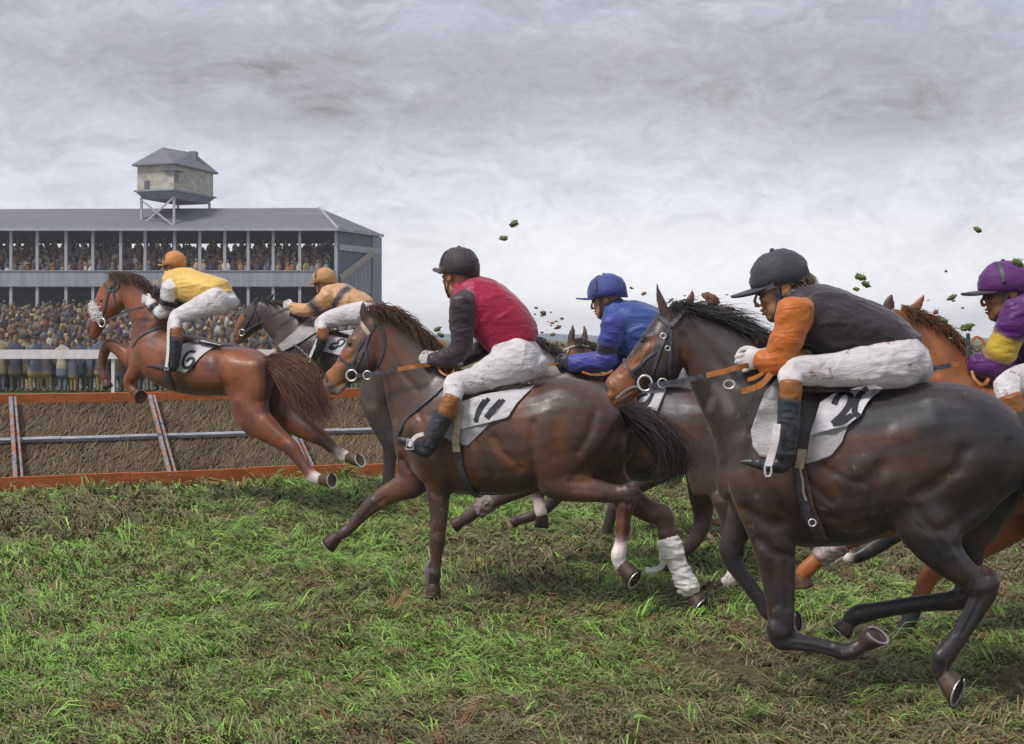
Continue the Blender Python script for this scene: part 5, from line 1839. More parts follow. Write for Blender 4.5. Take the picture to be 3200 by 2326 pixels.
    H.patch("saddle_pad", M_NUMCLOTH, tk, (860, 190, 1000, 170, 1150, 200, 1080, 290), (770, 410, 830, 440, 920, 470, 1050, 340), crop=CC, col=(.42, .41, .44), lift=.010)
    H.patch("number_cloth", M_NUMCLOTH, tk, (870, 200, 1020, 150, 1180, 120, 1345, 92), (815, 290, 885, 365, 1070, 320, 1180, 290, 1200, 230), crop=CC, col=(.64, .62, .64), lift=.020, wr=.010, seed=2)
    number_strokes(H, tk, CC, [(1055, 172, 1015, 220, 970, 310), (1030, 180, 990, 245, 975, 318), (1150, 180, 1095, 240, 1045, 296), (1130, 182, 1075, 240, 1035, 290)], 26)
    f = Field(.008)
    H.prof([(880, 30, 870, 180, .36), (980, 48, 990, 150, .42), (1120, 58, 1150, 140, .44), (1270, 62, 1280, 120, .36)], field=f, col='d', k=.03)
    H.finish("saddle_seat", M_SADDLE, tk, field=f)
    H.strap("girth", M_STRAP_P, tk, 46, 890, 225, 870, 330, 858, 430, 855, 500, lift=.035)
    H.strap("girth_strap", M_STRAP_D, tk, 42, 862, 440, 866, 540, 890, 640, 940, 730, 985, 775, lift=.016)
    H.straps("breast_strap", M_STRAP_D, tk, 20, [(755, 100, 700, 165, 620, 230, 545, 300, 490, 400), (790, 80, 745, 120, 715, 155)], lift=.012)
    return H


def rider11():
    fr = Frame(1500, 8.8, 10)
    J = Rider(fr, 0.008, CB, jpal(body=(.40, .014, .060), sleeve=(.050, .034, .045), cap=(.050, .038, .042), breech=(.70, .67, .68)),
              "jockey in a crimson jacket with black sleeves and a black cap", (1250, 900), 21)
    J.torso([(925, 262, 840, 350, .20), (1000, 248, 835, 420, .36), (1110, 285, 880, 520, .42), (1220, 370, 945, 600, .40), (1310, 470, 1010, 670, .36), (1350, 560, 1070, 735, .33)])
    J.sleeve([(890, 400, 160), (885, 500, 158), (885, 600, 140), (880, 690, 140), (840, 735, 128), (780, 760, 118), (725, 768, 96), (706, 766, 92)], s=(.21, .15))
    J.sleeve([(1040, 600, 130), (1030, 680, 110), (960, 725, 105), (880, 765, 95), (840, 785, 84)], s=(-.16, -.04))
    J.seat([(1190, 590, 1090, 790, .33), (1270, 610, 1130, 930, .37), (1345, 660, 1230, 940, .36), (1388, 740, 1320, 890, .28)])
    J.leg([(1260, 760, 300), (1180, 800, 265), (1080, 850, 215), (960, 900, 165), (880, 915, 150), (845, 930, 145), (835, 970, 130), (828, 1010, 112)], s=(.10, .34), ratio=.8, lower=[(790, 1090, 90), (740, 1180, 80)])
    J.leg([(1260, 760, 280), (1140, 830, 220), (960, 900, 160), (860, 930, 140), (830, 1000, 110)], s=(-.10, -.34), ratio=.8)
    J.boot([(830, 1000, 104, 'top'), (815, 1040, 116, 'top'), (795, 1090, 116, 'top'), (778, 1118, 112), (755, 1160, 116), (728, 1215, 112), (700, 1270, 100), (685, 1310, 92)],
           [(690, 1300, 92), (655, 1345, 78), (600, 1312, 82), (550, 1285, 62), (505, 1268, 38), (482, 1262, 16)], s=.37)
    J.boot([(830, 1000, 104, 'top'), (795, 1090, 112, 'top'), (775, 1120, 112), (728, 1215, 108), (685, 1310, 92)], [(690, 1300, 92), (655, 1345, 78), (600, 1312, 82), (505, 1268, 38), (482, 1262, 16)], s=-.37)
    J.head(868, 248, .0, 285, yaw=48, pitch=2, capscale=1.05, neck_to=(930, 330), peak_len=.085, peak_up=.35)
    J.hand(683, 760, .15, (-30, 12), side=1, size=1.05)
    J.hand(815, 800, -.03, (-30, 5), side=-1, size=1.0)
    J.done()
    stirrup(J, "white stirrup strap and iron over the boot of the crimson jockey", (648, 1232, 605, 1246, 575, 1275, 556, 1310), (560, 1300), .43, CB, .026)
    return J


H11 = horse11()
J11 = rider11()
# ------------------------------------------------------------------ dark horse number 20 and its rider
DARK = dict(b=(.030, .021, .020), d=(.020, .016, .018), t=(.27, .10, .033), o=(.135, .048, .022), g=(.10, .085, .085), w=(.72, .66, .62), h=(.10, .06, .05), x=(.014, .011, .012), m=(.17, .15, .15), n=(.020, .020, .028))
CF = Crop(1700, 820, 2.66)


def horse20():
    fr = Frame(2700, 6.45, 9)
    H = Body(fr, 0.0085, CD, DARK)
    e = 1480
    root = thing("racehorse", "near-black racehorse number 20 with folded forelegs, largest and nearest in the race", "horse", (fr.P(*CD(1250, 1800), 0)[0], 6.45, 0), "racehorses in the race")
    P, L = H.prof, H.limb
    P([(500, 1180, 450, 1620, .32), (650, 960, 590, 1770, .50), (820, 850, 820, 1885, .58), (1010, 900, 1020, 1892, .61), (1200, 925, 1240, 1872, .64),
       (1400, 912, 1420, 1800, .64), (1580, 880, 1600, 1720, .63), (1760, 866, 1760, 1660, .62), (1960, 902, 1960, 1600, .59), (2150, 1005, 2140, 1560, .52), (2310, 1180, 2280, 1500, .38)], k=.05, n=2.4)
    P([(1080, 365, 1090, 740, .17), (1265, 395, 1185, 930, .20), (1480, 455, 1262, 1130, .24), (1700, 545, 1345, 1320, .30), (1900, 660, 1410, 1480, .38), (2060, 850, 1480, 1640, .46)], k=.07, crop=CF)
    P([(960, 415, 1200, 600, .15), (868, 530, 1165, 780, .225), (785, 655, 1060, 930, .24), (695, 785, 915, 1035, .195), (600, 890, 800, 1095, .15, 't'), (525, 965, 715, 1175, .145, 't'),
       (495, 1040, 640, 1205, .115, 't'), (520, 1100, 610, 1200, .08, 'd')], k=.03, crop=CF)
    for d in (.07, -.07):
        H.f.ell(fr.P(*CF(1010, 830), d), (fr.fwd * .09, fr.left * .05, np.array((0, 0, .12))), H.c('b'), k=.03)
    L([(1015, 450, 90), (985, 360, 84), (955, 270, 60), (945, 210, 34), (938, 172, 10)], s=.06, ratio=.45, k=.015, crop=CF, col='d')
    L([(1180, 400, 84), (1210, 330, 80), (1230, 265, 52), (1234, 205, 12)], s=-.06, ratio=.45, k=.015, crop=CF, col='o')
    # near foreleg, folded at the knee
    L([(650, 1250, 400), (640, 1480, 430), (670, 1650, 390), (690, 1780, 320), (705, 1890, 275), (720, 2010, 232), (738, 2160, 196), (748, 2280, 172), (750, 2370, 168), (742, 2425, 172), (760, 2475, 150),
       (830, 2490, 116), (920, 2502, 104), (1010, 2520, 98), (1090, 2542, 104), (1160, 2556, 116), (1210, 2540, 104), (1250, 2515, 100)], s=(.17, .13), ratio=(.5, .85), k=.035)
    # far foreleg
    L([(560, 1600, 300), (520, 1700, 230), (480, 1790, 180), (445, 1870, 160), (440, 1920, 158), (452, 1990, 130), (500, 2070, 104), (560, 2150, 98), (620, 2230, 98), (670, 2300, 108), (720, 2340, 96), (770, 2350, 90)],
      s=(-.13, -.15), ratio=(.5, .85), k=.035)
    # near hind
    L([(1960, 1150, 620), (1880, 1380, 640), (1800, 1560, 560), (1720, 1700, 430)], s=(.13, .16), ratio=.5, k=.07)
    L([(1520, 1480, 300), (1560, 1600, 330), (1640, 1740, 370), (1720, 1880, 300), (1800, 1980, 232), (1890, 2060, 182), (1970, 2110, 158), (2025, 2140, 160), (2010, 2200, 156), (1965, 2290, 132),
       (1905, 2390, 118), (1845, 2480, 114), (1785, 2560, 132), (1750, 2610, 130), (1745, 2660, 116), (1765, 2700, 116)], s=(.20, .15), ratio=(.7, .85), k=.05)
    L([(2000, 2030, 60), (2060, 2070, 70), (2080, 2100, 70), (2040, 2150, 80)], s=.155, ratio=.6, k=.03)
    # far hind
    L([(2050, 1250, 560), (2000, 1500, 540), (1950, 1700, 400), (1900, 1860, 300), (1900, 2000, 220), (1920, 2120, 170), (1900, 2200, 150), (1820, 2235, 130), (1700, 2245, 112), (1560, 2262, 106), (1420, 2285, 106),
       (1310, 2305, 116), (1240, 2320, 128), (1195, 2345, 108), (1175, 2372, 96)], s=(-.13, -.15), ratio=(.5, .85), k=.05)
    S, A = H.sculpt, H.paint
    S(-.014, 40, 1365, 1400, 1362, 1520, 1385, 1640, 1430, 1790)
    S(.016, 70, 1440, 1500, 1480, 1580)
    S(-.012, 34, 1900, 1300, 1840, 1420, 1700, 1520, 1560, 1580)
    S(-.012, 34, 2100, 1500, 2040, 1600, 1900, 1700, 1790, 1790)
    S(.012, 60, 2000, 1350, 1950, 1480, 1800, 1580)
    S(-.010, 30, 1560, 1640, 1620, 1760, 1720, 1800)
    S(.012, 60, 1700, 950, 1850, 960, 2000, 1040)
    S(-.012, 36, 860, 1400, 870, 1650, 850, 1860)
    S(.014, 90, 620, 1420, 690, 1600)
    S(-.010, 36, 420, 1620, 560, 1690, 700, 1760, 790, 1740)
    S(-.010, 30, 620, 1860, 700, 1940, 830, 1960)
    S(-.008, 24, 900, 1480, 980, 1540, 1060, 1620)
    S(-.006, 26, 1010, 1400, 1120, 1460, 1250, 1500)
    S(-.006, 26, 1050, 1720, 1200, 1760, 1330, 1740)
    S(.010, 50, 1300, 1380, 1240, 1420, 1130, 1480)
    S(.008, 26, 700, 2400, 760, 2440)
    S(-.006, 20, 2000, 2060, 1930, 2130, 1890, 2190)
    S(.008, 24, 1880, 2170, 1960, 2180, 2040, 2150)
    S(.010, 22, 690, 2390, 715, 2450); S(-.008, 15, 800, 2470, 930, 2482, 1060, 2510); S(-.006, 12, 820, 2510, 940, 2525, 1080, 2560); S(.008, 20, 1170, 2570, 1200, 2560)
    S(-.009, 20, 690, 2000, 705, 2130, 725, 2260); S(-.009, 22, 780, 2010, 790, 2150, 790, 2280); S(.009, 34, 640, 1930, 670, 2020)
    S(.012, 24, 2075, 2085, 2090, 2120); S(-.009, 17, 1990, 2230, 1940, 2340, 1880, 2440); S(-.008, 15, 1940, 2210, 1890, 2320, 1830, 2430); S(.009, 20, 1725, 2570, 1740, 2600)
    S(-.010, 28, 1840, 1900, 1930, 1990, 2010, 2060); S(.012, 40, 1700, 1820, 1800, 1930); S(-.010, 26, 1600, 1660, 1680, 1800, 1790, 1930)
    S(-.012, 34, 2180, 1250, 2160, 1420, 2100, 1560); S(.012, 60, 1500, 1180, 1700, 1120)
    S(-.009, 26, 560, 1250, 540, 1400, 600, 1560); S(.012, 50, 470, 1480, 500, 1600); S(-.009, 26, 700, 1560, 760, 1680, 840, 1720)
    S(-.005, 14, 1180, 1420, 1230, 1540, 1260, 1680); S(-.005, 14, 1270, 1400, 1310, 1540, 1320, 1680); S(-.005, 14, 1090, 1500, 1140, 1620, 1170, 1720)
    S(-.006, 10, 470, 1880, 520, 2000, 600, 2160)
    for vein in ((1480, 1560, 1560, 1640, 1600, 1740, 1680, 1800), (1120, 1800, 1200, 1820, 1300, 1790), (640, 1700, 660, 1800, 720, 1900), (1960, 2090, 1900, 2200, 1880, 2300)):
        S(.006, 8, *vein)
    # head modelling
    S(-.020, 26, 500, 1005, 525, 1065, crop=CF); S(.010, 18, 545, 990, 570, 1040, crop=CF); S(-.006, 10, 620, 1140, 700, 1085, crop=CF); S(-.007, 16, 760, 740, 720, 850, 640, 930, crop=CF); S(.007, 14, 880, 700, 800, 830, 760, 900, crop=CF)
    S(-.007, 12, 575, 1150, 690, 1080, 810, 1040, crop=CF)
    S(-.010, 20, 790, 670, 840, 655, crop=CF); S(.012, 22, 790, 610, 860, 620, crop=CF)
    S(-.008, 24, 700, 850, 800, 830, 880, 740, 900, 650, crop=CF)
    S(.010, 50, 1010, 700, 1030, 830, 980, 920, crop=CF)
    S(-.010, 36, 1160, 620, 1180, 800, 1170, 930, crop=CF)
    S(-.008, 40, 1250, 560, 1420, 800, 1600, 1000, crop=CF)
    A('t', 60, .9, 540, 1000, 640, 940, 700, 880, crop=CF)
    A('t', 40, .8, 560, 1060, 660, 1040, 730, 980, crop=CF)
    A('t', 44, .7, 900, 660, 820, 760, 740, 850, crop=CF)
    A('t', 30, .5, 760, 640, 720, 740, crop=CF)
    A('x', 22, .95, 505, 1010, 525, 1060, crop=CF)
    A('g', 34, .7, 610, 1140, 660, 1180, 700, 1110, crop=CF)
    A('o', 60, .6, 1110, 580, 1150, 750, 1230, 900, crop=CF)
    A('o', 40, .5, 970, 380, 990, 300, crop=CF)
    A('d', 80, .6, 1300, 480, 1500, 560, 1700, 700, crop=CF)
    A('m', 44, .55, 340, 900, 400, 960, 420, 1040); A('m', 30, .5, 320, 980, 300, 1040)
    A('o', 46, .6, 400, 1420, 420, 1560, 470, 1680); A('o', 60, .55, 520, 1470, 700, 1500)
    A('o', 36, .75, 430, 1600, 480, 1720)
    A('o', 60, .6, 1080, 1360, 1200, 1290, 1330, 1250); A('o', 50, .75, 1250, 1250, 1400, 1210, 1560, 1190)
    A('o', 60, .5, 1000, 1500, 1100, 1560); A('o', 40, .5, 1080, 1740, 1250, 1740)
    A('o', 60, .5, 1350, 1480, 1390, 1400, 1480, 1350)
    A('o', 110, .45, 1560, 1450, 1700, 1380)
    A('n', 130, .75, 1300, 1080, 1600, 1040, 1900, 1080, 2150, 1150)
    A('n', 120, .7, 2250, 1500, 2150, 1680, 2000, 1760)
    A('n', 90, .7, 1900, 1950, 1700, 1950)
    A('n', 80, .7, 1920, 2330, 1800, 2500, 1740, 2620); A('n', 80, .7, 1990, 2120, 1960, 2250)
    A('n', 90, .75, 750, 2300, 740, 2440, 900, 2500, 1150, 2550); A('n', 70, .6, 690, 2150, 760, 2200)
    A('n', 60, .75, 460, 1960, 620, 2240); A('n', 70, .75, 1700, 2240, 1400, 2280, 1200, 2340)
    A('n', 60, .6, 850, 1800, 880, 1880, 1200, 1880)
    A('t', 12, .8, 512, 1870, 522, 1876)
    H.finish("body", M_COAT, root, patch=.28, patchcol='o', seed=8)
    H.hoof(root, 1255, 2512, .13, 1352, 2452, .16, 54, 78, nrm=(.34, -.50, .80))
    H.hoof(root, 790, 2352, -.15, 855, 2368, -.12, 46, 70, nrm=(.8, -.6, .1))
    H.hoof(root, 1770, 2700, .15, 1850, 2808, .20, 64, 96, nrm=(.70, -.66, -.25))
    H.hoof(root, 1180, 2366, -.15, 1125, 2432, -.15, 46, 64)
    H.eye(root, 818, 652, 24, crop=CF)
    hair("mane", root, [[(1090, 330, .0), (1060, 400, .06), (1030, 470, .08)], [(1200, 370, 0), (1300, 400, .03), (1450, 440, .05)], [(1330, 410, 0), (1500, 440, .03), (1760, 520, .04)],
                        [(1500, 460, 0), (1650, 520, .05), (1860, 610, .06)], [(1680, 540, 0), (1800, 620, .08), (1950, 720, .1)], [(1850, 640, 0), (1920, 730, .1), (2000, 830, .12)]],
         1500, fr, CF, width=.0024, spread=.022, sspread=.03, cols=((.014, .012, .013), (.045, .035, .034)), seed=14)
    hair("tail", root, [[(2250, 1080, .0), (2330, 1140, .03), (2420, 1300, .05), (2460, 1500, .05), (2440, 1760, .04)], [(2230, 1100, .05), (2280, 1200, .08), (2360, 1360, .08), (2400, 1560, .06), (2400, 1800, .02)],
                        [(2210, 1080, .08), (2245, 1180, .12), (2300, 1330, .12), (2330, 1500, .1), (2340, 1680, .06)]],
         1100, fr, CD, width=.003, spread=.03, sspread=.03, seed=15, seg=12, frizz=.02)
    br = H.straps("bridle", M_STRAP_D, root, 26, [(1110, 420, 1060, 520, 1000, 640, 950, 780, 890, 960), (1130, 400, 1180, 380, 1190, 400), (1050, 560, 1050, 700, 1040, 830, 1045, 930)], crop=CF, lift=.006)
    H.strap("brow_band", M_STRAP_D, br, 34, 940, 430, 990, 480, 1060, 540, crop=CF, lift=.010)
    H.strap("brow_band", mat_leather("worn_grey_strap", (.17, .16, .17), .5), br, 34, 1175, 400, 1120, 460, 1060, 530, crop=CF, lift=.012)
    H.strap("nose_band", M_STRAP_D, br, 22, 660, 775, 680, 840, 720, 910, 765, 960, crop=CF, lift=.008)
    H.strap("nose_band", M_STRAP_D, br, 20, 730, 915, 800, 860, 860, 800, 940, 740, crop=CF, lift=.006)
    H.strap("lip_foam", M_STEEL, br, 18, 600, 1120, 680, 1060, 740, 1030, 800, 1025, crop=CF, lift=.010)  # pale strip along the mouth, standing for white lips and foam
    H.ring("bit_ring", M_STEEL, br, 840, 1005, .15, 64, 10, crop=CF, squash=.9)
    H.ring("rein_ring", M_STEEL, br, 985, 1005, .19, 38, 6, crop=CF)
    H.ring("buckle", M_STEEL, br, 990, 612, .16, 22, 6, crop=CF)
    H.ring("buckle", M_STEEL, br, 1028, 715, .16, 18, 4, crop=CF, squash=1.2)
    H.free_strap("rein", M_STRAP_D, br, [(870, 1030, .16), (1000, 1010, .20), (1150, 985, .26), (1355, 940, .32)], 42, crop=CF)
    H.free_strap("rein", M_STRAP_T, br, [(1350, 940, .321), (1500, 905, .33), (1620, 870, .30), (1720, 855, .22)], 44, crop=CF)
    H.free_strap("rein", M_STRAP_T, br, [(690, 810, .26), (640, 870, .32), (580, 905, .33), (505, 925, .30)], 38, crop=CD)
    H.free_strap("rein", M_STRAP_T, br, [(655, 795, .24), (600, 835, .28), (540, 855, .28)], 24, crop=CD)
    H.free_strap("rein", M_STRAP_T, br, [(610, 655, .1), (600, 610, .12), (630, 598, .12), (665, 635, .12), (670, 660, .12)], 22, crop=CD)
    H.ring("buckle", M_STEEL, br, 425, 885, .30, 26, 8, crop=CD, squash=1.3)
    tk = thing("racing_saddle", "dark racing saddle over white number 20 cloth with grey lining on the near-black horse", "saddle", fr.P(*CD(1000, 900), 0), "racing saddles")
    H.patch("saddle_pad", M_BREECH, tk, (650, 930, 735, 830, 800, 840), (560, 1170, 575, 1270, 625, 1340, 660, 1345, 760, 1330), crop=CD, col=(.50, .49, .49), lift=.018, seed=5)
    H.patch("saddle_pad", M_NUMCLOTH, tk, (930, 1190, 1050, 1160, 1180, 1110), (900, 1378, 970, 1362, 1060, 1330, 1130, 1240), crop=CD, col=(.42, .41, .41), lift=.014, wr=.003, seed=6)
    H.patch("number_cloth", M_NUMCLOTH, tk, (990, 1000, 1090, 940, 1230, 900, 1320, 880, 1400, 912), (925, 1205, 1050, 1170, 1150, 1150, 1240, 1085, 1290, 990), crop=CD, col=(.63, .61, .63), lift=.028, wr=.010, seed=7)
    number_strokes(H, tk, CD, [(1080, 1010, 1105, 965, 1150, 940, 1185, 955, 1175, 1010, 1130, 1075, 1072, 1130), (1070, 1130, 1130, 1118, 1195, 1075),
                               (1290, 905, 1250, 940, 1215, 1000, 1210, 1060, 1235, 1082)], 36)
    f = Field(.008)
    H.prof([(850, 860, 850, 950, .40), (980, 890, 1000, 940, .42), (1150, 903, 1160, 920, .40), (1330, 900, 1340, 912, .32)], field=f, col='d', k=.03)
    H.finish("saddle_seat", M_SADDLE, tk, field=f)
    H.strap("girth", M_STRAP_P, tk, 54, 885, 1292, 880, 1340, 876, 1402, lift=.045)
    H.strap("girth", M_STRAP_P, tk, 14, 882, 1400, 890, 1480, 905, 1560, 918, 1600, lift=.030)
    H.strap("girth_strap", M_STRAP_D, tk, 62, 868, 1390, 880, 1500, 905, 1620, 945, 1740, 1000, 1850, lift=.018)
    H.strap("girth_strap", M_SADDLE, tk, 22, 905, 1390, 920, 1500, 950, 1640, 1000, 1760, 1040, 1860, lift=.022)
    H.ring("buckle", M_STEEL, tk, 945, 1748, .335, 22, 5, crop=CD)
    return H


def rider20():
    fr = Frame(2700, 6.45, 9)
    J = Rider(fr, 0.0075, CD, jpal(body=(.040, .032, .038), sleeve=(.56, .155, .028), cap=(.048, .050, .062), breech=(.68, .65, .655), skin=(.40, .22, .12)),
              "jockey in a black jacket with bright orange sleeves and a dark grey cap", (1300, 800), 41)
    J.torso([(880, 262, 740, 380, .24), (990, 262, 790, 540, .44), (1150, 305, 900, 640, .48), (1320, 372, 1010, 690, .45), (1470, 450, 1170, 690, .41), (1590, 560, 1330, 670, .36)])
    J.sleeve([(830, 400, 205), (825, 480, 208), (800, 570, 200), (765, 650, 190), (725, 725, 178), (680, 745, 160), (635, 735, 140), (612, 727, 118)], s=(.24, .22))
    J.sleeve([(1050, 600, 140), (1000, 650, 130), (930, 670, 115), (850, 690, 100)], s=(-.14, -.03))
    J.seat([(1330, 590, 1270, 860, .36), (1450, 560, 1400, 905, .40), (1560, 565, 1530, 895, .40), (1625, 640, 1600, 870, .32)])
    J.leg([(1480, 740, 330), (1330, 770, 285), (1140, 785, 225), (980, 795, 190), (870, 800, 178), (812, 815, 150), (806, 850, 140), (806, 872, 132)], s=(.12, .36), ratio=.8, lower=[(800, 1000, 100), (790, 1100, 90)])
    J.leg([(1480, 740, 330), (1300, 770, 270), (1100, 785, 210), (900, 800, 178), (812, 820, 150), (806, 872, 130)], s=(-.12, -.36), ratio=.8)
    for s in (.39, -.39):
        J.boot([(810, 865, 138, 'top'), (810, 910, 142, 'top'), (804, 965, 134, 'top'), (800, 985, 136), (797, 1080, 138), (792, 1180, 132), (782, 1270, 118), (772, 1330, 116)],
               [(772, 1320, 118), (760, 1385, 96), (690, 1390, 82), (610, 1380, 62), (540, 1370, 42), (485, 1364, 14)], s=s)
    J.head(752, 282, .0, 395, yaw=10, pitch=16, capscale=1.0, neck_to=(860, 400), peak_len=.088, peak_up=-.05, strap=False, goggles=True, haircol=(.4, .3, .2))
    r = np.random.default_rng(3)
    c, fw, up, sd, g = J.hf
    V, Fc = [], []
    mb = MB()
    for i in range(160):
        a = r.uniform(-1.9, 1.9)
        p = c + g * (-.02 * fw + (.012 + r.uniform(-.035, .02)) * up) + g * (-fw * .088 * math.cos(a) + sd * .074 * math.sin(a))
        d = (-fw * .5 * math.cos(a) + sd * .25 * math.sin(a) - up * .55) * g * r.uniform(.03, .065)
        mb.tube([p, p + d * .5, p + d + g * r.normal(0, .004, 3)], [.003, .0028, .0008], 4, col=tuple(np.array((.20, .135, .075)) * r.uniform(.5, 1.4)))
    mb.build("hair", M_HAIR, J.root, col=True)
    J.hand(572, 728, .215, (-30, 10), side=1, size=1.25, key='glove')
    J.hand(830, 700, -.02, (-30, 5), side=-1)
    J.done(folds=.009)
    st = thing("stirrup", "white stirrup strap and steel iron under the boot of the orange-sleeved jockey", "stirrup", fr.P(*CD(665, 1420), .44), "stirrups under the riders' boots")
    mb = MB()
    P = catmull([fr.P(*CD(*q), s) for q, s in (((724, 1130), .475), ((712, 1230), .475), ((690, 1320), .46), ((668, 1395), .46))], 5)
    v, f = ribbon(P, np.tile(fr.left, (len(P), 1)), .036, .005); mb.add(v, f)
    mb.build("stirrup_leather", M_STRAP_W, st)
    mb = MB()
    P = [fr.P(*CD(*q), .46) for q in ((648, 1392), (648, 1440), (656, 1458), (680, 1456), (688, 1436), (688, 1392), (648, 1392))]
    mb.tube(P, .006, 6)
    mb.build("stirrup_iron", M_STEEL, st)
    return J


H20 = horse20()
J20 = rider20()
# ------------------------------------------------------------------ chestnut number 6, leaping the fence
CHEST = dict(b=(.200, .058, .020), d=(.060, .026, .018), t=(.36, .12, .04), o=(.33, .092, .022), g=(.13, .10, .10), w=(.85, .80, .78), h=(.13, .075, .045), x=(.025, .014, .012), m=(.17, .12, .11), n=(.028, .02, .02))


def horse6():
    fr = Frame(760, 13.3, 27)
    H = Body(fr, 0.0115, CA, CHEST)
    root = thing("racehorse", "bright chestnut racehorse number 6 leaping the brush fence with white sheepskin on its nose", "horse", (fr.P(*CA(900, 900), 0)[0], 13.3, 0), "racehorses in the race")
    P, L, S, A = H.prof, H.limb, H.sculpt, H.paint
    P([(490, 570, 445, 740, .34), (590, 505, 545, 805, .48), (700, 525, 680, 880, .56), (850, 575, 830, 912, .61), (1000, 607, 980, 915, .62), (1130, 612, 1110, 910, .60), (1215, 650, 1200, 900, .54), (1270, 710, 1260, 880, .42)], k=.05, n=2.35)
    P([(320, 148, 392, 345, .16), (435, 155, 432, 430, .19), (525, 230, 450, 520, .24), (600, 330, 440, 610, .30), (650, 440, 445, 690, .38)], k=.07)
    P([(290, 170, 400, 270, .15), (238, 235, 380, 345, .20), (212, 305, 325, 415, .205), (192, 375, 268, 458, .15), (165, 435, 238, 505, .125), (145, 488, 215, 545, .11, 'o'), (150, 525, 192, 558, .08, 'g')], k=.03)
    H.f.ell(fr.P(*CA(325, 330), .06), (fr.fwd * .08, fr.left * .05, np.array((0, 0, .10))), H.c('b'), k=.03)
    L([(300, 210, 50), (292, 180, 46), (290, 155, 26), (294, 138, 8)], s=.05, ratio=.5, k=.015, col='d')
    L([(325, 190, 46), (322, 160, 40), (322, 142, 10)], s=-.05, ratio=.5, k=.015, col='d')
    L([(510, 640, 190), (480, 710, 160), (445, 765, 112), (412, 805, 84), (404, 832, 76), (420, 868, 60), (442, 890, 62)], s=(.14, .12), ratio=(.6, .85), k=.03)
    L([(500, 650, 180), (450, 690, 145), (395, 670, 112), (345, 628, 92), (300, 598, 82), (272, 605, 80), (252, 645, 72), (240, 700, 64), (240, 750, 60), (254, 795, 64), (262, 815, 56)], s=(-.12, -.12), ratio=(.6, .85), k=.03)
    L([(1150, 730, 330), (1155, 860, 330), (1165, 960, 290), (1190, 1030, 235)], s=(.13, .15), ratio=.55, k=.06)
    L([(1130, 960, 200), (1180, 1050, 215), (1250, 1110, 180), (1320, 1165, 140), (1390, 1215, 108), (1425, 1245, 104), (1455, 1290, 86), (1490, 1340, 76), (1530, 1390, 74), (1552, 1418, 84), (1558, 1424, 86, 'w'), (1580, 1432, 80, 'w'), (1600, 1438, 74, 'w')], s=(.17, .15), ratio=(.75, .85), k=.05)
    L([(1240, 760, 290), (1290, 880, 290), (1340, 980, 240), (1390, 1040, 195), (1470, 1100, 150), (1560, 1150, 120), (1620, 1185, 104), (1650, 1215, 88), (1690, 1250, 74), (1712, 1268, 78, 'w'), (1732, 1281, 82, 'w'), (1765, 1298, 76, 'w')], s=(-.14, -.15), ratio=(.6, .85), k=.05)
    S(-.012, 26, 1010, 870, 1040, 960, 1090, 1050); S(-.010, 24, 1280, 720, 1320, 840, 1320, 960)
    S(.012, 50, 1020, 680, 1010, 780); S(-.008, 20, 930, 680, 950, 780, 1010, 860); S(.010, 50, 1180, 760, 1200, 900)
    S(-.008, 18, 430, 560, 500, 520, 600, 470); S(.010, 40, 500, 620, 540, 700); S(-.008, 20, 420, 600, 440, 690, 480, 760)
    S(.007, 26, 1260, 1060, 1350, 1150); S(-.010, 14, 152, 500, 160, 520); S(-.006, 8, 175, 540, 210, 510); S(-.007, 14, 300, 250, 330, 400)
    A('o', 60, .8, 1020, 690, 1010, 800, 990, 840); A('o', 80, .7, 1100, 720, 1180, 860, 1180, 960); A('o', 50, .7, 420, 300, 470, 400, 540, 420); A('o', 44, .7, 500, 620, 560, 700, 620, 640)
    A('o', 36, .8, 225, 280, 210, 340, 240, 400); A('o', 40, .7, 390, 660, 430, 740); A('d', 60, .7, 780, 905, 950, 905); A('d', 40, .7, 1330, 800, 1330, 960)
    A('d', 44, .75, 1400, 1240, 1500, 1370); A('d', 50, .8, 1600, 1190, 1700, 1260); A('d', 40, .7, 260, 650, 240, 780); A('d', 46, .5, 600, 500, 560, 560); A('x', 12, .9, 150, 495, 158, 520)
    A('d', 60, .7, 1400, 1000, 1500, 1100); A('d', 60, .55, 1240, 720, 1290, 860, 1280, 980); A('d', 44, .5, 900, 700, 960, 780, 1000, 900); A('d', 50, .5, 1080, 980, 1150, 1060); A('d', 40, .5, 620, 640, 680, 800, 760, 860); A('d', 36, .5, 520, 420, 470, 480)  # dark strokes: shading painted into the coat on haunch and flank
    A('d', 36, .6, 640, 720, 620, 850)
    H.finish("body", M_COAT, root, patch=.5, patchcol='d', seed=12)
    H.hoof(root, 450, 893, .12, 480, 922, .13, 32, 42, shoe=False, nrm=(.5, -.8, -.2))
    H.hoof(root, 262, 818, -.12, 274, 862, -.12, 28, 36, shoe=False)
    H.hoof(root, 1605, 1438, .15, 1674, 1444, .17, 38, 48, nrm=(.72, -.68, .1))
    H.hoof(root, 1772, 1300, -.15, 1850, 1318, -.13, 36, 46, nrm=(.66, -.6, .45))
    H.eye(root, 232, 318, 12)
    hair("mane", root, [[(290, 145, 0), (310, 185, .05), (330, 230, .08)], [(360, 142, 0), (400, 180, .05), (440, 230, .09)], [(450, 155, 0), (490, 200, .06), (520, 260, .1)], [(520, 220, 0), (545, 270, .07), (570, 320, .12)]],
         700, fr, CA, width=.0035, spread=.018, sspread=.03, cols=((.03, .016, .012), (.10, .04, .02)), seed=24)
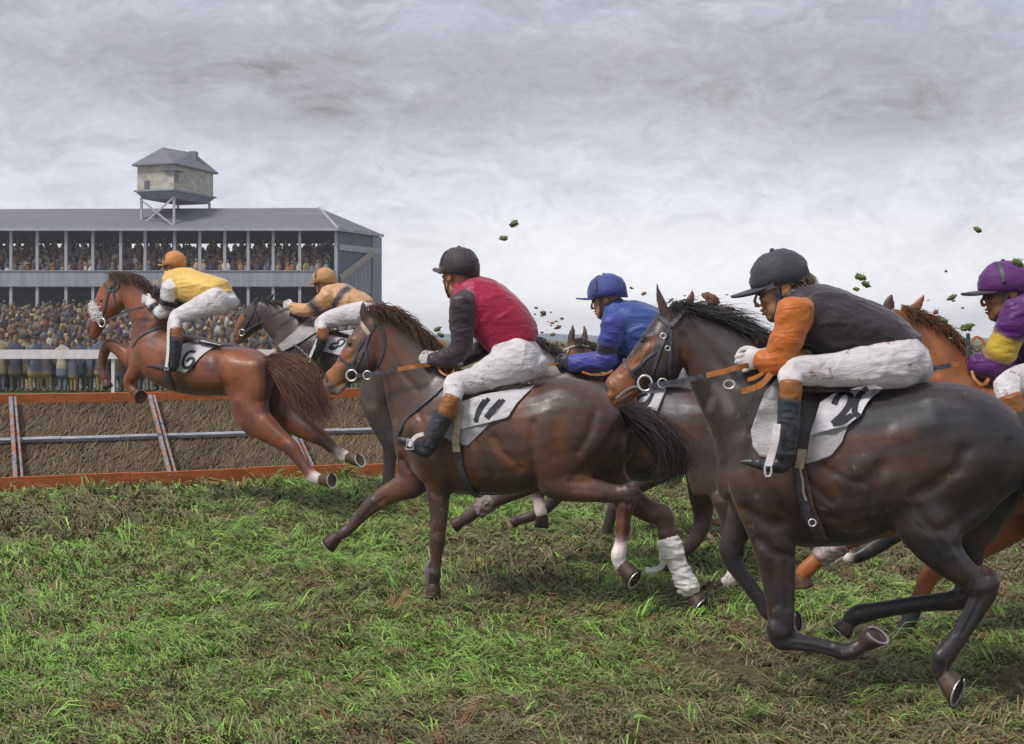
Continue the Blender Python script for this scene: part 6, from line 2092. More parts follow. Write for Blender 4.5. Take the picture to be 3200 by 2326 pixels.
    hair("tail", root, [[(1262, 690, .0), (1350, 668, 0), (1470, 704, 0), (1565, 815, 0), (1610, 935, 0), (1650, 1060, 0)], [(1268, 715, .04), (1350, 720, .06), (1450, 800, .08), (1540, 910, .08), (1600, 1010, .06), (1660, 1120, .05)],
                        [(1275, 740, .05), (1350, 780, .09), (1410, 880, .1), (1450, 960, .1), (1500, 1040, .08), (1580, 1130, .06)]],
         1300, fr, CA, width=.0026, spread=.036, sspread=.035, cols=((.06, .028, .018), (.24, .085, .035)), seed=25, seg=14, frizz=.05)
    br = H.straps("bridle", M_STRAP_D, root, 12, [(300, 225, 275, 290, 255, 370, 238, 440), (320, 200, 310, 280, 330, 360), (250, 215, 290, 260, 340, 240, 350, 190)], lift=.008)
    H.ring("bit_ring", M_STEEL, br, 238, 458, .10, 26, 5)
    mb = MB()
    r = np.random.default_rng(8)
    for i in range(900):
        w = r.random()
        u, v = CA(180 + 42 * w + r.normal(0, 12), 350 + 88 * w + r.normal(0, 9))
        p, n = H.surf(u, v)
        if p is None:
            p = fr.P(u, v, r.uniform(-.06, .06)); n = r.normal(0, 1, 3); n /= np.linalg.norm(n)
        q = p + n * r.uniform(.02, .04)
        mb.tube([p, (p + q) / 2 + r.normal(0, .006, 3), q + r.normal(0, .008, 3)], [.007, .008, .004], 4)
    mb.build("sheepskin_noseband", M_STRAP_W, br)
    H.free_strap("rein", M_STRAP_D, br, [(262, 450, .12), (330, 415, .16), (400, 385, .20), (480, 365, .24), (520, 350, .22)], 15)
    tk = thing("racing_saddle", "small racing saddle over white number 6 cloth on the chestnut horse", "saddle", fr.P(*CA(850, 570), 0), "racing saddles")
    H.patch("number_cloth", M_NUMCLOTH, tk, (735, 600, 800, 580, 870, 565, 990, 598), (640, 735, 700, 755, 765, 772, 800, 745, 870, 650), col=(.63, .61, .63), lift=.022, wr=.008, seed=12)
    number_strokes(H, tk, CA, [(822, 642, 785, 640, 757, 670, 745, 710, 752, 735, 780, 738, 805, 715, 812, 690, 795, 680, 765, 700)], 20)
    f = Field(.010)
    H.prof([(720, 530, 730, 590, .36), (800, 540, 820, 575, .40), (900, 572, 910, 592, .36), (1000, 595, 1005, 605, .3)], field=f, col='d', k=.03)
    H.finish("saddle_seat", M_SADDLE, tk, field=f)
    H.strap("girth", M_STRAP_D, tk, 30, 652, 745, 660, 800, 690, 870, lift=.016)
    H.strap("breast_strap", M_STRAP_D, tk, 12, 640, 460, 560, 500, 480, 545, 430, 610, lift=.012)
    return H


def rider6():
    fr = Frame(760, 13.3, 27)
    J = Rider(fr, 0.009, CA, jpal(body=(.84, .54, .13), sleeve=(.72, .70, .70), cap=(.64, .26, .075), blk=(.05, .05, .07)), "jockey in a yellow jacket with white and black sleeves and an orange cap", (850, 350), 61)
    J.torso([(720, 112, 645, 200, .22), (770, 115, 650, 255, .38), (850, 142, 715, 310, .43), (935, 170, 790, 335, .41), (1000, 195, 850, 330, .37), (1020, 245, 890, 310, .33)])
    J.sleeve([(662, 235, 104), (652, 280, 100), (649, 300, 96), (647, 306, 94, 'blk'), (640, 350, 86, 'blk'), (637, 356, 85), (615, 395, 78), (588, 386, 72), (582, 380, 70, 'blk'), (562, 358, 65, 'blk'), (556, 350, 63), (538, 330, 58)], s=(.20, .18))
    J.sleeve([(760, 300, 90, 'blk'), (700, 330, 80, 'blk'), (620, 250, 60, 'blk'), (580, 290, 54, 'blk')], s=(-.16, -.1))
    J.seat([(900, 260, 850, 370, .33), (960, 240, 915, 405, .37), (1015, 250, 985, 402, .36), (1045, 290, 1030, 370, .28)])
    J.leg([(965, 318, 175), (900, 342, 155), (820, 375, 128), (745, 405, 104), (705, 418, 90), (692, 440, 84), (692, 470, 78), (695, 500, 72)], s=(.12, .36), ratio=.8, lower=[(700, 560, 60), (690, 640, 56)])
    J.leg([(965, 318, 170), (850, 360, 140), (745, 405, 100), (695, 430, 86), (695, 500, 70)], s=(-.12, -.34), ratio=.8)
    for s in (.39, -.37):
        J.boot([(702, 495, 74, 'top'), (706, 550, 74, 'top'), (703, 562, 82), (694, 630, 80), (684, 700, 72), (678, 735, 70)], [(680, 735, 64), (640, 742, 44), (580, 734, 30), (520, 730, 10)], s=s)
    J.head(688, 108, .02, 150, yaw=32, pitch=6, capscale=1.12, neck_to=(700, 190), peak_len=.09, peak_up=.25, goggles=True)
    J.hand(524, 318, .17, (-20, -6), side=1, size=1.2)
    J.hand(560, 320, .0, (-20, -6), side=-1, size=1.1)
    J.done(folds=.009)
    stirrup(J, "long white stirrup strap down the front of the yellow jockey's boot", (655, 450, 652, 540, 650, 640, 640, 735), (640, 735), .46, CA, .035)
    w = thing("riding_whip", "short dark whip held upright by the yellow jockey", "whip", fr.P(*CA(560, 300), .16))
    mb = MB(); mb.tube([fr.P(*CA(545, 330), .17), fr.P(*CA(560, 270), .16), fr.P(*CA(574, 205), .15)], [.012, .010, .007], 6)
    mb.build("shaft", M_STRAP_D, w)
    mb = MB(); mb.box(fr.P(*CA(568, 212), .15) - .016, fr.P(*CA(582, 196), .15) + .012); mb.build("flap", M_STRAP_P, w)
    return J


# ------------------------------------------------------------------ dark bay number 8
def horse8():
    fr = Frame(1080, 14.4, 24)
    pal = dict(DARK); pal.update(b=(.055, .034, .032), o=(.11, .05, .035))
    H = Body(fr, 0.013, CA, pal)
    root = thing("racehorse", "dark brown racehorse number 8 galloping beyond the chestnut, ears back", "horse", (fr.P(*CA(1750, 700), 0)[0], 14.4, 0), "racehorses in the race")
    P, L, S, A = H.prof, H.limb, H.sculpt, H.paint
    P([(1440, 500, 1385, 690, .34), (1560, 470, 1520, 760, .5), (1720, 520, 1690, 800, .58), (1860, 560, 1830, 830, .6), (1990, 590, 1960, 870, .6), (2090, 650, 2060, 880, .54), (2140, 730, 2120, 860, .38)], k=.05)
    P([(1232, 318, 1235, 470, .15), (1330, 328, 1280, 530, .19), (1430, 352, 1330, 590, .25), (1540, 420, 1360, 650, .34)], k=.07)
    P([(1178, 335, 1275, 430, .15), (1122, 392, 1245, 485, .19), (1092, 445, 1185, 525, .17), (1072, 498, 1138, 562, .13, 't'), (1060, 545, 1108, 588, .10, 'g')], k=.03)
    L([(1195, 345, 40), (1205, 315, 34), (1218, 292, 10)], s=.05, ratio=.5, k=.015, col='d')
    L([(1270, 318, 34), (1296, 296, 30), (1318, 270, 8)], s=-.05, ratio=.5, k=.015, col='d')
    L([(1440, 640, 150), (1390, 700, 110), (1340, 730, 84), (1310, 760, 74), (1330, 820, 60), (1370, 850, 56), (1400, 850, 50)], s=(.13, .12), ratio=(.6, .85), k=.03)
    L([(1440, 640, 150), (1370, 690, 110), (1320, 730, 84), (1280, 790, 66), (1290, 840, 56)], s=(-.13, -.12), ratio=(.6, .85), k=.03)
    L([(1985, 730, 320), (1975, 860, 300), (1965, 960, 235), (1985, 1060, 185), (2015, 1150, 140), (2040, 1215, 120), (2038, 1300, 92), (2032, 1380, 84), (2028, 1450, 84), (2020, 1500, 70), (2010, 1540, 66)], s=(.13, .15), ratio=(.55, .85), k=.05)
    L([(2060, 760, 280), (2080, 880, 250), (2090, 1000, 190), (2110, 1120, 140), (2120, 1200, 104), (2125, 1300, 84), (2130, 1400, 76), (2135, 1480, 74)], s=(-.13, -.15), ratio=(.55, .85), k=.05)
    A('t', 24, .9, 1060, 500, 1080, 460, 1110, 420); A('m', 60, .5, 1880, 850, 1920, 960); A('x', 10, .9, 1064, 545); S(-.008, 10, 1063, 548)
    A('n', 60, .7, 2010, 1150, 2030, 1400)
    H.finish("body", M_COAT, root, patch=.45, patchcol='m', seed=33)
    H.hoof(root, 2008, 1545, .15, 1985, 1590, .15, 34, 42, shoe=False)
    H.hoof(root, 2137, 1490, -.15, 2130, 1530, -.15, 34, 42, shoe=False)
    H.hoof(root, 1408, 850, .12, 1445, 860, .12, 26, 34, shoe=False)
    H.eye(root, 1130, 415, 9)
    hair("mane", root, [[(1230, 312, 0), (1260, 325, .05), (1290, 345, .08)], [(1330, 322, 0), (1370, 340, .05), (1400, 365, .08)], [(1430, 348, 0), (1470, 380, .06), (1500, 420, .1)]], 160, fr, CA, width=.006, spread=.012, sspread=.03, seed=26)
    hair("tail", root, [[(2130, 640, 0), (2230, 680, 0), (2300, 760, 0), (2330, 900, 0)], [(2135, 680, .03), (2210, 760, .05), (2270, 860, .05), (2300, 980, .04)]], 160, fr, CA, width=.006, spread=.04, sspread=.03, seed=27)
    br = H.straps("bridle", M_STRAP_D, root, 11, [(1200, 350, 1170, 420, 1120, 500), (1190, 380, 1210, 440, 1190, 490)], lift=.008)
    H.ring("bit_ring", M_STEEL, br, 1112, 520, .10, 20, 4)
    H.free_strap("rein", M_STRAP_D, br, [(1125, 515, .12), (1200, 470, .18), (1300, 415, .22), (1400, 368, .2)], 13)
    tk = thing("racing_saddle", "racing saddle over white number 8 cloth on the dark brown horse", "saddle", fr.P(*CA(1750, 520), 0), "racing saddles")
    H.patch("saddle_pad", M_NUMCLOTH, tk, (1340, 600, 1440, 520, 1560, 400), (1370, 640, 1470, 590, 1580, 520), col=(.40, .38, .38), lift=.02, seed=15)
    H.patch("number_cloth", M_NUMCLOTH, tk, (1660, 545, 1710, 515, 1820, 500), (1600, 632, 1680, 650, 1730, 665, 1775, 600), col=(.62, .6, .62), lift=.024, seed=13)
    number_strokes(H, tk, CA, [(1712, 590, 1680, 590, 1672, 608, 1700, 612, 1735, 600, 1755, 575, 1740, 562, 1715, 572, 1712, 592), (1680, 592, 1660, 612, 1672, 624, 1700, 618, 1712, 598)], 13)
    f = Field(.012)
    H.prof([(1600, 500, 1610, 560, .36), (1720, 505, 1740, 545, .40), (1850, 545, 1860, 570, .34)], field=f, col='d', k=.03)
    H.finish("saddle_seat", M_SADDLE, tk, field=f)
    return H


def rider8():
    fr = Frame(1080, 14.4, 24)
    J = Rider(fr, 0.010, CA, jpal(body=(.66, .38, .18), sleeve=(.66, .38, .18), cap=(.56, .30, .12), blk=(.055, .055, .08)), "jockey in a tan jacket with a dark diagonal sash and a tan cap", (1750, 450), 81)
    J.torso([(1705, 215, 1620, 300, .24), (1750, 218, 1650, 345, .38), (1810, 245, 1710, 385, .42), (1870, 275, 1780, 400, .38), (1910, 310, 1840, 380, .32)])
    J.sleeve([(1650, 290, 110), (1625, 320, 104), (1580, 350, 96, 'blk'), (1540, 375, 88), (1490, 380, 80), (1450, 372, 72), (1425, 360, 62)], s=(.20, .18))
    J.sleeve([(1700, 330, 90), (1600, 370, 80), (1500, 380, 70), (1450, 370, 60)], s=(-.18, -.05))
    J.jpaint('blk', 24, .97, 1800, 225, 1745, 265, 1710, 310, 1690, 360)
    J.seat([(1810, 330, 1760, 430, .33), (1870, 320, 1830, 470, .37), (1920, 330, 1890, 470, .34), (1950, 370, 1935, 430, .26)])
    J.leg([(1870, 395, 150), (1800, 405, 135), (1720, 420, 118), (1650, 440, 100), (1615, 455, 90), (1605, 480, 82), (1612, 505, 72)], s=(.12, .35), ratio=.8, lower=[(1605, 560, 56), (1590, 620, 50)])
    J.leg([(1870, 395, 150), (1720, 420, 118), (1610, 460, 86), (1612, 505, 70)], s=(-.12, -.33), ratio=.8)
    for s in (.38, -.36):
        J.boot([(1618, 495, 70, 'top'), (1620, 545, 70, 'top'), (1612, 560, 76), (1592, 605, 72), (1565, 655, 62), (1550, 685, 56)], [(1550, 685, 56), (1520, 670, 42), (1480, 630, 32), (1436, 598, 10)], s=s)
    J.head(1628, 215, .02, 150, yaw=25, pitch=8, capscale=1.12, neck_to=(1680, 270), peak_len=.085, peak_up=.1, goggles=True)
    J.hand(1408, 352, .17, (-18, -4), side=1, size=1.2)
    J.hand(1440, 365, .0, (-18, -4), side=-1, size=1.1)
    stirrup(J, "white stirrup strap at the boot of the tan jockey", (1585, 560, 1560, 620, 1535, 680), (1530, 685), .44, CA, .03)
    J.done(folds=.010)
    return J


# ------------------------------------------------------------------ bay behind number 11, blue rider
CG = dict(BAY); CG.update(b=(.075, .042, .034), o=(.17, .065, .03), m=(.13, .125, .15))


def horse9():
    fr = Frame(2020, 9.95, 14)
    H = Body(fr, 0.012, CB, CG)
    root = thing("racehorse", "grey-brown bay racehorse half hidden between the brown bay and the near-black horse, booted foreleg", "horse", (fr.P(*CB(2000, 1400), 0)[0], 9.95, 0), "racehorses in the race")
    P, L, S, A = H.prof, H.limb, H.sculpt, H.paint
    P([(1490, 800, 1440, 1220, .36), (1640, 815, 1600, 1400, .5), (1800, 860, 1780, 1490, .58), (1960, 905, 1960, 1525, .62), (2120, 935, 2120, 1525, .62), (2270, 940, 2280, 1480, .6), (2420, 960, 2420, 1440, .56), (2540, 1050, 2530, 1380, .42)], k=.05)
    P([(1180, 575, 1200, 740, .15), (1290, 610, 1270, 850, .18), (1400, 665, 1340, 960, .22), (1510, 745, 1400, 1090, .3), (1620, 800, 1460, 1200, .38)], k=.07)
    P([(1160, 585, 1250, 690, .15), (1118, 650, 1215, 780, .19), (1090, 730, 1170, 830, .16), (1072, 790, 1130, 860, .11)], k=.03)
    L([(1195, 590, 44), (1190, 550, 38), (1192, 520, 8)], s=.05, ratio=.5, k=.015); L([(1230, 590, 44), (1230, 550, 38), (1234, 522, 8)], s=-.05, ratio=.5, k=.015)
    L([(1590, 1250, 260), (1500, 1400, 220), (1400, 1490, 170), (1280, 1560, 130), (1170, 1610, 108), (1100, 1640, 100), (1040, 1675, 88), (970, 1720, 84), (920, 1755, 84), (890, 1775, 72)], s=(.14, .1), ratio=(.6, .85), k=.035)
    L([(1600, 1270, 250), (1500, 1420, 200), (1420, 1500, 160), (1375, 1560, 120), (1362, 1610, 92), (1368, 1660, 78, 'w'), (1378, 1710, 78, 'w'), (1388, 1735, 76, 'w')], s=(-.14, -.12), ratio=(.6, .85), k=.035)
    L([(2430, 1100, 420), (2440, 1300, 420), (2440, 1460, 320), (2440, 1600, 230)], s=(.14, .18), ratio=.55, k=.06)
    L([(430, 120, 230), (445, 230, 170), (450, 330, 130), (455, 400, 112), (462, 470, 90), (462, 540, 84, 'w'), (452, 600, 96, 'w'), (420, 640, 92, 'w'), (395, 650, 84, 'w')], s=.22, ratio=.85, k=.04, crop=CE)
    L([(330, -150, 420), (300, -20, 330), (262, 100, 190), (262, 200, 130), (250, 290, 110), (215, 370, 96), (165, 430, 84), (110, 480, 76), (60, 520, 72)], s=(-.1, -.15), ratio=(.55, .85), k=.05, crop=CE)
    A('m', 110, .8, 2150, 1020, 2230, 1060); A('m', 60, .6, 1420, 720, 1500, 800); A('o', 60, .5, 2050, 1380, 2150, 1430); A('o', 50, .5, 2120, 1180, 2250, 1220)
    A('m', 26, .7, 1090, 1630, 1000, 1690); A('d', 60, .7, 2000, 1500, 2200, 1510)
    H.finish("body", M_COAT, root, patch=.5, patchcol='m', seed=44)
    H.hoof(root, 888, 1776, .1, 838, 1805, .1, 38, 46, shoe=False)
    H.hoof(root, 1388, 1745, -.12, 1386, 1815, -.12, 40, 48, shoe=False)
    H.hoof(root, 388, 655, .22, 335, 672, .22, 44, 52, shoe=False, crop=CE, nrm=(-.3, -.2, -.9))
    H.hoof(root, 58, 522, -.15, 10, 545, -.15, 36, 46, shoe=False, crop=CE)
    B2 = Body(fr, 0.009, CB, dict(w=(.24, .19, .18)))
    B2.limb([(1090, 1642, 112), (1040, 1675, 104), (985, 1712, 98)], s=.1, ratio=.9, col='w', k=.01, cap=.15)
    B2.finish("leg_boot", M_BOOT, root, folds=.012, fold_scale=(30, 30, 30), smooth_it=1)
    hair("mane", root, [[(1180, 570, 0), (1210, 590, .05), (1240, 640, .08)], [(1290, 605, 0), (1330, 640, .05), (1370, 690, .08)], [(1400, 655, 0), (1450, 690, .06), (1510, 740, .1)], [(1500, 735, 0), (1560, 770, .07), (1620, 800, .1)]], 300, fr, CB, width=.005, spread=.014, sspread=.02, seed=34)
    hair("tail", root, [[(2540, 1040, 0), (2640, 1100, 0), (2720, 1250, 0), (2740, 1450, 0)], [(2545, 1080, .03), (2620, 1160, .05), (2680, 1300, .05), (2700, 1500, .04)]], 160, fr, CB, width=.006, spread=.04, sspread=.03, seed=35)
    br = thing("racing_saddle", "racing saddle with white numbered cloth half hidden under the blue jockey", "saddle", fr.P(*CB(2000, 900), 0), "racing saddles")
    H.patch("number_cloth", M_NUMCLOTH, br, (1900, 960, 1960, 930, 2080, 925, 2175, 935), (1935, 1030, 2000, 1080, 2060, 1110, 2110, 1090), col=(.63, .61, .63), lift=.03, seed=14)
    number_strokes(H, br, CB, [(2045, 985, 2000, 1000, 1975, 1035, 2000, 1048, 2035, 1040, 2065, 1010, 2080, 980), (2070, 1000, 2050, 1040, 2010, 1072)], 22)
    f = Field(.012)
    H.prof([(1800, 840, 1820, 900, .36), (1930, 860, 1950, 920, .40), (2080, 900, 2090, 930, .34)], field=f, col='d', k=.03)
    H.finish("saddle_seat", M_SADDLE, br, field=f)
    H.free_strap("rein", M_STRAP_T, root, [(1320, 815, .18), (1390, 806, .22), (1450, 798, .22), (1520, 786, .17)], 16)
    H.free_strap("rein", M_STRAP_T, root, [(1640, 845, .26), (1700, 862, .28), (1780, 858, .28), (1830, 835, .26)], 14)
    return H


def rider9():
    fr = Frame(2020, 9.95, 14)
    J = Rider(fr, 0.009, CB, jpal(body=(.040, .085, .29), sleeve=(.060, .066, .32), cap=(.050, .075, .26), glove=(.035, .035, .05), blk=(.03, .03, .055)), "jockey in royal blue jacket and blue cap behind the near-black horse's head", (2000, 800), 91)
    J.torso([(1900, 398, 1775, 520, .24), (1990, 405, 1775, 640, .40), (2110, 450, 1850, 710, .43), (2210, 540, 1960, 760, .40), (2270, 640, 2070, 800, .35)])
    J.sleeve([(1835, 530, 150), (1825, 600, 150), (1806, 655, 134), (1803, 662, 132, 'blk'), (1792, 722, 118, 'blk'), (1792, 730, 118), (1790, 765, 125), (1740, 785, 132), (1660, 790, 130), (1600, 790, 114), (1584, 789, 106), (1578, 789, 104, 'blk'), (1556, 788, 92, 'blk')], s=(.20, .16))
    J.sleeve([(1960, 660, 120), (1920, 760, 120), (1800, 790, 110), (1640, 790, 90)], s=(-.16, -.03))
    J.seat([(2120, 640, 2060, 830, .33), (2210, 650, 2130, 930, .37), (2290, 680, 2230, 940, .36), (2330, 760, 2290, 880, .28)])
    J.leg([(2220, 800, 280), (2120, 830, 230), (2000, 860, 180), (1930, 880, 150), (1915, 930, 130), (1925, 990, 110)], s=(.10, .34), ratio=.8, lower=[(1920, 1090, 90)])
    J.leg([(2220, 800, 280), (2000, 860, 180), (1915, 920, 130), (1925, 990, 110)], s=(-.10, -.34), ratio=.8)
    for s in (.38, -.36):
        J.boot([(1926, 980, 104, 'top'), (1930, 1060, 104, 'top'), (1926, 1080, 110), (1915, 1160, 104), (1900, 1240, 92)], [(1900, 1240, 92), (1860, 1260, 70), (1790, 1240, 50), (1740, 1225, 14)], s=s)
    J.head(1795, 392, .0, 238, yaw=22, pitch=10, capscale=1.12, neck_to=(1860, 480), peak_len=.085, peak_up=.2, goggles=False)
    J.hand(1530, 782, .17, (-26, 4), side=1, size=1.15)
    J.hand(1560, 800, -.0, (-26, 4), side=-1)
    J.done(folds=.010)
    return J


def far_horse():
    fr = Frame(2000, 11.6, 14)
    H = Body(fr, 0.016, CB, CG)
    root = thing("racehorse", "bay racehorse farthest back beyond the blue jockey, only its pricked ears and brow clear", "horse", (fr.P(*CB(2050, 1000), 0)[0], 11.6, 0), "racehorses in the race")
    P, L = H.prof, H.limb
    P([(1760, 830, 1700, 1150, .36), (1900, 810, 1860, 1240, .5), (2080, 830, 2060, 1270, .58), (2260, 830, 2250, 1270, .6), (2400, 850, 2390, 1240, .54), (2500, 920, 2490, 1180, .4)], k=.05)
    P([(1640, 640, 1660, 790, .16), (1720, 690, 1680, 900, .2), (1800, 780, 1720, 1030, .28), (1900, 820, 1760, 1130, .36)], k=.07)
    P([(1555, 655, 1680, 720, .15), (1525, 715, 1650, 790, .19), (1500, 780, 1590, 860, .16), (1480, 840, 1555, 910, .12)], k=.03, col='o')
    L([(1565, 690, 52), (1570, 630, 50), (1578, 580, 36), (1580, 540, 10)], s=.05, ratio=.5, k=.015); L([(1660, 680, 52), (1655, 630, 48), (1655, 585, 34), (1650, 550, 10)], s=-.05, ratio=.5, k=.015)
    L([(1760, 1200, 220), (1640, 1400, 130), (1540, 1550, 96), (1450, 1660, 84), (1390, 1712, 76), (1330, 1745, 68), (1270, 1765, 68), (1245, 1770, 62)], s=(.14, .1), ratio=(.6, .85), k=.035, col='d')
    L([(1780, 1200, 200), (1720, 1380, 120), (1700, 1480, 84), (1760, 1540, 60)], s=(-.14, -.1), ratio=(.6, .85), k=.035, col='d')
    L([(2380, 1100, 330), (2300, 1300, 260), (2160, 1440, 170), (2010, 1540, 116), (1900, 1610, 96), (1835, 1700, 80), (1810, 1780, 72), (1790, 1850, 72), (1782, 1890, 66)], s=(.12, .14), ratio=(.55, .85), k=.05, col='d')
    L([(2400, 1100, 330), (2420, 1300, 240), (2460, 1450, 130), (2440, 1600, 90), (2420, 1700, 70)], s=(-.12, -.14), ratio=(.55, .85), k=.05, col='d')
    H.paint('d', 40, .8, 1600, 640, 1640, 650)
    H.finish("body", M_COAT, root, patch=.4, patchcol='d', seed=55)
    H.hoof(root, 1240, 1772, .1, 1205, 1786, .1, 34, 40, shoe=False)
    H.hoof(root, 1780, 1896, .14, 1765, 1950, .14, 36, 44, shoe=False)
    hair("mane", root, [[(1600, 640, .02), (1590, 670, .06), (1575, 710, .1)], [(1640, 635, 0), (1670, 660, .05), (1700, 700, .08)], [(1720, 680, 0), (1760, 720, .06), (1800, 780, .1)]], 120, fr, CB, width=.006, spread=.012, sspread=.02, seed=36)
    H.straps("bridle", M_STRAP_P, root, 12, [(1530, 710, 1570, 690, 1620, 680, 1680, 690), (1560, 690, 1545, 740, 1530, 800)], lift=.01)
    return H


# ------------------------------------------------------------------ orange chestnut at the right edge, purple rider
def horse_r():
    fr = Frame(3050, 7.75, 9)
    pal = dict(CHEST); pal.update(b=(.27, .088, .022), o=(.36, .12, .03), n=(.03, .024, .028))
    H = Body(fr, 0.011, CD, pal)
    e = 1480
    root = thing("racehorse", "orange chestnut racehorse at the right edge, head hidden behind the orange-sleeved jockey", "horse", (fr.P(*CD(2200, 1600), 0)[0], 7.75, 0), "racehorses in the race")
    P, L = H.prof, H.limb
    P([(1720, 960, 1680, 1480, .36), (1860, 860, 1840, 1640, .52), (2050, 830, 2050, 1690, .6), (2300, 860, 2300, 1690, .64), (2550, 860, 2560, 1600, .63), (2750, 900, 2760, 1500, .58), (2880, 1020, 2880, 1400, .42)], k=.05)
    P([(1480, 415, 1440, 660, .16), (1610, 440, 1500, 820, .19), (1750, 510, 1560, 950, .25), (1870, 630, 1620, 1100, .32), (1990, 760, 1680, 1240, .4)], k=.07)
    P([(1410, 450, 1510, 570, .15), (1310, 530, 1450, 690, .215), (1230, 630, 1360, 770, .19), (1160, 720, 1270, 830, .14), (1120, 790, 1200, 870, .11)], k=.03)
    L([(1410, 450, 84), (1420, 395, 80), (1432, 345, 52), (1440, 308, 12)], s=.06, ratio=.45, k=.015, col='d')
    L([(1560, 450, 70), (1595, 400, 70), (1625, 355, 46), (1648, 318, 10)], s=-.06, ratio=.45, k=.015, col='b')
    L([(1860, 1380, 330), (1780, 1560, 290), (1640, 1680, 220), (1480, 1740, 165), (1330, 1790, 135), (1210, 1840, 124), (1120, 1880, 116), (1040, 1930, 104), (970, 1985, 104, 'o'), (905, 2045, 108, 'o'), (880, 2080, 94, 'o')], s=(.14, .1), ratio=(.6, .85), k=.035)
    L([(1870, 1400, 300), (1760, 1580, 240), (1600, 1720, 170), (1450, 1820, 126, 'n'), (1350, 1890, 108, 'n'), (1270, 1940, 92, 'n'), (1205, 1968, 78, 'n'), (1160, 1968, 66, 'w'), (1135, 1968, 60, 'w')], s=(-.14, -.12), ratio=(.6, .85), k=.035)
    L([(2750, 1150, 560), (2720, 1400, 540), (2600, 1620, 400), (2480, 1780, 260), (2500, 1950, 190), (2560, 2080, 150), (2500, 2200, 120), (2420, 2330, 104), (2360, 2430, 110)], s=(.13, .15), ratio=(.52, .85), k=.06)
    L([(2620, 1200, 520), (2400, 1500, 400), (2150, 1760, 270), (1900, 1930, 170), (1760, 2010, 140), (1680, 2080, 128), (1640, 2160, 108), (1590, 2270, 100, 'n'), (1535, 2390, 100, 'n'), (1480, 2490, 104, 'n'), (1450, 2550, 108, 'n'), (1410, 2590, 100, 'o')],
      s=(-.13, -.15), ratio=(.5, .85), k=.05)
    H.paint('d', 40, .6, 1480, 470, 1560, 560, 1660, 640); H.paint('o', 70, .6, 1620, 560, 1750, 700); H.paint('d', 50, .4, 1780, 600, 1840, 740)
    H.sculpt(-.008, 30, 1560, 500, 1650, 640, 1720, 800)
    H.finish("body", M_COAT, root, patch=.4, patchcol='o', seed=66)
    H.hoof(root, 878, 2084, .1, 892, 2150, .1, 52, 64, shoe=False)
    H.hoof(root, 1130, 1968, -.12, 1092, 1966, -.12, 32, 40, shoe=False, col='w')
    H.hoof(root, 1405, 2594, -.15, 1330, 2622, -.15, 50, 66, shoe=False)
    H.hoof(root, 2350, 2450, .15, 2370, 2530, .15, 54, 66, shoe=False)
    B2 = Body(fr, 0.009, CD, dict(w=(.30, .24, .24)))
    B2.limb([(1130, 1875, 134), (1060, 1918, 124), (985, 1972, 118)], s=.105, ratio=.9, col='w', k=.01, cap=.15)
    B2.finish("leg_boot", M_BOOT, root, folds=.010, fold_scale=(30, 30, 30), smooth_it=1)
    hair("mane", root, [[(1500, 400, 0), (1530, 430, .05), (1560, 480, .09)], [(1600, 430, 0), (1650, 460, .05), (1690, 520, .09)], [(1730, 490, 0), (1790, 540, .06), (1830, 610, .1)], [(1850, 590, 0), (1900, 650, .07), (1930, 720, .1)]],
         900, fr, CD, width=.003, spread=.016, sspread=.03, cols=((.06, .028, .012), (.20, .07, .02)), seed=37)
    hair("tail", root, [[(2860, 960, 0), (2940, 1010, 0), (3020, 1160, 0), (3040, 1400, 0)], [(2870, 1000, .04), (2930, 1080, .06), (2980, 1240, .06), (3000, 1460, .04)]], 260, fr, CD, width=.005, spread=.035, sspread=.03, cols=((.06, .028, .012), (.20, .07, .02)), seed=38)
    H.straps("bridle", M_STRAP_P, root, 24, [(1440, 425, 1490, 400, 1540, 415)], lift=.01)
    H.free_strap("rein", M_STRAP_D, root, [(1600, 812, .30), (1700, 785, .32), (1815, 762, .32)], 30)
    H.free_strap("rein", M_STRAP_T, root, [(1810, 763, .321), (1860, 755, .3), (1910, 745, .22)], 32)
    H.free_strap("rein", M_STRAP_T, root, [(1940, 800, .3), (1960, 850, .33), (2010, 885, .34), (2045, 850, .33), (2030, 890, .33)], 18)
    H.free_strap("rein", M_STRAP_T, root, [(1945, 620, .2), (1965, 590, .2), (2000, 600, .2), (2030, 640, .2)], 18)
    tk = thing("racing_saddle", "racing saddle under the purple jockey at the right edge", "saddle", fr.P(*CD(2400, 860), 0), "racing saddles")
    f = Field(.012)
    H.prof([(2250, 830, 2250, 930, .40), (2420, 840, 2430, 930, .44), (2600, 860, 2610, 910, .38)], field=f, col='d', k=.03)
    H.finish("saddle_seat", M_SADDLE, tk, field=f)
    return H


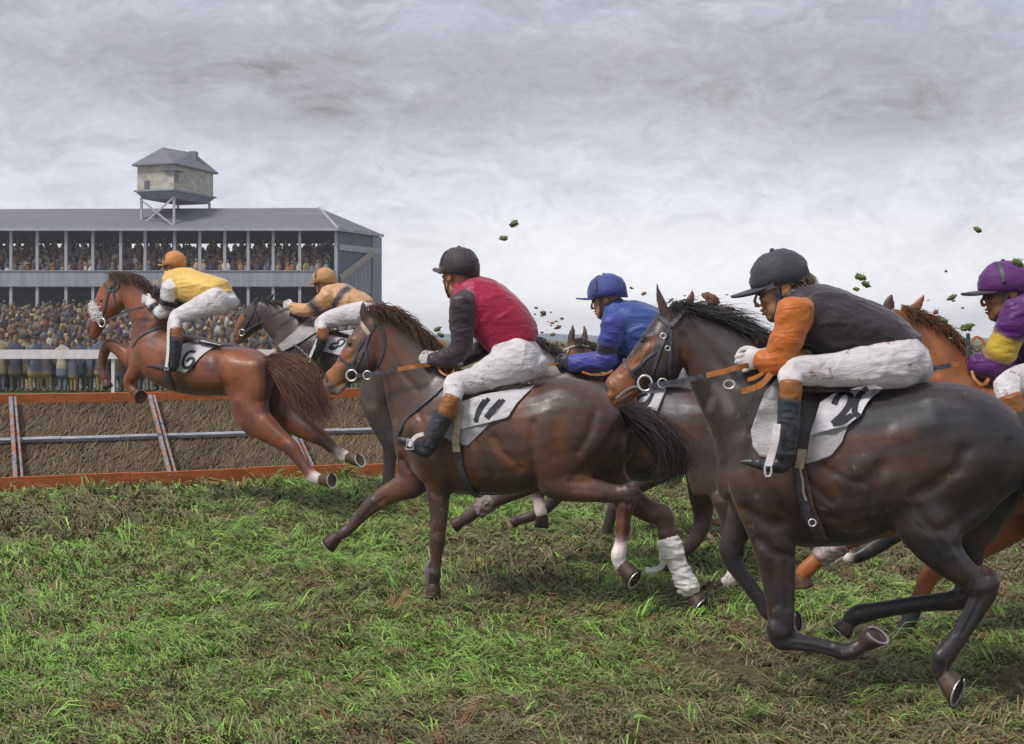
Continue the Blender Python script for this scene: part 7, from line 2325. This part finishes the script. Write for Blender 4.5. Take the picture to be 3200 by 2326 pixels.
def rider_r():
    fr = Frame(3050, 7.75, 9)
    J = Rider(fr, 0.0085, CD, jpal(body=(.105, .018, .14), sleeve=(.105, .018, .14), cap=(.115, .022, .15), band=(.56, .37, .04), skin=(.30, .14, .07), pk=(.04, .03, .05)), "jockey in purple with a yellow armband and purple cap at the right edge", (2450, 800), 71)
    J.torso([(2290, 300, 2130, 450, .24), (2400, 310, 2160, 620, .44), (2560, 360, 2260, 740, .47), (2720, 440, 2380, 780, .44), (2830, 560, 2560, 780, .38)])
    J.sleeve([(2240, 420, 205), (2205, 510, 205), (2178, 562, 198), (2172, 574, 198, 'band'), (2145, 630, 192, 'band'), (2118, 688, 184, 'band'), (2114, 700, 180), (2100, 735, 160), (2060, 765, 150), (2000, 765, 148), (1955, 748, 122)], s=(.24, .18))
    J.sleeve([(2420, 640, 150), (2330, 740, 140), (2200, 760, 130), (2050, 770, 110)], s=(-.16, -.03))
    J.seat([(2560, 560, 2500, 800, .36), (2690, 550, 2640, 900, .40), (2790, 580, 2770, 880, .38)])
    J.leg([(2680, 740, 320), (2540, 790, 280), (2380, 830, 230), (2250, 860, 195), (2175, 885, 170), (2160, 925, 150), (2175, 965, 138)], s=(.12, .36), ratio=.8, lower=[(2220, 1080, 100)])
    J.leg([(2680, 740, 320), (2380, 830, 230), (2170, 900, 160), (2175, 965, 138)], s=(-.12, -.34), ratio=.8)
    for s in (.39, -.37):
        J.boot([(2180, 955, 140, 'top'), (2210, 1040, 140, 'top'), (2225, 1080, 136), (2230, 1180, 128), (2220, 1290, 116)], [(2220, 1290, 110), (2150, 1310, 80), (2050, 1300, 50), (1980, 1290, 14)], s=s)
    J.head(2150, 322, .0, 325, yaw=4, pitch=6, capscale=1.08, neck_to=(2240, 460), peak_len=.085, peak_up=-.02, goggles=True, peakcol='pk')
    J.hand(1912, 705, .19, (-30, 8), side=1, size=1.15)
    J.hand(2010, 745, -.0, (-30, 4), side=-1)
    J.done(folds=.010)
    w = thing("riding_whip", "black whip standing up from the purple jockey's fist, tufted tip", "whip", fr.P(*CD(1920, 640), .19))
    mb = MB(); mb.tube([fr.P(*CD(1918, 720), .2), fr.P(*CD(1920, 640), .19), fr.P(*CD(1918, 565), .18)], [.012, .012, .012], 7)
    mb.build("shaft", M_STRAP_D, w)
    return J


for fn in (horse6, rider6, horse8, rider8, horse9, rider9, far_horse, horse_r, rider_r):
    fn()
